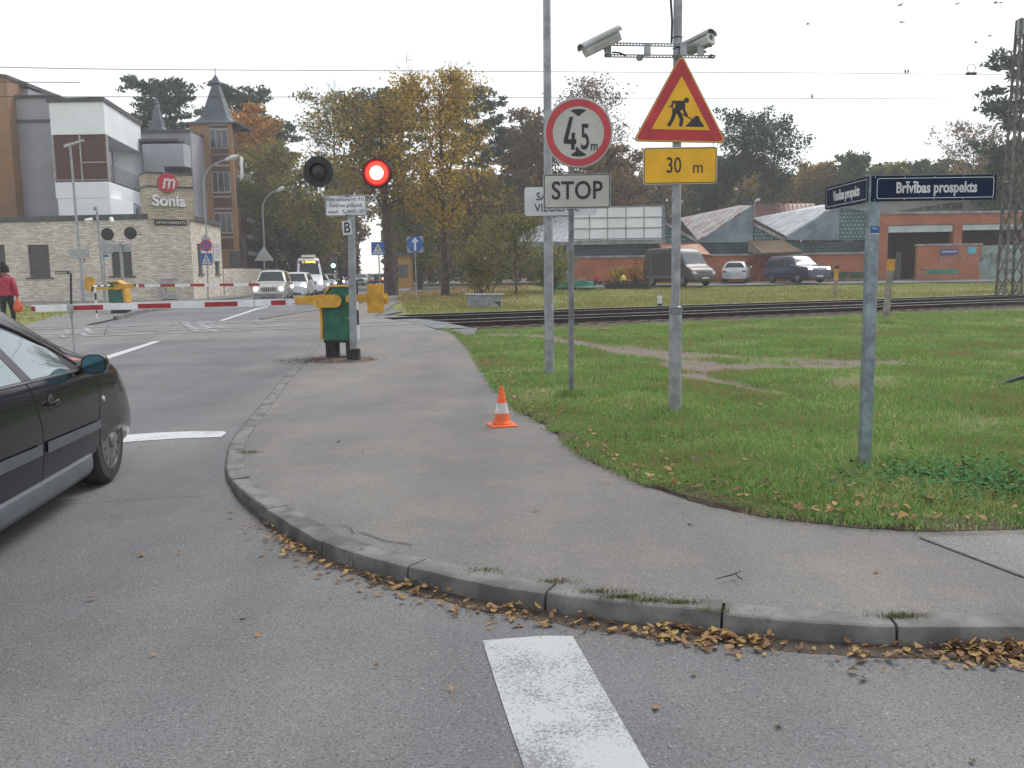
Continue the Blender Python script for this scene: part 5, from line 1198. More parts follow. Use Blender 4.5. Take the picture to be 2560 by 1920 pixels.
for sg in (-1, 1): MB().lathe([(0, -.05), (.15, -.03), (.17, 0)], 12, o=(sg * .62, cd_.frontY(.6, .8, -1) - .05, .8), axis='Y').build('lit_tail_light', mat('lit_tail', (.8, .1, .05), .4, emit=(1, .1, .05), es=4), td)
# right: van, silver car, blue off-roader by the market
zg = lambda x, Yd: gz(XP(x, 700, Yd), Yd) + .06
sv = dict(L=5.3, W=2.0, wb=3.2, rw=.35, n=44, tuck=.10, nose=.4, planf=.84, planr=.95, zb=.28, top=[(-2.65, 1.2), (-2.6, 2.3), (-2.4, 2.42), (.5, 2.44), (.95, 2.3), (1.2, 2.06), (1.78, 1.3), (2.45, 1.02), (2.6, .75), (2.65, .5)], belt=[(-2.65, 1.15), (1.3, 1.15), (1.85, 1.12), (2.4, .9), (2.65, .5)], ws=(1.72, 1.22), rw_s=None,
          windows=[((.5, 1.2), (1.5, 1.2), (1.2, 1.8), (.5, 1.85))], hl=(.62, .9, .74, .9), gr=(.45, .72, .88), mir=(1.35, 1.25), mirm=trim, tl=(.85, .95, .8, 1.2), lines=[[(.4, .4), (.4, 2.2)], [(-1.0, .4), (-1.0, 2.2)], [(1.5, .4), (1.55, 1.15)]], wsm=mat('pale_windscreen', (.14, .17, .19), .1, 0, .1, 2), clad=((-2.3, .5), (1.2, .5), (1.2, .66), (-2.3, .66)), cladm=mat('van_moulding', (.16, .16, .17), .6))
vn, vc = simple_car('delivery_van', 'dark brown high-roof van parked behind the camera post', 'van', 1697, 58, R(180 + 27), sv, brn, z=zg(1697, 58), lit=False)
ss = S_hatch(4.5, 1.75, 1.46); ss['top'] = [(-2.25, .62), (-2.2, .95), (-2.0, 1.2), (-1.75, 1.38), (-1.1, 1.45), (0, 1.46), (.3, 1.42), (1.15, .98), (2.0, .8), (2.2, .62), (2.25, .45)]; ss['rw_s'] = (-2.12, -1.8); ss['tl'] = (.52, .8, .68, .8)
simple_car('silver_wagon', 'silver car seen from behind, parked between the van and the blue off-roader', 'car', 1841, 63, R(-18), ss, silv, z=zg(1841, 63), lit=False)
sr = S_suv(4.78, 1.93, 1.8, 1.12); sr.update(lr=.13, mirm=dblue, grm=mat('grille_silver', (.25, .25, .26), .4, .5), hl=(.55, .85, .82, 1.0), gr=(.42, .82, 1.0), planf=.88)
simple_car('blue_off_roader', 'dark blue off-road car with headlamps lit in front of the market hall', 'car', 1990, 60, R(180 + 20), sr, dblue, z=zg(1990, 60))

# ------------------------------------------------------------------ the black car in the foreground
hx, hy = -2.93, 6.38; HA = R(6.5)
hd = Vector((-math.sin(HA), math.cos(HA), 0)); hr_ = Vector((hd.y, -hd.x, 0))
L_ = 4.62; W_ = 1.80; Yw = L_ / 2 - .93           # front axle, local y
cen = Vector((hx, hy, 0)) + hd * (.13 - Yw) - hr_ * (W_ / 2 - .02)
t = thing('black_hatchback', 'black hatchback with grey sills and mouldings waiting at the barrier, cut by the left edge', 'car', cen, HA)
h = L_ / 2
top = [(-h, .62), (-h + .04, .86), (-h + .25, 1.02), (-h + .9, 1.41), (-h + 1.5, 1.53), (-.35, 1.555), (.1, 1.49), (.55, 1.265), (1.22, .975), (1.55, .915), (h - .45, .80), (h - .15, .66), (h - .04, .52), (h, .42)]
belt = [(-h, .86), (-1.2, .93), (0, .905), (1.0, .885), (1.3, .87), (1.7, .82), (h - .35, .70), (h, .4)]
c = Car(L_, W_, top, belt, .17, .40, .78, .5, planf=.76, planr=.85)
blk = mat('paint_black', (.006, .007, .012), .14, .0, .05, 3, coat=.15, spec=.35); side_low = mat('grey_moulding', (.10, .11, .13), .35, .3, .06, 8)
b = c.body(110).build('body', [blk], t, smooth=True); cut_arches(b, c, (Yw, Yw - 2.75), .315, .30)
cap = mat('hubcap_grey', (.2, .2, .205), .4, .6, .1, 10)
for sg in (-1, 1):
    for y in (Yw, Yw - 2.75): wheel(t, sg * (W_ / 2 - .125), y, .312, .2, 12, cap)
s0 = lambda s: Yw - .13 + s                         # photograph's side measure -> local y
cg = mat('car_glass', (.12, .18, .2), .03, .4, .05, 2, spec=1.0, coat=1.0)
TR = mat('window_trim', (.05, .05, .055), .3)
for sg in (-1, 1):
    w = MB(); fr = MB()
    def patch(q, nm, m, off, nu=12, nv=8): return side_patch(c, q, sg, off, nu, nv).build(nm, m, t, smooth=True)
    zb_ = .905
    patch(((s0(-1.13), zb_ + .005), (s0(-.43), zb_ - .01), (s0(-.62), 1.045), (s0(-1.46), 1.30)), 'front_door_window', cg, .004)
    patch(((s0(-.50), zb_ - .008), (s0(-.30), zb_ - .012), (s0(-.44), .965), (s0(-.6), 1.03)), 'mirror_panel', trim, .0045, 4, 4)
    patch(((s0(-2.05), .925), (s0(-1.25), zb_ + .008), (s0(-1.56), 1.325), (s0(-2.1), 1.35)), 'rear_door_window', cg, .004)
    patch(((s0(-2.6), .95), (s0(-2.12), .93), (s0(-2.16), 1.33), (s0(-2.45), 1.22)), 'quarter_window', cg, .004)
    patch(((s0(-1.25), zb_ + .01), (s0(-1.13), zb_ + .006), (s0(-1.46), 1.305), (s0(-1.56), 1.33)), 'door_pillar', TR, .006, 4, 8)
    side_line(c, [(s0(-2.6), .955), (s0(-2.05), .918), (s0(-1.2), .9), (s0(-.3), .885)], sg, .009, .006).build('window_sill_strip', chrome if False else mat('strip_grey', (.12, .125, .13), .3, .4), t)
    side_line(c, [(s0(-2.5), 1.24), (s0(-2.16), 1.345), (s0(-1.56), 1.345), (s0(-1.3), 1.29), (s0(-.95), 1.185), (s0(-.62), 1.06), (s0(-.35), .925)], sg, .011, .006, 8).build('window_frame_strip', TR, t, smooth=True)
    side_line(c, [(s0(-.10), .24), (s0(-.13), .5), (s0(-.06), .72), (s0(-.12), .85)], sg, .004, .0).build('door_gap', trim, t)
    side_line(c, [(s0(-1.15), .22), (s0(-1.12), .6), (s0(-1.17), .8), (s0(-1.21), .89)], sg, .004, .0).build('door_gap', trim, t)
    side_line(c, [(s0(-1.9), .5), (s0(-2.1), .7), (s0(-2.1), .92)], sg, .004, .0).build('door_gap', trim, t)
    patch(((s0(-1.10), .462), (s0(-.14), .452), (s0(-.14), .508), (s0(-1.10), .53)), 'door_moulding', side_low, .014, 12, 2)
    patch(((s0(-1.95), .475), (s0(-1.18), .465), (s0(-1.18), .53), (s0(-1.95), .545)), 'door_moulding', side_low, .014, 10, 2)
    sl_m = MB(); rows = []
    for k in range(30):
        y = s0(-.28) - (2.0) * k / 29; e = min(1, min(k, 29 - k) / 2 + .3); x = c.side(y, .3); rows.append([(sg * (x - .02), y, .315), (sg * (x + .022 * e), y, .29), (sg * (x + .034 * e), y, .25), (sg * (x + .03 * e), y, .2), (sg * (x - .02), y, .15), (sg * (x - .1), y, .15)])
    sl_m.grid(rows).build('sill', side_low, t, smooth=True)
    # handle, indicator, mirror
    ch = c.side(s0(-.97), .755)
    for sy, nm in ((-.95, 'door_handle'), (-1.9, 'door_handle')):
        o = Vector((sg * (c.side(s0(sy), .745) + .0), s0(sy), .745)); hb = MB(); hb.lathe([(0, .004 * sg), (.045, .005 * sg), (.052, 0)], 24, o=tuple(o), axis='X'); hd1 = hb.build('handle_recess', trim, t)
        MB().tube([o + Vector((sg * .01, -.06, .0)), o + Vector((sg * .035, -.04, .004)), o + Vector((sg * .037, .035, .008)), o + Vector((sg * .012, .055, .008))], [.012, .014, .014, .012], 8).build(nm, blk, t, smooth=True)
    o = (sg * (c.side(s0(.0), .635) + .0), s0(-.01), .64); MB().lathe([(.022, 0), (.018, .008 * sg), (0, .012 * sg)], 16, o=o, axis='X').build('side_indicator', lampg, t)
    mc = Vector((sg * (c.side(s0(-.38), .9) + .13), s0(-.34), .925)); rows = []
    for k in range(9):
        v = k / 8; y = -.075 + .16 * v; r1 = (1 - v ** 2.6) ** .5 if v < 1 else .05
        rows.append([mc + Vector((sg * (.082 * r1 * math.copysign(abs(math.cos(R(a))) ** .75, math.cos(R(a)))), y, .066 * r1 * math.copysign(abs(math.sin(R(a))) ** .8, math.sin(R(a))))) for a in range(0, 361, 15)])
    mm = MB(); mm.grid(rows); mm.add(rows[0][:-1], [tuple(range(len(rows[0]) - 1))]); hous = mm.build('wing_mirror', blk, t, smooth=True)
    gl = MB(); gl.add([p + Vector((0, -.003, 0)) + (mc + Vector((0, -.075, 0)) - p) * .1 for p in rows[0][:-1]], [tuple(range(len(rows[0]) - 1))]); gl.build('mirror_glass', mat('mirror_glass', (.09, .19, .23), .04, 1.0, .02), hous)
    MB().tube([mc + Vector((-sg * .08, .0, -.03)), mc + Vector((-sg * .15, .03, -.05)), mc + Vector((-sg * .22, .0, -.06))], [.03, .03, .035], 8).build('mirror_arm', trim, hous, smooth=True)
    end_patch(c, sg * .36, sg * .58, .56, .68, 1, .006, 6, 3).build('headlight', lampg, t); end_patch(c, sg * .55, sg * .8, .72, .9, -1, .006, 5, 3).build('tail_light', tailr, t)
screen(c, 1.18, .3, .9, .86, .005).build('windscreen', cg, t, smooth=True); screen(c, -h + .3, -h + 1.2, .86, .84, .005).build('rear_window', cg, t, smooth=True)
end_patch(c, -.38, .38, .5, .6, 1, .006, 8, 2).build('grille', trim, t)

# ------------------------------------------------------------------ person in the red coat
def skin_mesh(name, joints, bones, m, parent, sub=2, root=0):
    me = bpy.data.meshes.new(name); me.from_pydata([j[0] for j in joints], bones, []); o = link(bpy.data.objects.new(name, me)); o.modifiers.new('s', 'SKIN')
    sv_ = me.skin_vertices[0].data
    for i, j in enumerate(joints): r = j[1]; sv_[i].radius = (r, r) if not isinstance(r, tuple) else r
    sv_[root].use_root = True
    s = o.modifiers.new('u', 'SUBSURF'); s.levels = sub; s.render_levels = sub; bpy.context.view_layer.update()
    m2 = bpy.data.meshes.new_from_object(o.evaluated_get(bpy.context.evaluated_depsgraph_get())); bpy.data.objects.remove(o)
    m2.materials.clear(); m2.materials.append(m); m2.polygons.foreach_set('use_smooth', [True] * len(m2.polygons))
    o = link(bpy.data.objects.new(name, m2)); o.parent = parent; return o
Yp = 29.0; g = P(21, 800, Yp)
t = thing('person', 'person seen from behind in a red padded coat and black knitted hat', 'person', (g.x, Yp, .03)); t.scale = (1.04, 1.04, 1.04)
skinm = mat('skin', (.42, .25, .19), .6); trou = mat('black_trousers', (.014, .014, .017), .8, 0, .2, 8); coatm = mat('red_coat', (.42, .018, .055), .55, 0, .15, 10, .5, 14)
J = [((0, 0, .95), .13), ((0, 0, 1.15), .12), ((0, -.01, 1.38), .14), ((0, 0, 1.5), .06), ((0, .01, 1.6), .085), ((0, .015, 1.70), .10), ((0, .01, 1.76), .06),
     ((-.1, 0, .9), .10), ((-.11, -.03, .5), .062), ((-.11, -.1, .1), .042), ((-.11, .02, .04), .035), ((-.11, .1, .03), .025),
     ((.1, 0, .9), .10), ((.11, .08, .5), .062), ((.11, .12, .1), .042), ((.11, .2, .04), .035), ((.11, .28, .03), .025),
     ((-.19, 0, 1.40), .06), ((-.27, -.03, 1.14), .045), ((-.28, .05, .9), .033), ((-.28, .07, .81), .03),
     ((.19, 0, 1.40), .06), ((.28, -.03, 1.14), .045), ((.31, .02, .9), .033), ((.315, .03, .81), .03)]
Bn = [(0, 1), (1, 2), (2, 3), (3, 4), (4, 5), (5, 6), (0, 7), (7, 8), (8, 9), (9, 10), (10, 11), (0, 12), (12, 13), (13, 14), (14, 15), (15, 16), (2, 17), (17, 18), (18, 19), (19, 20), (2, 21), (21, 22), (22, 23), (23, 24)]
for base, sgn in ((20, -1), (24, 1)):
    bx_, by_, bz_ = J[base][0]
    for k in range(4): a = len(J); J.append(((bx_ - .0 * sgn + .0, by_ - .022 + .015 * k, bz_ - .03), .009)); J.append(((bx_ - .012 * sgn, by_ - .024 + .016 * k, bz_ - .055), .008)); J.append(((bx_ - .035 * sgn, by_ - .02 + .014 * k, bz_ - .06), .007)); Bn += [(base, a), (a, a + 1), (a + 1, a + 2)]
    a = len(J); J.append(((bx_ - .03 * sgn, by_ + .03, bz_ - .01), .010)); J.append(((bx_ - .05 * sgn, by_ + .02, bz_ - .035), .008)); Bn += [(base, a), (a, a + 1)]
skin_mesh('body', J, Bn, skinm, t)
JC = [((0, 0, .82), (.29, .2)), ((0, 0, .98), (.27, .19)), ((0, 0, 1.14), (.22, .17)), ((0, -.005, 1.32), (.245, .17)), ((0, 0, 1.43), (.17, .125)), ((0, .01, 1.52), (.10, .10)), ((0, .01, 1.57), (.105, .105)),
      ((-.22, 0, 1.40), .085), ((-.29, -.03, 1.14), .075), ((-.29, .05, .9), .058), ((-.288, .06, .86), .055), ((.22, 0, 1.40), .085), ((.30, -.03, 1.14), .075), ((.322, .02, .9), .058), ((.324, .03, .86), .055)]
skin_mesh('coat', JC, [(0, 1), (1, 2), (2, 3), (3, 4), (4, 5), (5, 6), (3, 7), (7, 8), (8, 9), (9, 10), (3, 11), (11, 12), (12, 13), (13, 14)], coatm, t)
JT = [((0, 0, .92), (.17, .13)), ((-.1, 0, .84), .115), ((-.11, -.03, .5), .082), ((-.11, -.1, .13), .066), ((.1, 0, .84), .115), ((.11, .08, .5), .082), ((.11, .12, .13), .066)]
skin_mesh('trousers', JT, [(0, 1), (1, 2), (2, 3), (0, 4), (4, 5), (5, 6)], trou, t)
for sx2, yy in ((-.11, 0), (.11, .2)): MB().box(sx2 - .05, sx2 + .05, yy - .14, yy + .16, -.03, .07).build('shoe', trou, t, bevel=.03)
hat = mat('black_knit', (.015, .015, .02), .95, 0, .3, 30, 1.0, 60)
MB().lathe([(.118, 1.60), (.128, 1.63), (.128, 1.68), (.126, 1.72), (.115, 1.78), (.08, 1.83), (0, 1.845)], 24, o=(0, .015, 0)).build('knitted_hat', hat, t, smooth=True)
bm = bmesh.new(); bmesh.ops.create_icosphere(bm, subdivisions=3, radius=.06)
for v in bm.verts: v.co *= 1 + .18 * noise.noise(v.co * 60)
me = bpy.data.meshes.new('pompom'); bm.to_mesh(me); bm.free(); me.materials.append(hat); o = link(bpy.data.objects.new('pompom', me)); o.parent = t; o.location = (-.04, 0, 1.88)
bg_ = MB(); rows = []
for k, (z, r) in enumerate(((0, .03), (-.03, .045), (-.08, .08), (-.16, .13), (-.26, .155), (-.36, .15), (-.42, .1), (-.44, .02))): rows.append([(r * math.cos(R(a)) * (1 + .14 * noise.noise(Vector((a * .02, z * 9, 0)))), .45 * r * math.sin(R(a)), z) for a in range(0, 361, 20)])
o = bg_.grid(rows).build('shopping_bag', mat('orange_bag', (.8, .13, .03), .35, 0, .1, 6), smooth=True); o.location = (g.x + .33, Yp + .02, .86); tag(o, 'orange plastic shopping bag hanging from the hand of the person in red', 'bag')
# ================================================================== BUILDINGS, FAR FURNITURE, TREES
def prism(mb, pts, z0, z1, m=0):
    n = len(pts); mb.add([(p[0], p[1], z0) for p in pts] + [(p[0], p[1], z1) for p in pts], [tuple(range(n)), tuple(range(2 * n - 1, n - 1, -1))] + [(i, (i + 1) % n, (i + 1) % n + n, i + n) for i in range(n)], m); return mb
def wall(mb, p, q, z0, z1, th, openings=(), m=0):
    """an upright wall from p to q with real openings (s0, s1, za, zb); thickness goes away from the viewer"""
    p = Vector((p[0], p[1], 0)); q = Vector((q[0], q[1], 0)); d = (q - p); L_ = d.length; d /= L_; nn = Vector((-d.y, d.x, 0))
    def piece(a, b, za, zb):
        if b - a < 1e-4 or zb - za < 1e-4: return
        A = p + d * a; B = p + d * b; prism(mb, [A, B, B + nn * th, A + nn * th], za, zb, m)
    s = 0
    for a, b, za, zb in sorted(openings): piece(s, a, z0, z1); piece(a, b, z0, za); piece(a, b, zb, z1); s = b
    piece(s, L_, z0, z1); return p, d, nn
bt = brick('hotel_brick', (.88, .82, .72), (.56, .48, .39), (.38, .34, .30), .34, .105, .014, .14, bumps=.5)
bty = brick('sign_wall_brick', (.74, .66, .48), (.48, .41, .28), (.24, .2, .16), .36, .11, .016, .25)
capm = mat('parapet_dark', (.085, .083, .09), .7, 0, .15, 2); blind = mat('window_blind', (.07, .062, .06), .6, 0, .15, 3)
ochre = mat('ochre_cladding', (.36, .19, .085), .6, 0, .2, .5, col2=(.27, .15, .08)); rusty = mat('rust_panel', (.115, .045, .035), .6, 0, .15, .6); greyc = mat('grey_render', (.32, .32, .35), .8, 0, .08, .4); greyl = mat('pale_grey_render', (.40, .43, .47), .8, 0, .06, .4)
whc = mat('white_cladding', (.84, .87, .89), .5, 0, .03, .5); roofm = mat('slate_grey_roof', (.085, .105, .125), .5, .3, .1, 1.5); winm = mat('window_dark', (.045, .05, .06), .15, 0, .3, .7, spec=.8); wfr = mat('window_line', (.42, .40, .37), .6); steel = mat('railing_steel', (.3, .3, .32), .5, .3)

W0 = (XP(-420, 650, 58), 58.4); W1 = (XP(373, 650, 55.9), 55.9); W2 = (XP(480, 650, 57.4), 57.4); W3 = (XP(555, 650, 66), 66.0); W4 = (XP(700, 700, 76), 76)
ht = thing('apartment_hotel', 'modern apartment hotel with pale brick ground floor, white upper boxes and ochre tower', 'building', (W1[0], W1[1], 0))
ZT = 5.32
d01 = Vector((W1[0] - W0[0], W1[1] - W0[1])); L01 = d01.length
def s_of(px, p, q, py=600):      # distance along wall p-q where the sight line of photo column px meets it
    v = ray(px, py); a = Vector((v.x, v.y)); d = Vector((q[0] - p[0], q[1] - p[1])); L_ = d.length; d /= L_
    M2 = Matrix(((a.x, -d.x), (a.y, -d.y))); r = M2.inverted() @ Vector((p[0], p[1])); return r.y
def at_wall(px, py, p, q):
    s = s_of(px, p, q); d = Vector((q[0] - p[0], q[1] - p[1])).normalized(); Yw_ = p[1] + d.y * s; return s, ZP(px, py, Yw_)
def opening(x0, x1, y0, y1, p, q):
    s0_, zb = at_wall(x0, y1, p, q); s1_, zt = at_wall(x1, y0, p, q); return (s0_, s1_, ZP((x0 + x1) / 2, y1, p[1] + (q[1] - p[1]) * .5 if 0 else (p[1] + (q[1] - p[1]) * ((s0_ + s1_) / 2 / (Vector(q) - Vector(p)).length))), ZP((x0 + x1) / 2, y0, p[1] + (q[1] - p[1]) * ((s0_ + s1_) / 2 / (Vector(q) - Vector(p)).length)))
ops1 = [opening(67, 120, 612, 694, W0, W1), opening(-40, 10, 612, 694, W0, W1), opening(-190, -130, 612, 694, W0, W1), opening(275, 326, 629, 690, W0, W1)]
ops3 = [opening(492, 503, 609, 685, W2, W3), opening(534, 545, 655, 684, W2, W3)]
b = MB()
for p, q, ops in ((W0, W1, ops1), (W1, W2, ()), (W2, W3, ops3)): wall(b, p, q, 0, ZT - .33, .35, ops)
prism(b, [W3, (W3[0] - 5, W3[1] + 6), (W3[0] - 5.3, W3[1] + 6), (W3[0] - .35, W3[1])], 0, ZT - .33)
b.build('brick_wall', bt, ht, world=True)
b = MB(); rf_pts = [W0, W1, W2, W3, (W3[0] - 4, W3[1] + 6), (W0[0], 72)]
off_ = lambda p, dx, dy: (p[0] + dx, p[1] + dy)
prism(b, [off_(W0, 0, -.12), off_(W1, .05, -.12), off_(W2, .12, -.1), off_(W3, .14, -.05), (W3[0] - 4, W3[1] + 6), (W0[0], 72)], ZT - .325, ZT); b.build('flat_roof', capm, ht, world=True, bevel=.03)
for p, q, ops in ((W0, W1, ops1), (W2, W3, ops3)):
    P0 = Vector((p[0], p[1], 0)); D = (Vector((q[0], q[1], 0)) - P0).normalized(); NN = Vector((-D.y, D.x, 0))
    for a, c2_, za, zb in ops:
        b = MB(); A = P0 + D * (a + .002) + NN * .14; B = P0 + D * (c2_ - .002) + NN * .14; prism(b, [A, B, B + NN * .05, A + NN * .05], za, zb); w = b.build('window', winm, ht, world=True)
        b = MB(); nsl = max(4, int((zb - za) / .09))
        for k in range(nsl): z = za + (zb - za) * (k + .5) / nsl; b.bar(P0 + D * (a + .03) + NN * .1 + Vector((0, 0, z)), P0 + D * (c2_ - .03) + NN * .1 + Vector((0, 0, z)), .025, (zb - za) / nsl * .78)
        sl2 = b.build('blind', blind, w); sl2.data.transform(Matrix.Translation(-ht.location)); 
        b = MB(); A = P0 + D * (a - .2) - NN * .08; B = P0 + D * (c2_ + .2) - NN * .08; prism(b, [A, B, B + NN * .2, A + NN * .2], za - .09, za - .003); s2 = b.build('sill', capm, w); s2.data.transform(Matrix.Translation(-ht.location))
# taller sign wall
D12 = Vector((W2[0] - W1[0], W2[1] - W1[1], 0)).normalized(); N12 = Vector((-D12.y, D12.x, 0)); A = Vector((XP(362, 400, 55.7), 55.7, 0)); Bq = A + D12 * (Vector((XP(478, 400, 57.3) - A.x, 57.3 - 55.7, 0)).length)
Z2 = ZP(420, 437, 56.5); zbnd = ZP(420, 468, 56.5); b = MB(); prism(b, [A, Bq, Bq + N12 * 1.6, A + N12 * 1.6], ZT - .33, zbnd - .06); prism(b, [A, Bq, Bq + N12 * 1.6, A + N12 * 1.6], zbnd + .06, Z2); sgw = b.build('sign_wall', bty, ht, world=True)
b = MB(); e = .05; prism(b, [A - N12 * e, Bq - N12 * e, Bq + N12 * 1.65, A + N12 * 1.65], Z2, Z2 + .14); prism(b, [A - N12 * .03, Bq - N12 * .03, Bq + N12 * 1.62, A + N12 * 1.62], zbnd - .058, zbnd + .058); o = b.build('band', capm, sgw); o.data.transform(Matrix.Translation(-ht.location))
ang = math.atan2(D12.y, D12.x)
def on_sign(px, py, proud=.1):
    s = s_of(px, (A.x, A.y), (Bq.x, Bq.y)); q = A + D12 * s - N12 * proud; return Vector((q.x, q.y, ZP(px, py, q.y)))
c_ = on_sign(426, 457, .16); b = MB(); n = 48; r_ = .585
f0 = [c_ + D12 * (r_ * math.cos(2 * math.pi * k / n)) + Vector((0, 0, r_ * math.sin(2 * math.pi * k / n))) for k in range(n)]; f1 = [p + N12 * .12 for p in f0]
b.add(f0 + f1, [tuple(range(n)), tuple(range(2 * n - 1, n - 1, -1))] + [(k, (k + 1) % n, (k + 1) % n + n, k + n) for k in range(n)]); dsc = b.build('logo_disc', mat('logo_red', (.55, .015, .05), .4), sgw); dsc.data.transform(Matrix.Translation(-ht.location))
def t3(body, name, parent, m, size, p, xs=1.0, bold=0.0, depth=.03, **k):
    o = text(body, name, parent, m, size, (0, 0, 0), xs, bold, depth=depth, **k); o.data.transform(Matrix.Translation(p - ht.location) @ Matrix.Rotation(ang, 4, 'Z')); return o
t3('m', 'lettering', dsc, mat('logo_white', (.75, .7, .72), .4), 1.25, on_sign(427, 455, .2), .82, .015, .015, shear=.25)
lsil = mat('sign_letter_silver', (.85, .85, .87), .4, 0)
t3('Sonia', 'sign_lettering', sgw, lsil, .92, on_sign(427, 503, .12), 1.0, .028, .06)
b = MB(); q0 = on_sign(389, 557, .04); q1 = on_sign(467, 557, .04); 
S1 = lambda px, py, pr: (lambda s: Vector((W1[0], W1[1], 0)) + D12 * s - N12 * pr)(s_of(px, W1, W2))
a0 = S1(389, 557, .06); a1 = S1(467, 557, .06); z0 = ZP(428, 564, 56.6); z1 = ZP(428, 549, 56.6); prism(b, [a0, a1, a1 + N12 * .055, a0 + N12 * .055], z0, z1); ap = b.build('name_board', mat('board_brown', (.045, .03, .03), .6), ht, world=True)
am = (a0 + a1) / 2 - N12 * .012; am.z = (z0 + z1) / 2; t3('APARTAMENTI', 'lettering', ap, swht2, .235, am, 1.02, .02, .005, spacing=1.12)
# low garden wall continuing along the road
b = MB(); hz0 = 2.0; p3 = Vector((W3[0] + .05, W3[1] + .1, 0)); p4 = Vector((W4[0], W4[1], 0)); wall(b, p3, p4, 0, hz0, .3); gw = tag(b.build('garden_wall', bt), 'low pale brick garden wall running from the hotel corner along the road', 'wall')
# upper storeys
def px_block(name, m, xl, xr, Yf, ytop, zb, depth=8, Yr=None, par=ht, bevel=0):
    a = (XP(xl, 400, Yf), Yf); Yr = Yr or Yf; c = (XP(xr, 400, Yr), Yr); zt = ZP((xl + xr) / 2, ytop, (Yf + Yr) / 2); bb = MB(); prism(bb, [a, c, (c[0], c[1] + depth), (a[0], a[1] + depth)], zb, zt); return bb.build(name, m, par, world=True, bevel=bevel), zt
zz0 = ZT - .0
b = MB(); Yo = 63; a = (XP(-90, 400, Yo), Yo); c = (XP(32, 400, Yo + 2), Yo + 2); zt = ZP(32, 195, Yo + 2); prism(b, [a, c, (c[0], c[1] + 9), (a[0], a[1] + 9)], ZT, zt); b.build('ochre_block', ochre, ht, world=True)
b = MB(); prism(b, [(c[0] - .01, c[1] + .05), (XP(50, 400, Yo + 4), Yo + 4), (XP(50, 400, Yo + 4), Yo + 9), (c[0] - .01, Yo + 9)], ZT, ZP(40, 300, Yo + 3)); b.build('rust_strip', rusty, ht, world=True)
b = MB(); prism(b, [(XP(-90, 400, Yo) - .1, Yo - .12), (c[0] + .1, c[1] - .12), (c[0] + .1, c[1] + 9), (XP(-90, 400, Yo) - .1, Yo + 9)], zt, zt + .22); b.build('roof_edge', capm, ht, world=True)
gb, zgt = px_block('grey_block', greyc, 36, 160, 66, 245, ZT); 
b = MB(); b.box(XP(36, 400, 66), XP(160, 400, 66), 65.85, 66.3, zgt, zgt + .2); b.box(XP(36, 400, 66), XP(150, 400, 66), 65.9, 66, ZP(90, 306, 66), ZP(90, 299, 66)); o = b.build('grey_block_band', capm, ht, world=True)
b = MB(); b.box(XP(38, 400, 67), XP(84, 400, 67), 67, 69, zgt + .1, ZP(60, 222, 67)); b.build('roof_stair_box', greyc, ht, world=True); b = MB().box(XP(30, 400, 67), XP(88, 400, 67), 66.7, 69.3, ZP(60, 217, 67), ZP(60, 211, 67)).build('roof_stair_cap', capm, ht, world=True)
# white box with recessed balcony
Yf = 61; Yr = 70.5; fx0, fx1 = XP(133, 400, Yf), XP(268, 400, Yf); sx = XP(356, 400, Yr); zt = ZP(200, 255, Yf); zm = ZP(200, 336, Yf); zf = ZP(200, 455, Yf); zl = ZP(200, 527, Yf)
b = MB(); prism(b, [(fx0, Yf), (fx1, Yf), (sx, Yr), (fx0, Yr)], zm, zt); wb_ = b.build('upper_white_box', whc, ht, world=True)
b = MB(); prism(b, [(fx0 - .12, Yf - .12), (fx1 + .1, Yf - .12), (sx + .15, Yr), (fx0 - .12, Yr)], zt, zt + .28); b.build('roof_edge', capm, ht, world=True)
b = MB(); prism(b, [(fx0, Yf), (fx1, Yf), (sx, Yr), (fx0, Yr)], zf - 1.05, zf - .0); prism(b, [(fx0 + .1, Yf + .02), (fx1 - .0, Yf + .02), (fx1 + .3, Yf + 3), (fx0 + .1, Yf + 3)], ZT - .2, zf - 1.06); b.build('lower_white_box', whc, ht, world=True)
b = MB(); prism(b, [(fx0, Yf), (fx1, Yf), (sx, Yr), (fx0, Yr)], zf, zf + .12); b.build('balcony_slab', capm, ht, world=True)
b = MB(); prism(b, [(fx0 + .1, Yf + .1), (fx1 - .12, Yf + .1), (fx1 - .12, Yf + .2), (fx0 + .1, Yf + .2)], zf + .12, zm); b.build('slatted_screen', brick('slats', (.14, .055, .05), (.12, .05, .045), (.06, .03, .03), 4.0, .09, .012, .1), ht, world=True)
b = MB(); 
for px in (133, 201, 268): b.box(XP(px, 400, Yf) - .0, XP(px, 400, Yf) + .09, Yf - .02, Yf + .09, zf, zm)
for z in (zf + .1, ZP(235, 407, Yf)): b.box(XP(201 if z > zf + .2 else 133, 400, Yf), fx1, Yf + .0, Yf + .07, z, z + .07)
b.build('screen_frame', wfr, ht, world=True)
b = MB(); prism(b, [(fx0 + .3, Yf + .6), (fx1 - 1.0, Yf + 1.3), (sx - 3.0, Yr - .3), (sx - 3.2, Yr), (fx1 - 2, Yf + 1.8), (fx0 + .3, Yf + 1.2)], zf + .1, zm); b.build('balcony_wall', greyc, ht, world=True)
b = MB(); prism(b, [(sx - 1.5, Yr - 1.6), (sx + .0, Yr - .02), (sx - .2, Yr), (sx - 1.7, Yr - 1.5)], zf + .1, zm); b.build('balcony_end_wall', whc, ht, world=True)
for k in range(3):
    u0 = .12 + .2 * k; u1 = u0 + .12; A0 = Vector((fx1 - 1.6, Yf + 1.5, 0)); A1 = Vector((sx - 3.0, Yr - .3, 0)); dd = (A1 - A0); nn = Vector((dd.y, -dd.x, 0)).normalized() * .04
    b = MB(); prism(b, [A0 + dd * u0 + nn, A0 + dd * u1 + nn, A0 + dd * u1, A0 + dd * u0], zf + .15, zm - .3); b.build('balcony_door', winm, ht, world=True)
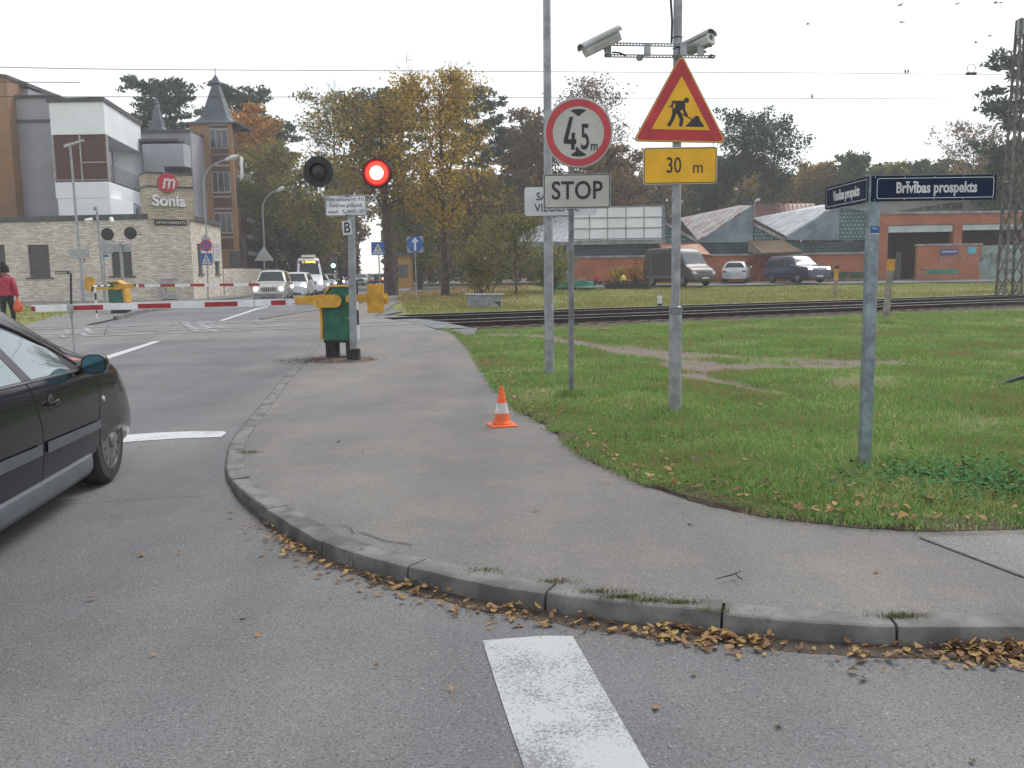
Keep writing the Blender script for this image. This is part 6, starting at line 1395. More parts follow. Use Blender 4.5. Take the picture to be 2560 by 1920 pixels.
b = MB(); r0 = Vector((fx1 + .02, Yf + .1, 0)); r1_ = Vector((sx, Yr, 0))
for k in range(26): p = r0.lerp(r1_, k / 25); b.bar((p.x, p.y, zf + .12), (p.x, p.y, zf + 1.15), .03, .03)
for z in (1.15, .95, .75, .55, .35): b.bar((r0.x, r0.y, zf + z), (r1_.x, r1_.y, zf + z), .035, .035)
b.build('balcony_railing', steel, ht, world=True)
b = MB(); prism(b, [(fx1 + .2, Yf + 2.4), (sx - .3, Yr + .4), (sx - .3, Yr + 1), (fx1, Yf + 3)], ZT - .2, zf - 1.06); b.build('lower_wall', greyc, ht, world=True)
b = MB(); 
for k in range(3): 
    A0 = Vector((fx1 + .2, Yf + 2.4, 0)); A1 = Vector((sx - .3, Yr + .4, 0)); dd = A1 - A0; nn = Vector((dd.y, -dd.x, 0)).normalized() * .05; u0 = .15 + .28 * k; b = MB(); prism(b, [A0 + dd * u0 + nn, A0 + dd * (u0 + .15) + nn, A0 + dd * (u0 + .15), A0 + dd * u0], ZT, zf - 1.3); b.build('window', winm, ht, world=True)
# grey middle volume
Yg = 71; b = MB(); x0, x1 = XP(352, 400, Yg), XP(480, 400, Yg); zt = ZP(415, 332, Yg); prism(b, [(x0, Yg), (x1, Yg), (x1, Yg + 9), (x0, Yg + 9)], ZT - .2, zt); b.build('middle_block', greyc, ht, world=True)
b = MB(); b.box(x0, x1, Yg - .15, Yg + 9, zt, zt + .22); b.box(x0, x1 - .5, Yg - 1.3, Yg - .02, ZP(415, 359, Yg), ZP(415, 353, Yg)); b.build('roof_edge', capm, ht, world=True)
b = MB(); z0 = ZP(415, 416, 69.7); z1 = ZP(415, 359, 69.7); prism(b, [(XP(358, 400, 69.7), 69.7), (XP(460, 400, 69.7), 69.7), (XP(478, 400, 71), 71 - .02), (XP(358, 400, 71), 71 - .02)], z0, z1 - .01); prism(b, [(XP(358, 400, 69.7), 69.72), (XP(410, 400, 69.7), 69.72), (XP(410, 400, 71), 71 - .02), (XP(358, 400, 71), 71 - .02)], ZT, z0 - .003); b.build('bay_window_box', greyl, ht, world=True)
b = MB().box(XP(414, 400, 70.5), XP(472, 400, 70.5), 70.7, 70.97, ZP(440, 470, 70.5), ZP(440, 419, 70.5)).build('window', winm, ht, world=True)
# tower
Yt = 74; xl, xr = XP(477, 400, Yt), XP(584, 400, Yt); zt = ZP(530, 306, Yt); xs = XP(601, 400, Yt + 5)
b = MB(); prism(b, [(xl, Yt), (xr, Yt), (xs, Yt + 4.2), (xl, Yt + 4.2)], 0, zt); tw = b.build('tower', ochre, ht, world=True)
lo = lambda o: (o.data.transform(Matrix.Translation(-ht.location)), o)[1]
px_l, px_r = 529, 573
for ya, yb_, mm_ in ((313, 321, 'p'), (325, 369, 'w'), (371, 385, 'p'), (387, 412, 'p'), (415, 429, 'p'), (431, 479, 'w'), (482, 490, 'p'), (493, 520, 'p'), (523, 530, 'p'), (534, 580, 'w'), (583, 591, 'p'), (595, 625, 'p')):
    b = MB().box(XP(px_l, 400, Yt), XP(px_r, 400, Yt), Yt - .06, Yt - .01, ZP(550, yb_, Yt), ZP(550, ya, Yt)); w = b.build('window' if mm_ == 'w' else 'spandrel_panel', winm if mm_ == 'w' else rusty, tw); lo(w)
    b = MB(); zb_, zt_ = ZP(550, yb_, Yt), ZP(550, ya, Yt); xa_, xb_ = XP(px_l, 400, Yt), XP(px_r, 400, Yt); b.box(xa_, xb_, Yt - .1, Yt - .061, zt_ - .03, zt_ + .05).box(xa_, xb_, Yt - .1, Yt - .061, zb_ - .05, zb_ + .0)
    if mm_ == 'w':
        for u in (.0, .33, .66, 1.0): b.box(xa_ + (xb_ - xa_) * u - .03, xa_ + (xb_ - xa_) * u + .03, Yt - .1, Yt - .061, zb_, zt_)
    if mm_ == 'w': lo(b.build('window_frame', wfr, w))
    else: lo(b.build('panel_edge', wfr, w))
b = MB()
dv_ = Vector((xs - xr, 4.2, 0)); nv = Vector((dv_.y, -dv_.x, 0)).normalized()
for k, (ya, yb_) in enumerate(((316, 330), (333, 375), (378, 420), (430, 520), (525, 600), (605, 650))):
    b = MB(); q0 = Vector((xr, Yt, 0)) + dv_ * .25; q1 = Vector((xr, Yt, 0)) + dv_ * .85; Ym = Yt + 2.3; prism(b, [q0 + nv * .06, q1 + nv * .06, q1 + nv * .005, q0 + nv * .005], ZP(592, yb_, Ym), ZP(592, ya, Ym)); lo(b.build('side_panel', winm if k % 2 else rusty, tw))
cxx, cyy = (xl + xr) / 2, Yt + 2.0
def spire(name, cx_, cy_, half, z0, z1, m, par, k=1.0):
    prof = [(half * 1.22, z0 - .12), (half * 1.22, z0), (half * .80, z0 + (z1 - z0) * .05), (half * .56, z0 + (z1 - z0) * .15), (half * .13, z0 + (z1 - z0) * .80), (half * .21, z0 + (z1 - z0) * .82), (half * .04, z0 + (z1 - z0) * .97), (.0, z1)]
    bb = MB(); rows = [[(cx_ + r * sx_, cy_ + r * sy_, z) for sx_, sy_ in ((-1, -1), (1, -1), (1, 1), (-1, 1), (-1, -1))] for r, z in prof]; bb.grid(rows); bb.cyl((cx_, cy_, z1 - .1), (cx_, cy_, z1 + .5), .03, n=6); return bb.build(name, m, par, world=par is not None)
spire('spire_roof', cxx, cyy, 1.82, zt, ZP(527, 186, cyy), roofm, ht)
sp2x = XP(400, 400, 86); spire('small_spire', sp2x, 86, .95, ZP(400, 331, 86), ZP(397, 243, 86), roofm, ht); b = MB(); prism(b, [(sp2x - 1.1, 84.9), (sp2x + 1.1, 84.9), (sp2x + 1.1, 87), (sp2x - 1.1, 87)], ZT, ZP(400, 331, 86)); b.build('spire_base', greyc, ht, world=True)
# balconies right of the tower
b = MB(); Yb = 79
b = MB(); prism(b, [(XP(601, 400, Yb), Yb), (XP(632, 400, Yb + 6), Yb + 6), (XP(632, 400, Yb + 6) - 1.5, Yb + 9), (XP(601, 400, Yb) - 1, Yb + 3)], ZP(617, 455, Yb + 3), ZP(617, 400, Yb + 3)); b.build('white_balcony', whc, ht, world=True)
b = MB(); prism(b, [(XP(601, 400, Yb), Yb + .4), (XP(634, 400, Yb + 8), Yb + 8), (XP(632, 400, Yb + 6) - 2.5, Yb + 9), (XP(601, 400, Yb) - 2, Yb + 3)], 0, ZP(617, 540, Yb + 3)); b.build('rear_block', rusty, ht, world=True)
for (xa_, xb_, ya, yb_) in ((606, 632, 548, 560), (606, 636, 590, 600), (606, 636, 630, 640)):
    b = MB(); prism(b, [(XP(xa_, 400, Yb) + .3, Yb), (XP(xb_, 400, Yb + 7) + .3, Yb + 7), (XP(xb_, 400, Yb + 7), Yb + 7.2), (XP(xa_, 400, Yb), Yb + .2)], ZP(617, yb_, Yb + 3), ZP(617, ya, Yb + 3)); b.build('balcony_parapet', greyl, ht, world=True)
b = MB().box(XP(560, 400, 72.5), XP(588, 400, 72.5), 72.6, 72.9, 2.1, ZP(575, 628, 72.5)).build('ground_floor_window', winm, ht, world=True)
# poster on the wall, far right end of the brick wall
b = MB(); q0 = (XP(531, 400, 63) , 63.0); s_a = s_of(531, W2, W3); s_b = s_of(548, W2, W3); D23 = Vector((W3[0] - W2[0], W3[1] - W2[1], 0)).normalized(); N23 = Vector((-D23.y, D23.x, 0)); P2_ = Vector((W2[0], W2[1], 0))
ps = thing('wall_poster', 'white information board with rows of small print on the brick corner behind the no-stopping sign', 'notice board', P2_ + D23 * s_a); prism(b, [P2_ + D23 * s_a - N23 * .08, P2_ + D23 * s_b - N23 * .08, P2_ + D23 * s_b - N23 * .01, P2_ + D23 * s_a - N23 * .01], ZP(540, 653, 64.5), ZP(540, 607, 64.5)); b.build('board', swht2, ps, world=True)
b = MB()
for k in range(6): z = ZP(540, 613 + k * 6, 64.5); b.bar(P2_ + D23 * (s_a + .25) - N23 * .084 + Vector((0, 0, z)), P2_ + D23 * (s_b - .3 - .3 * (k % 2)) - N23 * .084 + Vector((0, 0, z)), .004, .05)
b.build('print_lines', mat('print_red', (.35, .15, .15), .6), ps, world=True)

# ---- utility cabinets, street furniture beyond the crossing
Yc = 57.0; p = P(446, 749, Yc); t = thing('utility_cabinet', 'pale grey utility cabinet with yellow sticker against the brick wall', 'cabinet', (p.x, Yc - 1.5, .03)); cg_ = mat('cabinet_grey', (.36, .37, .35), .6)
MB().box(-.46, .46, 0, .4, .08, 1.3).build('cabinet', cg_, t, bevel=.02); MB().box(-.5, .5, -.04, .44, 1.3, 1.36).build('lid', cg_, t); MB().box(-.44, .44, .02, .38, 0, .078).build('plinth', capm, t); MB().box(-.1, .4, -.006, -.001, .62, .95).build('sticker', mat('sticker_yellow', (.5, .5, .2), .6), t); MB().box(-.2, -.17, -.03, -.001, .55, .75).build('handle', capm, t)
def lamp_straight(px, Yl, topy, lab):
    p = P(px, 750, Yl); zt = ZP(px, topy, Yl); t = thing('lamp_post', lab, 'lamp post', (XP(px + 8, 750, Yl), Yl, 0), group='grey steel lamp posts'); MB().tube([(0, 0, 0), (0, 0, 1.4), (0, 0, 1.45), (-.1, 0, zt)], [.11, .1, .085, .06], 10).build('pole', galv, t, smooth=True)
    MB().add([(-.45, -.1, zt), (.7, -.06, zt + .3), (.7, .14, zt + .3), (-.45, .2, zt), (-.4, -.1, zt - .14), (.66, -.06, zt + .2), (.66, .14, zt + .2), (-.4, .2, zt - .14)], [(0, 1, 2, 3), (7, 6, 5, 4), (0, 4, 5, 1), (1, 5, 6, 2), (2, 6, 7, 3), (3, 7, 4, 0)]).build('lamp_head', mat('lamp_head_grey', (.5, .5, .5), .5), t); return t, zt
tl_, _ = lamp_straight(200, 53, 362, 'lamp post with tilted flat head in front of the pale brick wall'); z1 = ZP(200, 622, 52.8); z0 = ZP(200, 645, 52.8)
MB().plate(rrect(XP(178, 670, 52.9) - tl_.location.x, XP(228, 670, 52.9) - tl_.location.x, z0, z1, .05), -.2, -.17).build('sign_back', sback, tl_)
MB().add([(XP(208, 670, 52.9) - tl_.location.x, -.14, z0 - .02), (XP(217, 670, 52.9) - tl_.location.x, -.14, z0 - .02), (XP(212, 670, 52.9) - tl_.location.x, -.14, z0 - .26)], [(0, 1, 2)]).build('small_red_triangle', sred, tl_)
def lamp_curved(pxb, Yl, pts, head, lab, w=.05, dia=None):
    t = thing('lamp_post', lab, 'lamp post', (XP(pxb, 750, Yl), Yl, 0), group='curved arm lamp posts'); lx_ = t.location.x
    pp = [(0, 0, 0)] + [(XP(x, y, Yl) - lx_, 0, ZP(x, y, Yl)) for x, y in pts]; MB().tube(catmull(pp, 6), w, 8).build('pole', galv, t, smooth=True)
    h0 = Vector((XP(head[0], head[1], Yl) - lx_, 0, ZP(head[0], head[1], Yl))); h1 = Vector((XP(head[2], head[3], Yl) - lx_, 0, ZP(head[2], head[3], Yl))); L_ = (h1 - h0)
    MB().tube([h0, h0 + L_ * .12, h0 + L_ * .5, h0 + L_ * .85, h1], [.05, .11, .15, .12, .03], 10).build('lamp_head', mat('lamp_head_white', (.62, .62, .62), .5), t, smooth=True); return t
tc_ = lamp_curved(520, 55, [(517, 600), (510, 480), (513, 440), (530, 415), (566, 399)], (563, 400, 598, 389), 'curved-arm street lamp rising in front of the pale brick corner')
q = XP(514, 598, 54.9) - tc_.location.x; zq = ZP(514, 598, 54.9); MB().plate([(q, zq - .33), (q + .33, zq), (q, zq + .33), (q - .33, zq)], -.09, -.06).build('diamond_sign_back', sback, tc_)
tc2 = lamp_curved(662, 66, [(660, 600), (657, 530), (662, 500), (680, 482), (695, 476)], (693, 477, 711, 468), 'curved-arm street lamp rising behind the champagne off-road car')
q = XP(662, 640, 66) - tc2.location.x; zq = ZP(662, 652, 66); MB().plate([(q - .75, zq), (q + .68, zq), (q - .02, zq + 1.05)], -.12, -.09).build('triangle_sign_back', sback, tc2)
# no-stopping and crossing sign
def crosswalk_face(par, x0, x1, z0, z1, y):
    w = x1 - x0; xm = (x0 + x1) / 2
    MB().plate([(xm - .42 * w, z0 + .08 * w), (xm + .42 * w, z0 + .08 * w), (xm, z0 + .9 * w)], y - .003, y - .0005).build('white_triangle', swht2, par)
    b = MB()
    for k in range(4): xx_ = xm + (-.27 + .18 * k) * w; b.add([(xx_ - .035 * w, y - .005, z0 + .12 * w), (xx_ + .035 * w, y - .005, z0 + .12 * w), (xm + (xx_ - xm) * .65 + .03 * w, y - .005, z0 + .34 * w), (xm + (xx_ - xm) * .65 - .03 * w, y - .005, z0 + .34 * w)], [(0, 1, 2, 3)])
    b.add([(xm + .05 * w * math.cos(R(a)), y - .006, z0 + .68 * w + .05 * w * math.sin(R(a))) for a in range(0, 360, 30)], [tuple(range(12))])
    for pts in (((-.04, .62), (.05, .62), (.04, .42), (-.05, .42)), ((-.05, .43), (.0, .45), (-.08, .24), (-.13, .24)), ((.0, .45), (.05, .43), (.12, .26), (.07, .24)), ((-.04, .60), (-.03, .56), (-.13, .44), (-.15, .47)), ((.05, .60), (.04, .56), (.13, .46), (.15, .49))): b.add([(xm + a * w, y - .006, z0 + c * w) for a, c in pts], [(0, 1, 2, 3)])
    b.build('walking_figure', letter, par)
Ys = 54; px = 520; t = thing('no_stopping_sign', 'red and blue no-stopping disc above a blue pedestrian crossing sign by the brick wall', 'road sign', (XP(px, 740, Ys), Ys, 0)); lx_ = t.location.x
zc_ = ZP(517, 614, Ys); MB().tube([(0, 0, 0), (XP(517, 600, Ys) - lx_, 0, zc_ + .4)], .035, 8).build('pole', galv, t); cx = XP(516, 614, Ys) - lx_; sg = MB().plate(circ(cx, zc_, .36, 40), -.08, -.05).build('disc', sred, t); b = MB().plate(circ(cx, zc_, .28, 40), -.083, -.081).build('blue_field', blue_p, sg)
b = MB(); 
for a in (45, -45): ca, sa = math.cos(R(a)), math.sin(R(a)); b.add([(cx + ca * .3 - sa * .04, -.086 - .001 * (a > 0), zc_ + sa * .3 + ca * .04), (cx + ca * .3 + sa * .04, -.086 - .001 * (a > 0), zc_ + sa * .3 - ca * .04), (cx - ca * .3 + sa * .04, -.086 - .001 * (a > 0), zc_ - sa * .3 - ca * .04), (cx - ca * .3 - sa * .04, -.086 - .001 * (a > 0), zc_ - sa * .3 + ca * .04)], [(0, 1, 2, 3)])
b.build('red_cross', sred, sg); x0, x1 = XP(504, 670, Ys) - lx_, XP(533, 670, Ys) - lx_; z1 = ZP(518, 633, Ys); sg = MB().plate(rrect(x0, x1, z1 - (x1 - x0), z1, .04), -.08, -.05).build('crossing_plate', blue_p, t); crosswalk_face(sg, x0, x1, z1 - (x1 - x0), z1, -.08)
Ys = 46; t = thing('pedestrian_crossing_sign', 'blue pedestrian crossing sign on a thin pole left of the thick dark tree trunk', 'road sign', (XP(951, 700, Ys), Ys, 0)); lx_ = t.location.x; x0, x1 = XP(930.5, 670, Ys) - lx_, XP(963, 670, Ys) - lx_; z1 = ZP(947, 605, Ys); MB().tube([(0, 0, 0), (-.05, 0, z1)], .03, 8).build('pole', galv, t); sg = MB().plate(rrect(x0, x1, z1 - (x1 - x0), z1, .04), -.08, -.05).build('crossing_plate', blue_p, t); crosswalk_face(sg, x0, x1, z1 - (x1 - x0), z1, -.08)
Ys = 50; t = thing('straight_ahead_sign', 'round blue sign with a white upward arrow right of the thick dark trunk', 'road sign', (XP(1041, 700, Ys), Ys, 0)); lx_ = t.location.x; cx, cz = XP(1038, 610, Ys) - lx_, ZP(1038, 610, Ys); MB().tube([(0, 0, 0), (-.05, 0, cz)], .03, 8).build('pole', galv, t); MB().plate([(cx - .44, cz - .46), (cx + .44, cz - .46), (cx + .44, cz + .4), (cx - .44, cz + .4)], -.045, -.03).build('sign_back', sback, t)
sg = MB().plate(circ(cx, cz, .44, 40), -.08, -.05).build('disc', blue_p, t); MB().plate([(cx - .055, cz - .36), (cx + .055, cz - .36), (cx + .055, cz + .1), (cx + .2, cz + .1), (cx, cz + .38), (cx - .2, cz + .1), (cx - .055, cz + .1)], -.086, -.081).build('white_arrow', swht2, sg)
# camera mast, far signal, far barrier, railings
Yq = 39; t = thing('camera_mast', 'thin hooked mast with two white cameras before the pale brick wall', 'camera mast', (XP(262, 750, Yq), Yq, 0)); lx_ = t.location.x; X = lambda px: XP(px, 670, Yq) - lx_; Z = lambda py: ZP(255, py, Yq)
MB().tube(catmull([(0, 0, 0), (X(253), 0, Z(600)), (X(252), 0, Z(525)), (X(250), 0, Z(519)), (X(247), 0, Z(520)), (X(246), 0, Z(526))], 5), .045, 8).build('pole', galv, t, smooth=True)
MB().tube([(X(228), 0, Z(561)), (X(290), 0, Z(561))], .018, 6).build('crossbar', galv, t)
for a, c2_ in (((226, 551), (236, 548)), ((293, 557), (284, 546))): MB().tube([(X(a[0]), -.15, Z(a[1])), (X(c2_[0]), .1, Z(c2_[1]))], [.07, .085], 8).build('security_camera', white_p, t)
Yq = 40; t = thing('crossing_signal', 'far crossing signal with two dark unlit lamps in front of the pale brick wall', 'traffic signal', (XP(311, 750, Yq), Yq, 0), group='level crossing signals'); lx_ = t.location.x; X = lambda px: XP(px, 670, Yq) - lx_; Z = lambda py: ZP(300, py, Yq)
MB().tube([(0, 0, 0), (X(305), 0, Z(608))], .07, 10).build('pole', galv, t)
for px, py, d_ in ((275.5, 585, 1), (332.5, 583, -1)):
    lm = MB().lathe([(0, -.08), (.27, -.06), (.275, -.03), (.27, 0), (0, 0)], 28, o=(X(px), 0, Z(py)), axis='Y').build('lamp_screen', mat('lamp_black', (.018, .017, .018), .5), t); MB().tube(catmull([(X(px), .02, Z(600)), (X(px) + .04 * d_, .02, Z(607)), (X(px) + .25 * d_, .02, Z(610)), (X(305), .02, Z(610))], 4), .025, 6).build('lamp_bracket', mat('bracket_pale', (.5, .5, .5), .5), t)
MB().cyl((X(348), 0, Z(586)), (X(360), 0, Z(586)), .04, n=8).build('side_lamp', galv, t); MB().plate(rrect(X(286), X(330), Z(628), Z(612), .04), .05, .08).build('plate_back', sback, t)
Yq = 44; t = thing('stop_sign', 'back of an octagonal sign on a grey pole left of the far signal lamps', 'road sign', (XP(263, 750, Yq), Yq, 0)); lx_ = t.location.x; cx, cz = XP(274, 670, Yq) - lx_, ZP(274, 614, Yq); MB().tube([(0, 0, 0), (.1, 0, cz)], .04, 8).build('pole', galv, t); MB().plate([(cx + .44 * math.cos(R(22.5 + 45 * k)), cz + .44 * math.sin(R(22.5 + 45 * k))) for k in range(8)], -.06, -.04).build('octagon_back', sback, t); MB().box(cx - .25, cx - .0, -.07, -.061, ZP(274, 643, Yq), ZP(274, 637, Yq)).build('blue_plate', blue_p, t)
Yq = 36.5; gx_0 = XP(286, 750, Yq); t = thing('level_crossing_barrier', 'far lowered barrier with green and yellow drive box in front of the brick wall', 'barrier', (gx_0, Yq, 0), group='level crossing barriers'); X = lambda px: XP(px, 670, Yq) - gx_0; Z = lambda py: ZP(290, py, Yq)
MB().plate([(X(266), Z(756)), (X(304), Z(756)), (X(300), Z(712)), (X(290), Z(706)), (X(266), Z(706))], 0, .5).build('drive_box', grn_p, t); MB().plate([(X(304.5), Z(756)), (X(311), Z(756)), (X(307), Z(712)), (X(290), Z(701)), (X(265), Z(702.5)), (X(265), Z(705.5)), (X(288), Z(705.5)), (X(301), Z(714))], -.02, .52).build('yellow_trim', yel_p, t)
MB().box(X(268), X(309), .05, .45, 0, Z(757)).build('base_frame', mat('base_dark', (.03, .028, .028), .8, 0, .2, 8), t); MB().plate(rpoly([(X(283), Z(726)), (X(283), Z(711)), (X(340), Z(709.5)), (X(340), Z(717))], .04), -.1, -.05).build('crank_arm', yel_p, t)
MB().plate([(X(228), Z(725)), (X(290), Z(722)), (X(290), Z(718)), (X(228), Z(719))], -.09, -.06).build('counterweight_arm', yel_p, t); MB().plate(rrect(X(215), X(237.5), Z(725), Z(691), .05), -.2, -.1).build('counterweight', yel_p, t)
b = MB(); ed_ = [336, 346, 361, 400, 437, 475, 511, 549, 584, 621, 648]
for k, (a, c2_) in enumerate(zip(ed_, ed_[1:])):
    ff = lambda px: ZP(px, 714.0 - (px - 336) * 2.5 / 311, Yq); z0a, z1a = ff(a), ff(c2_); b.add([(X(a), -.1, z0a - .055), (X(c2_), -.1, z1a - .055), (X(c2_), -.04, z1a - .055), (X(a), -.04, z0a - .055), (X(a), -.1, z0a + .055), (X(c2_), -.1, z1a + .055), (X(c2_), -.04, z1a + .055), (X(a), -.04, z0a + .055)], [(0, 1, 5, 4), (3, 7, 6, 2), (4, 5, 6, 7), (0, 3, 2, 1), (1, 2, 6, 5), (0, 4, 7, 3)], k % 2)
b.build('boom', [off_w, red_p], t)
Yh = 32; p0 = P(243, 798, Yh); t = thing('hand_railing', 'short black and white safety railing in front of the far barrier box', 'railing', (p0.x, Yh, 0), group='crossing hand railings'); lx_ = t.location.x; b = MB()
q1 = Vector((XP(278, 670, 37.5) - lx_, 5.5, 0)); zt1 = ZP(243, 716, Yh); zt2 = ZP(278, 714, 37.5); banded(b, (0, 0, 0), (0, 0, zt1), .035, 5, 1); banded(b, q1, q1 + Vector((0, 0, zt2)), .035, 5, 1); e0 = Vector((XP(229, 670, 31.5) - lx_, -.5, zt1)); banded(b, e0, Vector((XP(290, 670, 38.5) - lx_, 6.5, zt2 + .02)), .035, 8, 1); b.cyl(e0, e0 + Vector((-.05, 0, -.16)), .035, n=8); b.build('rails', bwm, t)
Yh = 33; t = thing('floodlight_post', 'short black post with a long flat floodlight, left of the crossing', 'floodlight', (XP(178, 790, Yh), Yh, 0)); lx_ = t.location.x; zt = ZP(175, 684, Yh); MB().bar((0, 0, 0), (XP(176, 670, Yh) - lx_, 0, zt), .06, .06).build('pole', black_p, t); MB().box(XP(140, 670, Yh) - lx_, XP(172, 670, Yh) - lx_, -.12, .12, zt - .02, zt + .1).build('lamp_head', trim, t); MB().box(XP(142, 670, Yh) - lx_, XP(170, 670, Yh) - lx_, -.125, -.121, zt - .0, zt + .07).build('reflector', mat('reflector_pale', (.4, .39, .33), .4), t); MB().box(XP(172, 670, Yh) - lx_, XP(179, 670, Yh) - lx_, -.05, .05, zt - .0, zt + .12).build('joint', galv, t)
Yh = 76; t = thing('traffic_light', 'distant traffic light showing green above the queue of cars', 'traffic light', (XP(838, 700, Yh), Yh, 0)); lx_ = t.location.x; zt = ZP(836, 664, Yh); MB().tube([(.1, .1, 0), (.1, .1, zt + .3)], .06, 8).build('pole', galvd, t); hdm = MB().box(-.3, .12, -.1, .09, zt - .4, zt + .9).build('signal_head', trim, t, bevel=.03); MB().lathe([(0, -.06), (.13, -.04), (.17, 0)], 20, o=(-.1, -.1, zt), axis='Y').build('green_lens', mat('green_lit', (.1, .7, .4), .4, emit=(.25, 1.0, .62), es=5), hdm); MB().lathe([(0, 0), (.17, 0)], 20, o=(-.1, -.104, zt + .5), axis='Y').build('dark_lens', winm, hdm)
t = thing('kiosk', 'small yellow wooden building glimpsed behind the thick dark trunk', 'building', (XP(1006, 700, 78), 78, 0)); kb_ = mat('kiosk_yellow', (.5, .27, .05), .7); lx_ = t.location.x
MB().box(-.35, .6, 0, 3, 0, ZP(1006, 640, 78)).build('walls', kb_, t)
for k in (-.3, .12): MB().box(k, k + .4, -.06, -.01, 1.1, 2.2).build('window', winm, t)
MB().box(-.5, .75, -.3, 3.2, ZP(1006, 640, 78) + .004, ZP(1006, 634, 78)).build('roof', roofm, t); MB().box(-.35, .6, -.05, -.01, 0, .15).build('base_board', white_p, t)

# ------------------------------------------------------------------ market hall
Ym = 66.0; rb_ = brick('market_brick', (.50, .165, .085), (.40, .13, .07), (.38, .19, .13), .26, .085, .008, .3, bumps=.3); gbk = brick('glass_block', (.075, .12, .135), (.05, .085, .10), (.03, .045, .05), .24, .24, .03, .35, bumps=.8); gbl = brick('pale_glass_block', (.24, .36, .35), (.14, .24, .24), (.05, .09, .09), .28, .28, .04, .3)
conc = mat('concrete_ledge', (.3, .3, .31), .8, 0, .15, 1.5); tin = mat('zinc_sheet', (.19, .24, .28), .55, .3, .15, .8, dirt=((.26, .3, .33), 1.5, .55)); 
def tinroof(name, base, rust, thr):
    m = mat(name, base, .5, .35, .12, 1.2, dirt=(rust, 1.1, thr)); return m
t = thing('market_hall', 'red brick market hall with zinc shed roofs and strips of glass blocks', 'building', (XP(1800, 700, Ym), Ym, .4)); MX = lambda px: XP(px, 640, Ym); MZ = lambda py, px=1800: ZP(px, py, Ym)
z0 = .2; zl = MZ(644, 1550); zl2 = zl + .16; zg = MZ(611, 1550)
b = MB().box(MX(1418), MX(2200), Ym, Ym + .3, z0, zl); b.build('brick_wall', rb_, t, world=True); MB().box(MX(1416), MX(2200), Ym - .1, Ym + .35, zl + .003, zl2).build('ledge', conc, t, world=True)
MB().box(MX(1432), MX(2200), Ym + .12, Ym + .2, zl2 + .003, zg).build('glass_block_strip', gbk, t, world=True)
MB().box(MX(1416), MX(1421), Ym - .02, Ym + .3, z0, zg).build('corner_trim', conc, t, world=True)
MB().box(MX(1400), MX(1664), Ym - .12, Ym + .4, zg + .003, MZ(602, 1550)).build('eave', conc, t, world=True)
MB().box(MX(1418), MX(2190), Ym + .4, Ym + 22, z0, zg - .1).build('rear_hall', conc, t, world=True)
# white translucent wall
x0, x1 = MX(1436), MX(1655); z0_, z1_ = MZ(601, 1550) + .02, MZ(518, 1550); MB().box(x0, x1, Ym + .02, Ym + .1, z0_, z1_).build('white_glazing', mat('translucent_white', (.82, .86, .87), .4, 0, .04, .6), t, world=True); b = MB()
for px in (1429, 1474, 1519, 1565, 1610, 1655): x = MX(px); b.box(x - .03, x + .03, Ym - .03, Ym + .018, z0_, z1_ + .05)
for py in (516.5, 544, 570.5, 597): z = MZ(py, 1550); b.box(x0, x1, Ym - .04, Ym + .018, z - .03, z + .04)
b.build('glazing_bars', conc, t, world=True)
MB().box(MX(1655) + .02, MX(1662), Ym - .05, Ym + 6, z0_, MZ(514, 1550)).build('end_fascia', tin, t, world=True)
def quadp(name, m, pts, par=t, th=.12):
    """a sheet through four or more points given as (px, py, Y), with thickness"""
    v = [P(*p) for p in pts]; n = len(v); nrm = (v[1] - v[0]).cross(v[2] - v[0]).normalized() * th; nrm = nrm if nrm.y > 0 or (abs(nrm.y) < .02 and nrm.z < 0) else -nrm
    bb = MB(); bb.add(v + [a + nrm for a in v], [tuple(range(n)), tuple(range(2 * n - 1, n - 1, -1))] + [(i, (i + 1) % n, (i + 1) % n + n, i + n) for i in range(n)]); return bb.build(name, m, par, world=True)
r1 = tinroof('rusty_sheet_roof', (.36, .37, .38), (.2, .085, .045), .47); r2 = tinroof('white_sheet_roof', (.50, .53, .56), (.2, .13, .1), .57)
seam = mat('roof_seam', (.3, .31, .33), .5, .3)
def seams(par, a, b_, c, d, n, m):      # standing seams from edge a-b to edge d-c
    for k in range(n + 1):
        u = k / n; p = P(*a).lerp(P(*b_), u); q = P(*d).lerp(P(*c), u); bb = MB(); bb.bar(p + Vector((0, -.05, .05)), q + Vector((0, -.05, .05)), .05, .07)
        o = bb.build('roof_seam', m, par, world=True)
def roof(name, m, a, b_, c, d, n):
    o = quadp(name, m, [a, b_, c, d]); bb = MB()
    for k in range(n + 1):
        u = k / n; p = P(*a).lerp(P(*b_), u); q = P(*d).lerp(P(*c), u); bb.bar(p + Vector((0, -.02, .02)), q + Vector((0, -.02, .02)), .05, .06)
    s = bb.build('standing_seams', m, o); s.data.transform(Matrix.Translation(-t.location)); return o
roof('shed_roof', r1, (1747, 604, 66), (1881, 517, 66), (1850, 516, 82), (1701, 548, 82), 16)
quadp('shed_gable', tin, [(1747, 606, 66), (1882, 606, 66), (1882, 516, 66)])
quadp('side_glazing', gbl, [(1662, 558, 66.3), (1662, 607, 66.3), (1745, 607, 66.3)])
quadp('gable_trim', conc, [(1662, 553, 66.1), (1662, 561, 66.1), (1745, 609, 66.1), (1755, 606, 66.1)], th=.15)
roof('shed_roof', r2, (1967, 593, 66), (2091, 515, 66), (2054, 515, 82), (1884, 548, 82), 18)
quadp('shed_gable', tin, [(1967, 600, 66), (2099, 600, 66), (2099, 515, 66), (2091, 515, 66), (1967, 593, 66)])
quadp('side_glazing', gbl, [(1884, 562, 66.3), (1884, 601, 66.3), (1960, 601, 66.3)])
quadp('gable_trim', conc, [(1884, 556, 66.1), (1884, 564, 66.1), (1957, 602, 66.1), (1968, 598, 66.1)], th=.15)
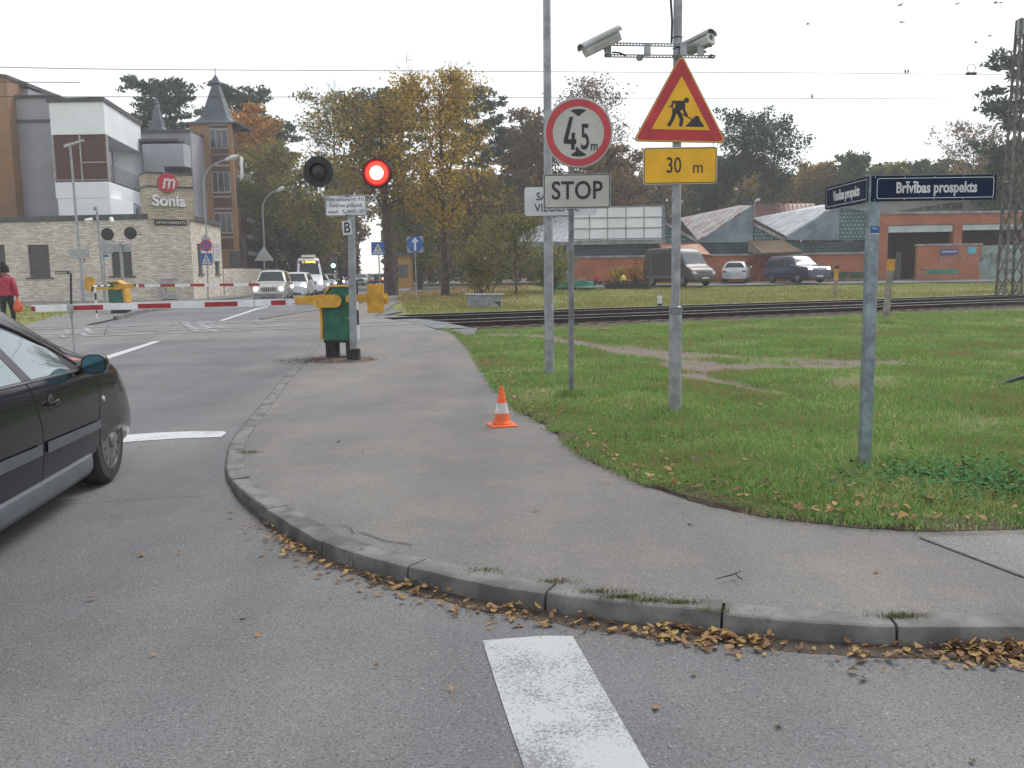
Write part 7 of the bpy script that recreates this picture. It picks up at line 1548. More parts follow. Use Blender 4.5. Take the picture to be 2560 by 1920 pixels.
quadp('glass_block_wall', gbl, [(2100, 516, 66.2), (2100, 600, 66.2), (2196, 600, 66.2), (2196, 528, 66.2)])
quadp('gable_trim', tin, [(2091, 512, 66.1), (2100, 520, 66.1), (2196, 532, 66.1), (2196, 524, 66.1)], th=.15)
roof('shed_roof', mat('pale_zinc_roof', (.3, .33, .36), .55, .3, .1, 1), (1250, 617, 67), (1440, 606, 67), (1440, 542, 78), (1394, 542, 78), 10)
quadp('shed_gable', tin, [(1236, 618, 66.5), (1440, 618, 66.5), (1440, 604, 66.5), (1290, 604, 66.5)])
rr2 = tinroof('red_brown_sheet', (.20, .085, .06), (.13, .06, .045), .5)
roof('rear_roof', rr2, (1884, 545, 88), (2045, 530, 88), (2035, 509, 92), (1884, 509, 92), 14)
quadp('front_canopy', mat('canopy_red', (.42, .16, .10), .6), [(1660, 626, 64.4), (1777, 637, 64.4), (1750, 609, 65.9), (1648, 610, 65.9)]); quadp('canopy_edge', trim, [(1660, 626, 64.35), (1777, 637, 64.35), (1777, 640, 64.35), (1660, 629, 64.35)], th=.08)
can = mat('canopy_tan', (.26, .17, .11), .6, .1, .1, 1); roof('front_canopy', can, (1905, 633, 64.2), (2006, 629, 64.2), (1955, 602, 65.9), (1871, 602, 65.9), 14); quadp('canopy_edge', trim, [(1905, 634, 64.15), (2006, 630, 64.15), (2006, 634, 64.15), (1905, 637.5, 64.15)], th=.08); quadp('canopy_side', mat('weathered_boards', (.3, .27, .25), .8), [(1870, 604, 65.95), (1870, 632, 65.95), (1904, 635, 64.3)])
MB().box(MX(1868), MX(1990), Ym - .06, Ym - .01, z0, zl - .1).build('recess_panel', mat('dark_brick', (.26, .07, .05), .85, 0, .2, 3), t, world=True)
# entrance portal on the right
Yp2 = 65.2; PX = lambda px: XP(px, 600, Yp2); PZ = lambda py, px=2300: ZP(px, py, Yp2); th_ = .6; zt = PZ(535)
b = MB(); b.box(PX(2196), PX(2220), Yp2, Yp2 + th_, z0, PZ(562)); b.box(PX(2383), PX(2405), Yp2, Yp2 + th_, z0, PZ(562)); b.box(PX(2196), PX(2640), Yp2, Yp2 + th_, PZ(562) + .001, zt); b.box(PX(2600), PX(2640), Yp2, Yp2 + th_, z0, PZ(562)); b.build('brick_portal', rb_, t, world=True)
MB().box(PX(2190), PX(2650), Yp2 - .12, Yp2 + 8, zt + .003, zt + .16).build('portal_coping', conc, t, world=True)
lt_ = mat('pale_fascia', (.5, .55, .54), .6, 0, .06, 1); b = MB().box(PX(2221), PX(2382), Yp2 + .1, Yp2 + .3, PZ(580), PZ(563)).build('fascia', lt_, t, world=True); MB().box(PX(2406), PX(2598), Yp2 + .1, Yp2 + .3, PZ(577), PZ(563)).build('fascia', lt_, t, world=True)
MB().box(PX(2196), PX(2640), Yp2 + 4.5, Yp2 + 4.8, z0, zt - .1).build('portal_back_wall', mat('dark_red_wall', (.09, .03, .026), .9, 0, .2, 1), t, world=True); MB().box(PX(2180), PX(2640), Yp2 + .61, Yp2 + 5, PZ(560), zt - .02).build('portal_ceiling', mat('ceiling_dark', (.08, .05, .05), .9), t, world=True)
MB().box(XP(2236, 670, 69), XP(2252, 670, 69), 69, 69.1, .5, ZP(2244, 630, 69)).build('door', mat('door_grey', (.3, .32, .36), .6), t, world=True)
fw = thing('brick_screen_wall', 'free-standing red brick wall with blue signs and chalk graffiti before the market entrance', 'wall', (PX(2372), Yp2 - 2.0, .4)); Y2 = Yp2 - 2.0; QX = lambda px: XP(px, 650, Y2); QZ = lambda py: ZP(2370, py, Y2)
b = MB().plate([(QX(2293), .3), (QX(2453), .3), (QX(2446), QZ(670)), (QX(2444), QZ(655)), (QX(2453), QZ(640)), (QX(2453), QZ(614)), (QX(2293), QZ(615))], 0, .35); 
for i, v in enumerate(b.v): b.v[i] = (v[0], v[1] + Y2, v[2])
b.build('wall', rb_, fw, world=True); MB().box(QX(2290), QX(2455), Y2 - .05, Y2 + .4, QZ(613.8), QZ(609)).build('coping', conc, fw, world=True)
b = MB().box(QX(2350), QX(2393), Y2 - .06, Y2 - .005, QZ(637), QZ(622)).build('blue_sign', mat('shop_sign_blue', (.02, .05, .25), .5), fw, world=True); tt = text('DZINTARKRASTS', 'lettering', b, swht2, .22, (0, 0, 0), .62, .02); tt.data.transform(Matrix.Translation(Vector((QX(2371), Y2 - .065, QZ(629.5))) - fw.location))
MB().box(QX(2417), QX(2439), Y2 - .06, Y2 - .005, QZ(635), QZ(618)).build('cyan_sign', mat('cyan_sign', (.12, .42, .55), .5), fw, world=True)
b = MB(); rnd = random.Random(6); chk = mat('chalk', (.5, .38, .36), .9)
for k in range(24):
    p = Vector((QX(rnd.uniform(2345, 2440)), Y2 - .012, QZ(rnd.uniform(637, 656)))); pts = [p]
    for j in range(3): pts.append(pts[-1] + Vector((rnd.uniform(-.3, .35), 0, rnd.uniform(-.3, .3))))
    b.tube(pts, .012, 4)
o = b.build('graffiti', chk, fw, world=True); o['kind'] = 'stuff'
gw2 = thing('grey_yard_wall', 'pale grey wall with faded graffiti at the far right of the market', 'wall', (QX(2500), Y2 + .5, .4)); Y3 = Y2 + .6; b = MB().box(QX(2456), QX(2700), Y3, Y3 + .3, .3, ZP(2500, 613, Y3)).build('wall', mat('pale_grey_wall', (.30, .36, .36), .85, 0, .1, 1.2), gw2, world=True)
b = MB()
for k in range(22):
    p = Vector((QX(rnd.uniform(2463, 2530)), Y3 - .012, ZP(2500, rnd.uniform(630, 652), Y3))); pts = [p]
    for j in range(3): pts.append(pts[-1] + Vector((rnd.uniform(-.2, .25), 0, rnd.uniform(-.45, .45))))
    b.tube(pts, .022, 4)
o = b.build('graffiti', mat('graffiti_brown', (.2, .19, .14), .9), gw2, world=True); o['kind'] = 'stuff'
# grey building behind the portal
rb2 = thing('rear_building', 'grey building with a slanting strip of windows behind the street name sign', 'building', (XP(2350, 500, 84), 84, .4)); BX = lambda px: XP(px, 520, 84); BZ = lambda py: ZP(2350, py, 84)
MB().box(BX(2190), BX(2640), 84, 92, .3, BZ(497)).build('walls', mat('render_beige_grey', (.33, .32, .31), .8, 0, .08, .6), rb2, world=True)
b = MB(); b.add([(BX(2240), 83.9, BZ(527)), (BX(2405), 83.9, BZ(523)), (BX(2405), 83.9, BZ(506)), (BX(2370), 83.9, BZ(508))], [(0, 1, 2, 3)]); w = b.build('window_strip', winm, rb2, world=True); b = MB()
for px in (2290, 2310, 2330, 2352, 2375): b.box(BX(px) - .04, BX(px) + .04, 83.84, 83.9, BZ(526), BZ(512 if px > 2330 else 518))
o = b.build('window_bars', conc, w); o.data.transform(Matrix.Translation(-rb2.location)); MB().box(BX(2185), BX(2645), 83.6, 92.2, BZ(497), BZ(494)).build('roof', roofm, rb2, world=True)
# ---- market stalls, crates, benches
def tab(lab, px0, px1, yt, yb, Yd, cloth=None, name='market_table', cat='table', d=.9):
    x0, x1 = XP(px0, 670, Yd), XP(px1, 670, Yd); zt = ZP((px0 + px1) / 2, yt, Yd); zb = ZP((px0 + px1) / 2, yb, Yd); t = thing(name, lab, cat, ((x0 + x1) / 2, Yd, zb)); w = (x1 - x0) / 2; h_ = zt - zb
    MB().box(-w, w, 0, d, h_ - .06, h_).build('table_top', cloth or conc, t)
    for sx_ in (-w + .05, 0, w - .05):
        for sy_ in (.05, d - .05): MB().box(sx_ - .03, sx_ + .03, sy_ - .03, sy_ + .03, -.1, h_ - .06).build('leg', conc, t)
    if cloth: MB().box(-w - .02, w + .02, -.02, -.005, h_ * .35, h_ - .002).build('side_panel', cloth, t)
    return t
gcl = mat('green_cloth', (.03, .24, .16), .8, 0, .2, 2); dgr = mat('dark_green_board', (.03, .085, .06), .8, 0, .15, 2)
tab('pale grey empty table frame among the market stalls left of the van', 1442, 1513, 717, 733, 54.5)
tt = thing('green_tarpaulin', 'crumpled turquoise-green tarpaulin spread over goods left of the pale table', 'tarpaulin', (XP(1440, 670, 56), 56, ZP(1440, 722, 56))); rows = []
for j in range(9): rows.append([((i / 20 - .5) * 2.7, j / 8 * 1.3, .42 + .09 * noise.noise(Vector((i * .5, j * .7, 0))) - (.34 * (j < 1)) - (.3 * (i < 2)) - .25 * (i > 18)) for i in range(21)])
MB().grid(rows).build('cloth', gcl, tt, smooth=True); MB().box(-1.2, 1.2, .1, 1.2, -.1, .3).build('goods_box', trim, tt)
rnd = random.Random(12); crm = [mat('crate_black', (.02, .022, .022), .7, 0, .2, 4), mat('crate_wood', (.42, .3, .17), .8, 0, .1, 4), mat('crate_green', (.03, .1, .06), .7)]
def crate(x, y, z, w, d, h_, m, lab):
    t = thing('crate', lab, 'crate', (x, y, z), group='crates on the market stalls'); b = MB()
    for k in range(3):
        za = h_ * k / 3 + .01; zb = h_ * (k + 1) / 3 - .015
        for a in ((-w / 2, w / 2, -d / 2, -d / 2 + .02), (-w / 2, w / 2, d / 2 - .02, d / 2), (-w / 2, -w / 2 + .02, -d / 2 + .021, d / 2 - .021), (w / 2 - .02, w / 2, -d / 2 + .021, d / 2 - .021)): b.box(*a, za, zb)
    b.build('slats', m, t); MB().box(-w / 2 + .02, w / 2 - .02, -d / 2 + .02, d / 2 - .02, 0, .02).build('bottom', m, t); return t
tb_ = tab('long black stall table crowded with dark crates, just left of the van', 1512, 1628, 712, 728, 55.5, crm[0], d=1.1)
zt = tb_.location.z + ZP(1570, 712, 55.5) - tb_.location.z
names = ['first', 'second', 'third', 'fourth', 'fifth', 'sixth', 'seventh', 'eighth']
for k in range(8): crate(XP(1519 + k * 14.2, 670, 55.7), 55.75, zt + .005, .32, .3, .22 + .06 * (k % 3 == 0), crm[0], 'small black crate, %s from the left on the long black stall' % names[k])
tw_ = tab('short stall table carrying two pale wooden boxes beneath the brick wall', 1438, 1505, 702, 716, 60, crm[0])
zt2 = ZP(1470, 702, 60)
for px, lb in ((1450, 'left pale wooden box on the short stall'), (1460, 'right pale wooden box on the short stall')): crate(XP(px, 670, 60), 60.3, zt2 + .005, .26, .3, .24, crm[1], lb)
b = MB(); b.lathe([(0, 0), (.16, .02), (.2, .15), (.15, .32), (.05, .42), (0, .45)], 14); o = tag(b.build('yellow_bucket_flowers', mat('flower_yellow', (.75, .6, .05), .7, 0, .2, 14), smooth=True), 'bright yellow bunch of flowers standing above the black crates', 'flowers'); o.location = (XP(1558, 670, 56.2), 56.2, ZP(1558, 705, 56.2))
b = MB(); b.lathe([(0, 0), (.18, .0), (.2, .2), (.14, .34), (0, .36)], 14); o = tag(b.build('red_bucket', mat('bucket_crimson', (.35, .03, .06), .6), smooth=True), 'small crimson bucket among the market goods left of the green tarpaulin', 'bucket'); o.location = (XP(1492, 670, 57), 57, ZP(1492, 705, 57))
for px, Yd, lb in ((2085, 62.5, 'dark green slatted market bench right of the blue off-roader'), (2158, 62.5, 'dark green slatted market bench left of the brick portal')):
    tab(lb, px - 34, px + 34, 680, 704, Yd, dgr, 'market_bench', 'stall')
tab('green market stall with white edge in front of the free-standing brick wall', 2316, 2392, 673, 690, 60.5, gcl, 'market_stall', 'stall')
t = thing('wooden_post', 'thin dark crooked wooden post standing left of the brown van', 'post', (XP(1624, 722, 55), 55, ZP(1624, 722, 55) - .1)); MB().tube([(0, 0, 0), (.02, 0, 1.0), (.07, 0, 1.7), (-.03, 0, 2.15)], [.05, .045, .045, .04], 8).build('post', mat('old_wood', (.12, .09, .08), .9), t)

# ------------------------------------------------------------------ lattice mast, wires, birds
Yt_ = 41.5; p = P(2521, 740, Yt_); t = thing('lattice_mast', 'grey steel lattice mast beside the railway at the right edge', 'mast', (p.x, Yt_, p.z - .1)); H_ = ZP(2540, 42, Yt_) - p.z; b = MB(); mm_ = mat('mast_steel', (.17, .155, .15), .75, .3, .2, 4)
leg = lambda sx_, sy_, z: Vector((sx_ * (.38 - .2 * z / H_), sy_ * (.38 - .2 * z / H_), z))
for sx_ in (-1, 1):
    for sy_ in (-1, 1): bb = MB().bar(leg(sx_, sy_, -.2), leg(sx_, sy_, H_), .09, .09).build('mast_leg', mm_, t)
zs = [0]; 
while zs[-1] < H_ - .8: zs.append(zs[-1] + 1.0 - .35 * zs[-1] / H_)
for a, c2_ in zip(zs, zs[1:]):
    for k, (s0_, s1_) in enumerate((((-1, -1), (1, -1)), ((1, -1), (1, 1)), ((1, 1), (-1, 1)), ((-1, 1), (-1, -1)))):
        b.bar(leg(*s0_, a), leg(*s1_, c2_), .045, .02); b.bar(leg(*s1_, a), leg(*s0_, c2_), .045, .02)
b.build('lattice', mm_, t); MB().cyl((0, 0, H_ - .7), (0, 0, H_), .24, n=16).build('mast_cap', galv, t)
b = MB()
for z in (H_ - 2.9, H_ - 4.0, 5.2): b.cyl((-.6, -.1, z), (-.2, -.1, z), .045, n=8)
b.build('insulator', mat('insulator_brown', (.12, .09, .08), .4), t)
def wire(name, lab, pts, r, group=None):
    v = [P(*q) for q in pts]; b = MB().tube(catmull(v, 8), r, 5); return tag(b.build(name, mat('wire_dark', (.05, .05, .052), .6)), lab, 'wire', group)
def wl_(y0, y1, y2, n): 
    return [(x, y0 + (y1 - y0) * u + (y2 - y0 - (y1 - y0)) * max(0, 0), tr(ts_(x), n).y) for x, u in ()]
def along(n, ys):
    """wire running along the railway, n metres behind the nearest rail; ys: (px, py)"""
    out = []
    for px, py in ys:
        v = ray(px, py); M2 = Matrix(((v.x, -TD.x), (v.y, -TD.y))); o_ = T0 + TN * n; r = M2.inverted() @ Vector((o_.x, o_.y)); out.append((px, py, v.y * r.x))
    return out
wire('catenary_wire', 'upper railway overhead wire crossing the sky above the trees', along(4.9, ((-200, 163), (300, 173), (1018, 177), (1500, 180), (2000, 182), (2440, 186), (2560, 186))), .010, 'railway overhead wires')
wire('contact_wire', 'lower railway overhead wire crossing behind the height limit sign', along(4.9, ((-200, 241), (300, 242), (1018, 243), (1500, 245), (2000, 246), (2560, 248))), .010, 'railway overhead wires')
wire('feeder_wire', 'thin wire low over the far left roofs', along(.8, ((-200, 204), (30, 205), (200, 206))), .009, 'railway overhead wires')
b = MB(); p = P(2428, 184, tr(19, 4.9).y); 
o = tag(MB().tube([p + Vector((.17 * math.sin(R(a)), 0, .2 + .17 * math.cos(R(a)))) for a in range(0, 361, 20)], .012, 5).cyl(p + Vector((-.2, 0, 0)), p + Vector((.2, 0, .0)), .06, n=8).build('wire_loop', mat('wire_dark', (.05, .05, .052), .6)), 'small wire loop with clamp on the upper overhead wire near the mast', 'wire clamp')
birdm = mat('bird_dark', (.04, .04, .045), .8)
def bird(px, py, Yd, perched, lab, grp):
    p = P(px, py, Yd); t = thing('bird', lab, 'bird', p, R(random.uniform(0, 360)), grp); t.scale = (.5,) * 3 if perched else (.85,) * 3
    if perched: MB().lathe([(0, 0), (.05, .03), (.075, .1), (.06, .18), (.045, .22), (.05, .27), (.03, .31), (0, .32)], 10).build('body', birdm, t, smooth=True); MB().bar((0, 0, .05), (0, -.14, -.06), .05, .02).build('tail', birdm, t)
    else:
        MB().lathe([(0, -.2), (.045, -.1), (.06, 0), (.05, .1), (.03, .16), (0, .2)], 10, axis='Y').build('body', birdm, t, smooth=True)
        for s in (-1, 1): MB().add([(0, -.05, 0), (0, .07, 0), (s * .2, .06, .07), (s * .38, -.04, .03), (s * .2, -.07, .06), (0, -.05, .012), (0, .07, .012), (s * .2, .06, .08), (s * .38, -.04, .034), (s * .2, -.07, .07)], [(0, 1, 2, 3, 4), (9, 8, 7, 6, 5), (0, 5, 6, 1), (1, 6, 7, 2), (2, 7, 8, 3), (3, 8, 9, 4), (4, 9, 5, 0)]).build('wing', birdm, t)
for px, py in ((2020, 60), (2250, 13), (2255, 56), (2393, 10), (2490, 7), (2502, 7), (2475, 90), (2440, 106), (2455, 164)): bird(px, py, 62 + (px * 7) % 30, False, 'small dark bird in flight in the white sky at the upper right', 'birds in flight')
Yw = along(4.9, ((2264, 183),))[0][2]; bird(2263, 183, Yw, True, 'left bird of the pair perched on the upper overhead wire', 'birds perched on wires'); bird(2270, 183, Yw, True, 'right bird of the pair perched on the upper overhead wire', 'birds perched on wires'); bird(2030, 245, along(4.9, ((2030, 245),))[0][2], True, 'lone bird perched on the lower overhead wire', 'birds perched on wires')
b = MB(); lp = P(1886, 512, 80); t = thing('roof_lamp', 'small white lamp on a short arm above the rusty shed roof', 'lamp', (lp.x, 80, lp.z - 1.2)); MB().tube([(0, 0, 0), (0, 0, 1.3), (.1, 0, 1.55)], .04, 6).build('arm', galv, t); MB().tube([(.05, 0, 1.5), (.3, 0, 1.65), (.5, 0, 1.6)], [.07, .13, .05], 8).build('lamp_head', mat('lamp_head_white', (.62, .62, .62), .5), t, smooth=True)

# ------------------------------------------------------------------ trees
bark = mat('bark_brown', (.075, .058, .048), .95, 0, .25, 4, .8, 18); bark2 = mat('bark_grey', (.12, .105, .09), .95, 0, .25, 4, .6, 18); barkp = mat('bark_pine', (.13, .07, .045), .95, 0, .25, 3, .6, 12)
PAL = {'pine': [(0.038, 0.06, 0.035), (0.062, 0.093, 0.053), (0.101, 0.14, 0.078)], 'dark': [(0.026, 0.044, 0.026), (0.04, 0.071, 0.037), (0.078, 0.111, 0.058)], 'olive': [(0.08, 0.09, 0.03), (0.16, 0.16, 0.04), (0.28, 0.25, 0.05), (0.36, 0.28, 0.06)], 'gold': [(0.15, 0.11, 0.03), (0.33, 0.22, 0.035), (0.55, 0.34, 0.04), (0.46, 0.37, 0.07)], 'orange': [(0.16, 0.11, 0.03), (0.46, 0.19, 0.03), (0.58, 0.28, 0.04), (0.2, 0.17, 0.05)], 'brown': [(0.07, 0.053, 0.038), (0.165, 0.107, 0.066), (0.233, 0.151, 0.081), (0.127, 0.116, 0.057)], 'mixed': [(0.05, 0.055, 0.025), (0.14, 0.12, 0.04), (0.34, 0.22, 0.04), (0.42, 0.28, 0.05)], 'green': [(0.044, 0.071, 0.033), (0.084, 0.122, 0.046), (0.149, 0.182, 0.067)], 'birch': [(0.131, 0.14, 0.051), (0.217, 0.217, 0.073), (0.321, 0.294, 0.097)]}
LM = {k: leafmat('foliage_' + k, v, .42, .42) for k, v in PAL.items()}
def tree(name, label, px, Yd, topy, hw, boty, kind='leafy', pal='olive', n=5500, leaf=.17, seed=0, trunk_r=.22, bk=None, cat='tree', lean=0.0, group='trees beyond the railway', basez=None):
    rs_ = np.random.RandomState(seed + 17); x = XP(px, 700, Yd); gz0 = gz(x, Yd) if basez is None else basez; H_ = ZP(px, topy, Yd) - gz0; cb = max(.4, ZP(px, boty, Yd) - gz0); Rr = hw / F_PX * Yd
    t = thing(name, label, cat, (x, Yd, gz0 - .05), 0, group); wood = MB()
    tr_pts = [Vector((0, 0, -.1))]; nseg = 7; HT = H_ * (.93 if kind != 'shrub' else .7)
    for i in range(1, nseg + 1): z = HT * i / nseg; tr_pts.append(Vector((lean * z + rs_.normal(0, .012) * H_ * .5, rs_.normal(0, .012) * H_ * .5, z)))
    rad = lambda z: max(.02, trunk_r * (1 - z / HT * .88) * (1.25 if z < .3 else 1))
    if kind != 'shrub': wood.tube(tr_pts, [rad(max(0, p.z)) for p in tr_pts], 8)
    def tp(z):
        u = min(.999, max(0, z / HT)) * nseg; i = int(u); return tr_pts[i].lerp(tr_pts[i + 1], u - i)
    ends = []
    nl = {'pine': 24, 'leafy': 22, 'sparse': 22, 'shrub': 12, 'fir': 34}[kind]; ga = rs_.uniform(0, 6.28)
    for k in range(nl):
        u = (k + .5) / nl
        if kind == 'shrub': z0 = 0; 
        else: z0 = cb * .85 + (HT * .96 - cb * .85) * u ** (.85 if kind != 'pine' else .75)
        a = ga + k * 2.4 + rs_.uniform(-.3, .3); v = (z0 - cb * .85) / max(.1, H_ - cb * .85)
        sh = {'pine': .5 + .5 * math.sin(math.pi * min(1, .15 + v * .85)) , 'leafy': math.sqrt(max(.05, 1 - (2 * v - .85) ** 2 * .82)), 'sparse': math.sqrt(max(.05, 1 - (2 * v - .95) ** 2 * .8)), 'shrub': 1, 'fir': 1.05 - v}[kind]
        ln = Rr * sh * rs_.uniform(.62, 1.08); up = {'pine': .28, 'leafy': .5, 'sparse': .95, 'shrub': 1.6, 'fir': -.1}[kind] * rs_.uniform(.6, 1.3)
        if kind == 'shrub': p0 = Vector((rs_.uniform(-.3, .3) * Rr, rs_.uniform(-.3, .3) * Rr, 0)); ln = H_ * rs_.uniform(.5, .95); dirn = Vector((math.cos(a) * .35 * Rr / H_ * 2, math.sin(a) * .35 * Rr / H_ * 2, 1)).normalized()
        else: p0 = tp(z0); dirn = Vector((math.cos(a), math.sin(a), up)).normalized()
        if kind != 'shrub': ln = min(ln, max(.5, (H_ - z0) / max(.15, dirn.z) * 1.0)) if dirn.z > .1 else ln
        pts = [p0]; d = dirn.copy()
        for j in range(4): d = (d + Vector((rs_.normal(0, .16), rs_.normal(0, .16), rs_.normal(0.03, .12)))).normalized(); pts.append(pts[-1] + d * ln / 4)
        r0 = rad(z0) * .5 if kind != 'shrub' else .035; wood.tube(pts, [r0, r0 * .75, r0 * .5, r0 * .35, .012], 5, caps=False)
        for j in (1, 2, 3, 4):
            for q in range(3 if kind != 'sparse' else 4):
                d2 = (d + Vector((rs_.normal(0, .8), rs_.normal(0, .8), rs_.normal(.15, .45)))).normalized(); l2 = ln * rs_.uniform(.14, .36); e = pts[j] + d2 * l2; m_ = pts[j].lerp(e, .5) + Vector((rs_.normal(0, .06), rs_.normal(0, .06), .05)) * l2
                wood.tube([pts[j], m_, e], [max(.015, r0 * .3), .014, .006], 4, caps=False); ends.append((e, l2, j))
                if kind == 'sparse':
                    for w_ in range(3): e2 = e + (d2 + Vector((rs_.normal(0, .5), rs_.normal(0, .5), rs_.normal(.4, .4)))).normalized() * l2 * .8; wood.tube([e, e2], [.012, .005], 3, caps=False); ends.append((e2, l2 * .5, j))
    wood.build('trunk', bk or (barkp if kind in ('pine', 'fir') else bark), t, smooth=True, uv=False)
    E_ = np.array([tuple(e[0]) for e in ends]); S_ = np.array([e[1] for e in ends]); k = rs_.randint(0, len(E_), n)
    rad_c = {'pine': .085, 'leafy': .12, 'sparse': .09, 'shrub': .16, 'fir': .10}[kind] * Rr + .05; nz_ = rs_.normal(0, 1, (n, 3)); nz_ /= np.maximum(1, np.linalg.norm(nz_, axis=1, keepdims=True) / 1.5)
    if kind == 'pine': nz_[:, 2] *= .5; nz_[:, :2] *= 1.5
    if kind == 'fir': nz_[:, 2] *= .5; nz_[:, :2] *= 1.6
    C_ = E_[k] + nz_ * rad_c * rs_.uniform(.5, 1.15, len(E_))[k][:, None]
    C_[:, 2] = np.minimum(C_[:, 2], H_ + rs_.uniform(-.5, .1, n)); C_[:, 2] = np.maximum(C_[:, 2], cb * .7 if kind != 'shrub' else .1)
    A_ = rs_.normal(0, 1, (n, 3)); A_ /= np.linalg.norm(A_, axis=1, keepdims=True); B_ = np.cross(A_, rs_.normal(0, 1, (n, 3))); B_ /= np.linalg.norm(B_, axis=1, keepdims=True)
    s_ = (leaf * rs_.uniform(.55, 1.25, n))[:, None]; asp = .55 if kind not in ('pine', 'fir') else .38
    if kind in ('pine', 'fir'): s_ = s_ * 1.35
    V_ = np.stack([C_ - A_ * s_, C_ + B_ * s_ * asp + A_ * s_ * .1, C_ + A_ * s_, C_ - B_ * s_ * asp + A_ * s_ * .1], 1).reshape(-1, 3)
    np_mesh('crown', V_, np.arange(n * 4).reshape(-1, 4), LM[pal], t); return t
TL = [
 ('pine_tree', 'tall pine with open tiered crown behind the small spire of the hotel', 415, 95, 158, 84, 345, 'pine', 'pine', 7500, .2, .25),
 ('pine_tree', 'dense dark pine directly right of the ochre tower spire', 610, 102, 182, 78, 400, 'pine', 'pine', 8500, .22, .25),
 ('pine_tree', 'lower dark pine leaning out right of the tower pine', 690, 106, 268, 66, 430, 'pine', 'pine', 6500, .22, .25),
 ('maple_tree', 'orange-topped maple glowing behind the ochre tower', 640, 90, 270, 82, 420, 'leafy', 'orange', 6500, .2, .2),
 ('broadleaf_tree', 'olive green tree behind the curved street lamp right of the hotel', 690, 82, 350, 95, 600, 'leafy', 'olive', 6200, .18, .25),
 ('broadleaf_tree', 'brownish dark tree rising behind the champagne off-road car', 650, 86, 440, 80, 700, 'leafy', 'brown', 7500, .19, .25),
 ('broadleaf_tree', 'thin-leaved tree with bare spreading branches above the dark signal lamp', 850, 92, 238, 105, 420, 'sparse', 'olive', 3800, .16, .25),
 ('broadleaf_tree', 'yellow-green tree behind the phone number plate of the signal', 800, 78, 405, 105, 640, 'leafy', 'olive', 6800, .17, .25),
 ('broadleaf_tree', 'reddish brown tree over the white minibus', 735, 88, 500, 105, 700, 'leafy', 'brown', 9000, .2, .25),
 ('oak_tree', 'big autumn tree with thick dark leaning trunk beside the far pavement', 977, 60, 215, 150, 520, 'leafy', 'mixed', 7600, .15, .42),
 ('pine_tree', 'dark pine behind the thick-trunked autumn tree', 965, 96, 188, 105, 430, 'pine', 'pine', 8500, .22, .3),
 ('maple_tree', 'golden maple with upright bare twigs left of the white sign', 1112, 54, 182, 152, 600, 'sparse', 'gold', 7800, .11, .23),
 ('pine_tree', 'tall dark pine behind the golden maple', 1175, 98, 188, 92, 480, 'pine', 'pine', 9000, .22, .3),
 ('pine_tree', 'smaller dark pine left of the height limit sign', 1290, 100, 290, 72, 480, 'pine', 'pine', 6500, .22, .25),
 ('maple_tree', 'brown-orange tree behind the height limit sign', 1360, 84, 262, 105, 540, 'leafy', 'brown', 9000, .17, .25),
 ('birch_tree', 'slender thinly leaved tree between the round and triangular signs', 1480, 88, 206, 105, 470, 'sparse', 'brown', 4200, .14, .2),
 ('broadleaf_tree', 'rust-brown tree above the white glazed market wall', 1520, 84, 372, 105, 560, 'leafy', 'brown', 9000, .18, .2),
 ('broadleaf_tree', 'dark leafy tree directly right of the roadworks triangle', 1850, 92, 258, 70, 400, 'leafy', 'dark', 5500, .15, .22),
 ('broadleaf_tree', 'dark broad tree above the rusty shed roof', 1930, 94, 282, 82, 480, 'leafy', 'dark', 7500, .15, .22),
 ('broadleaf_tree', 'dark green tree behind the yellow 30 m plate', 1790, 96, 380, 90, 560, 'leafy', 'dark', 8000, .2, .22),
 ('broadleaf_tree', 'olive brown tree left of the street name sign', 2030, 112, 404, 62, 520, 'leafy', 'mixed', 6000, .22, .2),
 ('broadleaf_tree', 'round dark green tree above the left street name plate', 2130, 108, 376, 58, 520, 'leafy', 'green', 6500, .22, .2),
 ('broadleaf_tree', 'low olive tree above the right street name plate', 2225, 112, 410, 68, 520, 'leafy', 'olive', 6000, .22, .2),
 ('broadleaf_tree', 'greyish green tree right of the low olive tree', 2320, 108, 400, 70, 520, 'leafy', 'green', 6000, .22, .2),
 ('birch_tree', 'nearly bare tree with upright twigs left of the lattice mast', 2420, 98, 312, 90, 500, 'sparse', 'brown', 2600, .16, .2),
 ('fir_tree', 'dark green conifer at the foot of the lattice mast', 2490, 82, 330, 75, 590, 'fir', 'green', 8000, .2, .25),
 ('pine_tree', 'ragged tall pine behind the lattice mast at the right edge', 2590, 74, 55, 140, 560, 'pine', 'dark', 11000, .2, .35),
 ('broadleaf_tree', 'distant treetop peeping over the grey hotel block', 110, 104, 226, 34, 300, 'leafy', 'brown', 3000, .22, .2),
 ('birch_tree', 'small yellow-green birch in front of the pale zinc shed', 1290, 51, 535, 90, 690, 'sparse', 'birch', 4200, .07, .06),
 ('shrub', 'bushy shrub with yellowing leaves left of the small birch', 1205, 54, 560, 70, 740, 'shrub', 'olive', 4500, .08, .05),
 ('shrub', 'low green bush at the brick corner of the market hall', 1375, 53, 610, 48, 735, 'shrub', 'birch', 4500, .085, .05),
 ('shrub', 'thin yellow bush against the brick wall left of the van', 1545, 62, 664, 24, 712, 'shrub', 'gold', 700, .09, .03),
 ('shrub', 'small orange bush against the brick wall beside the van', 1588, 62.5, 656, 20, 710, 'shrub', 'orange', 500, .09, .03),
 ('broadleaf_tree', 'tree overhanging the distant road right of the traffic light', 885, 105, 420, 70, 600, 'leafy', 'mixed', 7000, .2, .25),
 ('broadleaf_tree', 'shaded olive tree behind the round blue arrow sign', 1050, 84, 430, 95, 690, 'leafy', 'olive', 8000, .18, .22),
 ('broadleaf_tree', 'dark-trunked tree behind the golden maple', 1190, 80, 420, 90, 640, 'leafy', 'mixed', 8000, .18, .22),
]
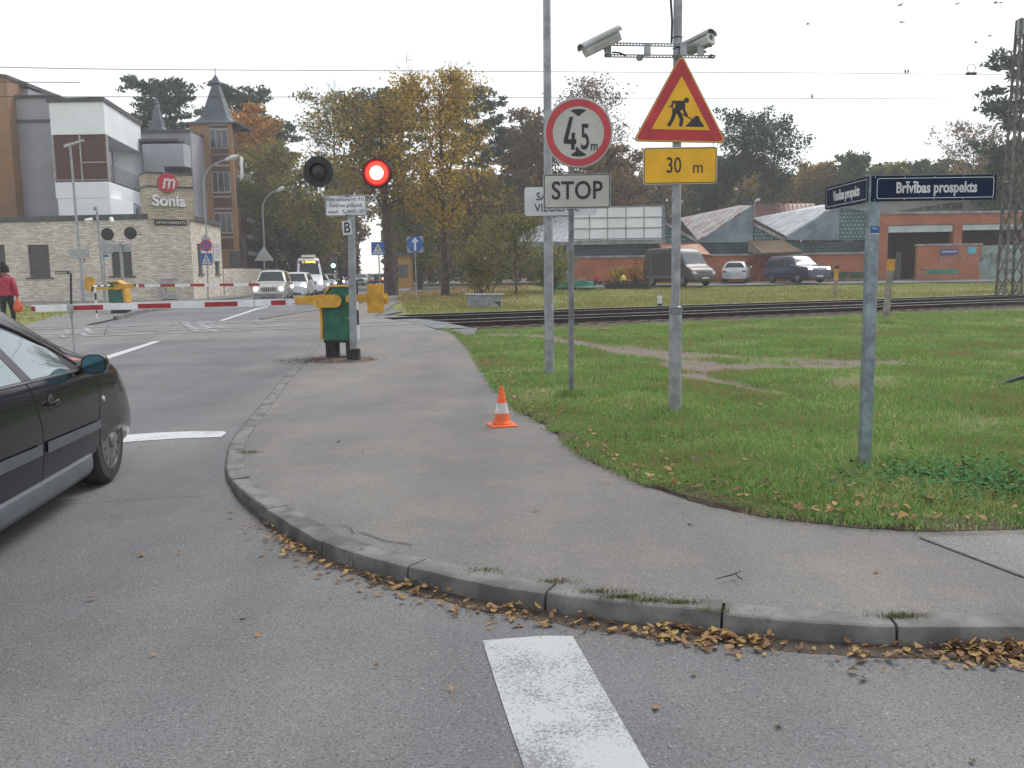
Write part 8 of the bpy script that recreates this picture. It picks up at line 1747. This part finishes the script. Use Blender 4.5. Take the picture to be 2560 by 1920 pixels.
for i, (nm, lb, px, Yd, ty, hw, by, kd, pl, n, lf, trr) in enumerate(TL):
    tree(nm, lb, px, Yd, ty, hw, by, kd, pl, n, lf, i, trr, group='trees around the crossing' if nm != 'shrub' else 'shrubs beyond the railway', lean=-.03 if nm == 'oak_tree' else 0, basez=0 if px < 1000 else None)
# the far wood, read as one mass
prof = [(-500, 420), (0, 480), (300, 470), (560, 470), (700, 480), (800, 540), (878, 575), (905, 600)]; prof2 = [(968, 560), (1000, 520), (1100, 470), (1250, 450), (1400, 440), (1600, 430), (1750, 425), (1900, 420), (2000, 450), (2080, 440), (2200, 440), (2350, 440), (2450, 400), (2560, 360), (3000, 350)]
rs_ = np.random.RandomState(77)
for nm, pf, nn_, pal in (('far_wood', prof, 22000, 'brown'), ('far_wood', prof2, 52000, 'mixed')):
    px = rs_.uniform(pf[0][0], pf[-1][0], nn_); Yd = rs_.uniform(116, 134, nn_); tops = np.interp(px, [q[0] for q in pf], [q[1] for q in pf]) + 16 * wave(px * .06, Yd * 0, 1, 3) + 9 * wave(px * .3, Yd * 0, 1, 4)
    u = rs_.uniform(0, 1, nn_) ** .8; hor = 678 - .015 * (px - 1280); zt = CAM_H + (hor - tops) * Yd / F_PX; Z_ = .2 + zt * u; X_ = (px - 1280) / F_PX * Yd * 1.0
    C_ = np.stack([X_, Yd, Z_], 1); A_ = rs_.normal(0, 1, (nn_, 3)); A_ /= np.linalg.norm(A_, axis=1, keepdims=True); B_ = np.cross(A_, rs_.normal(0, 1, (nn_, 3))); B_ /= np.linalg.norm(B_, axis=1, keepdims=True); s_ = rs_.uniform(.3, .75, nn_)[:, None]
    o = np_mesh(nm, np.stack([C_ - A_ * s_, C_ + B_ * s_ * .6, C_ + A_ * s_, C_ - B_ * s_ * .6], 1).reshape(-1, 3), np.arange(nn_ * 4).reshape(-1, 4), LM[pal]); o['kind'] = 'stuff'

# ------------------------------------------------------------------ the hazy air
hz = MB().box(-110, 110, -14, 142, -1.2, 21).build('haze', None, uv=False); hz.data.materials.clear()
hm = bpy.data.materials.new('haze_air'); hm.use_nodes = True; hn = hm.node_tree
for n_ in list(hn.nodes):
    if n_.type == 'BSDF_PRINCIPLED': hn.nodes.remove(n_)
pv = hn.nodes.new('ShaderNodeVolumePrincipled'); pv.inputs['Color'].default_value = (.95, .97, 1, 1); pv.inputs['Density'].default_value = .0011
hn.links.new(pv.outputs[0], hn.nodes['Material Output'].inputs['Volume']); hz.data.materials.append(hm); hz['kind'] = 'stuff'
SC.cycles.volume_bounces = 1
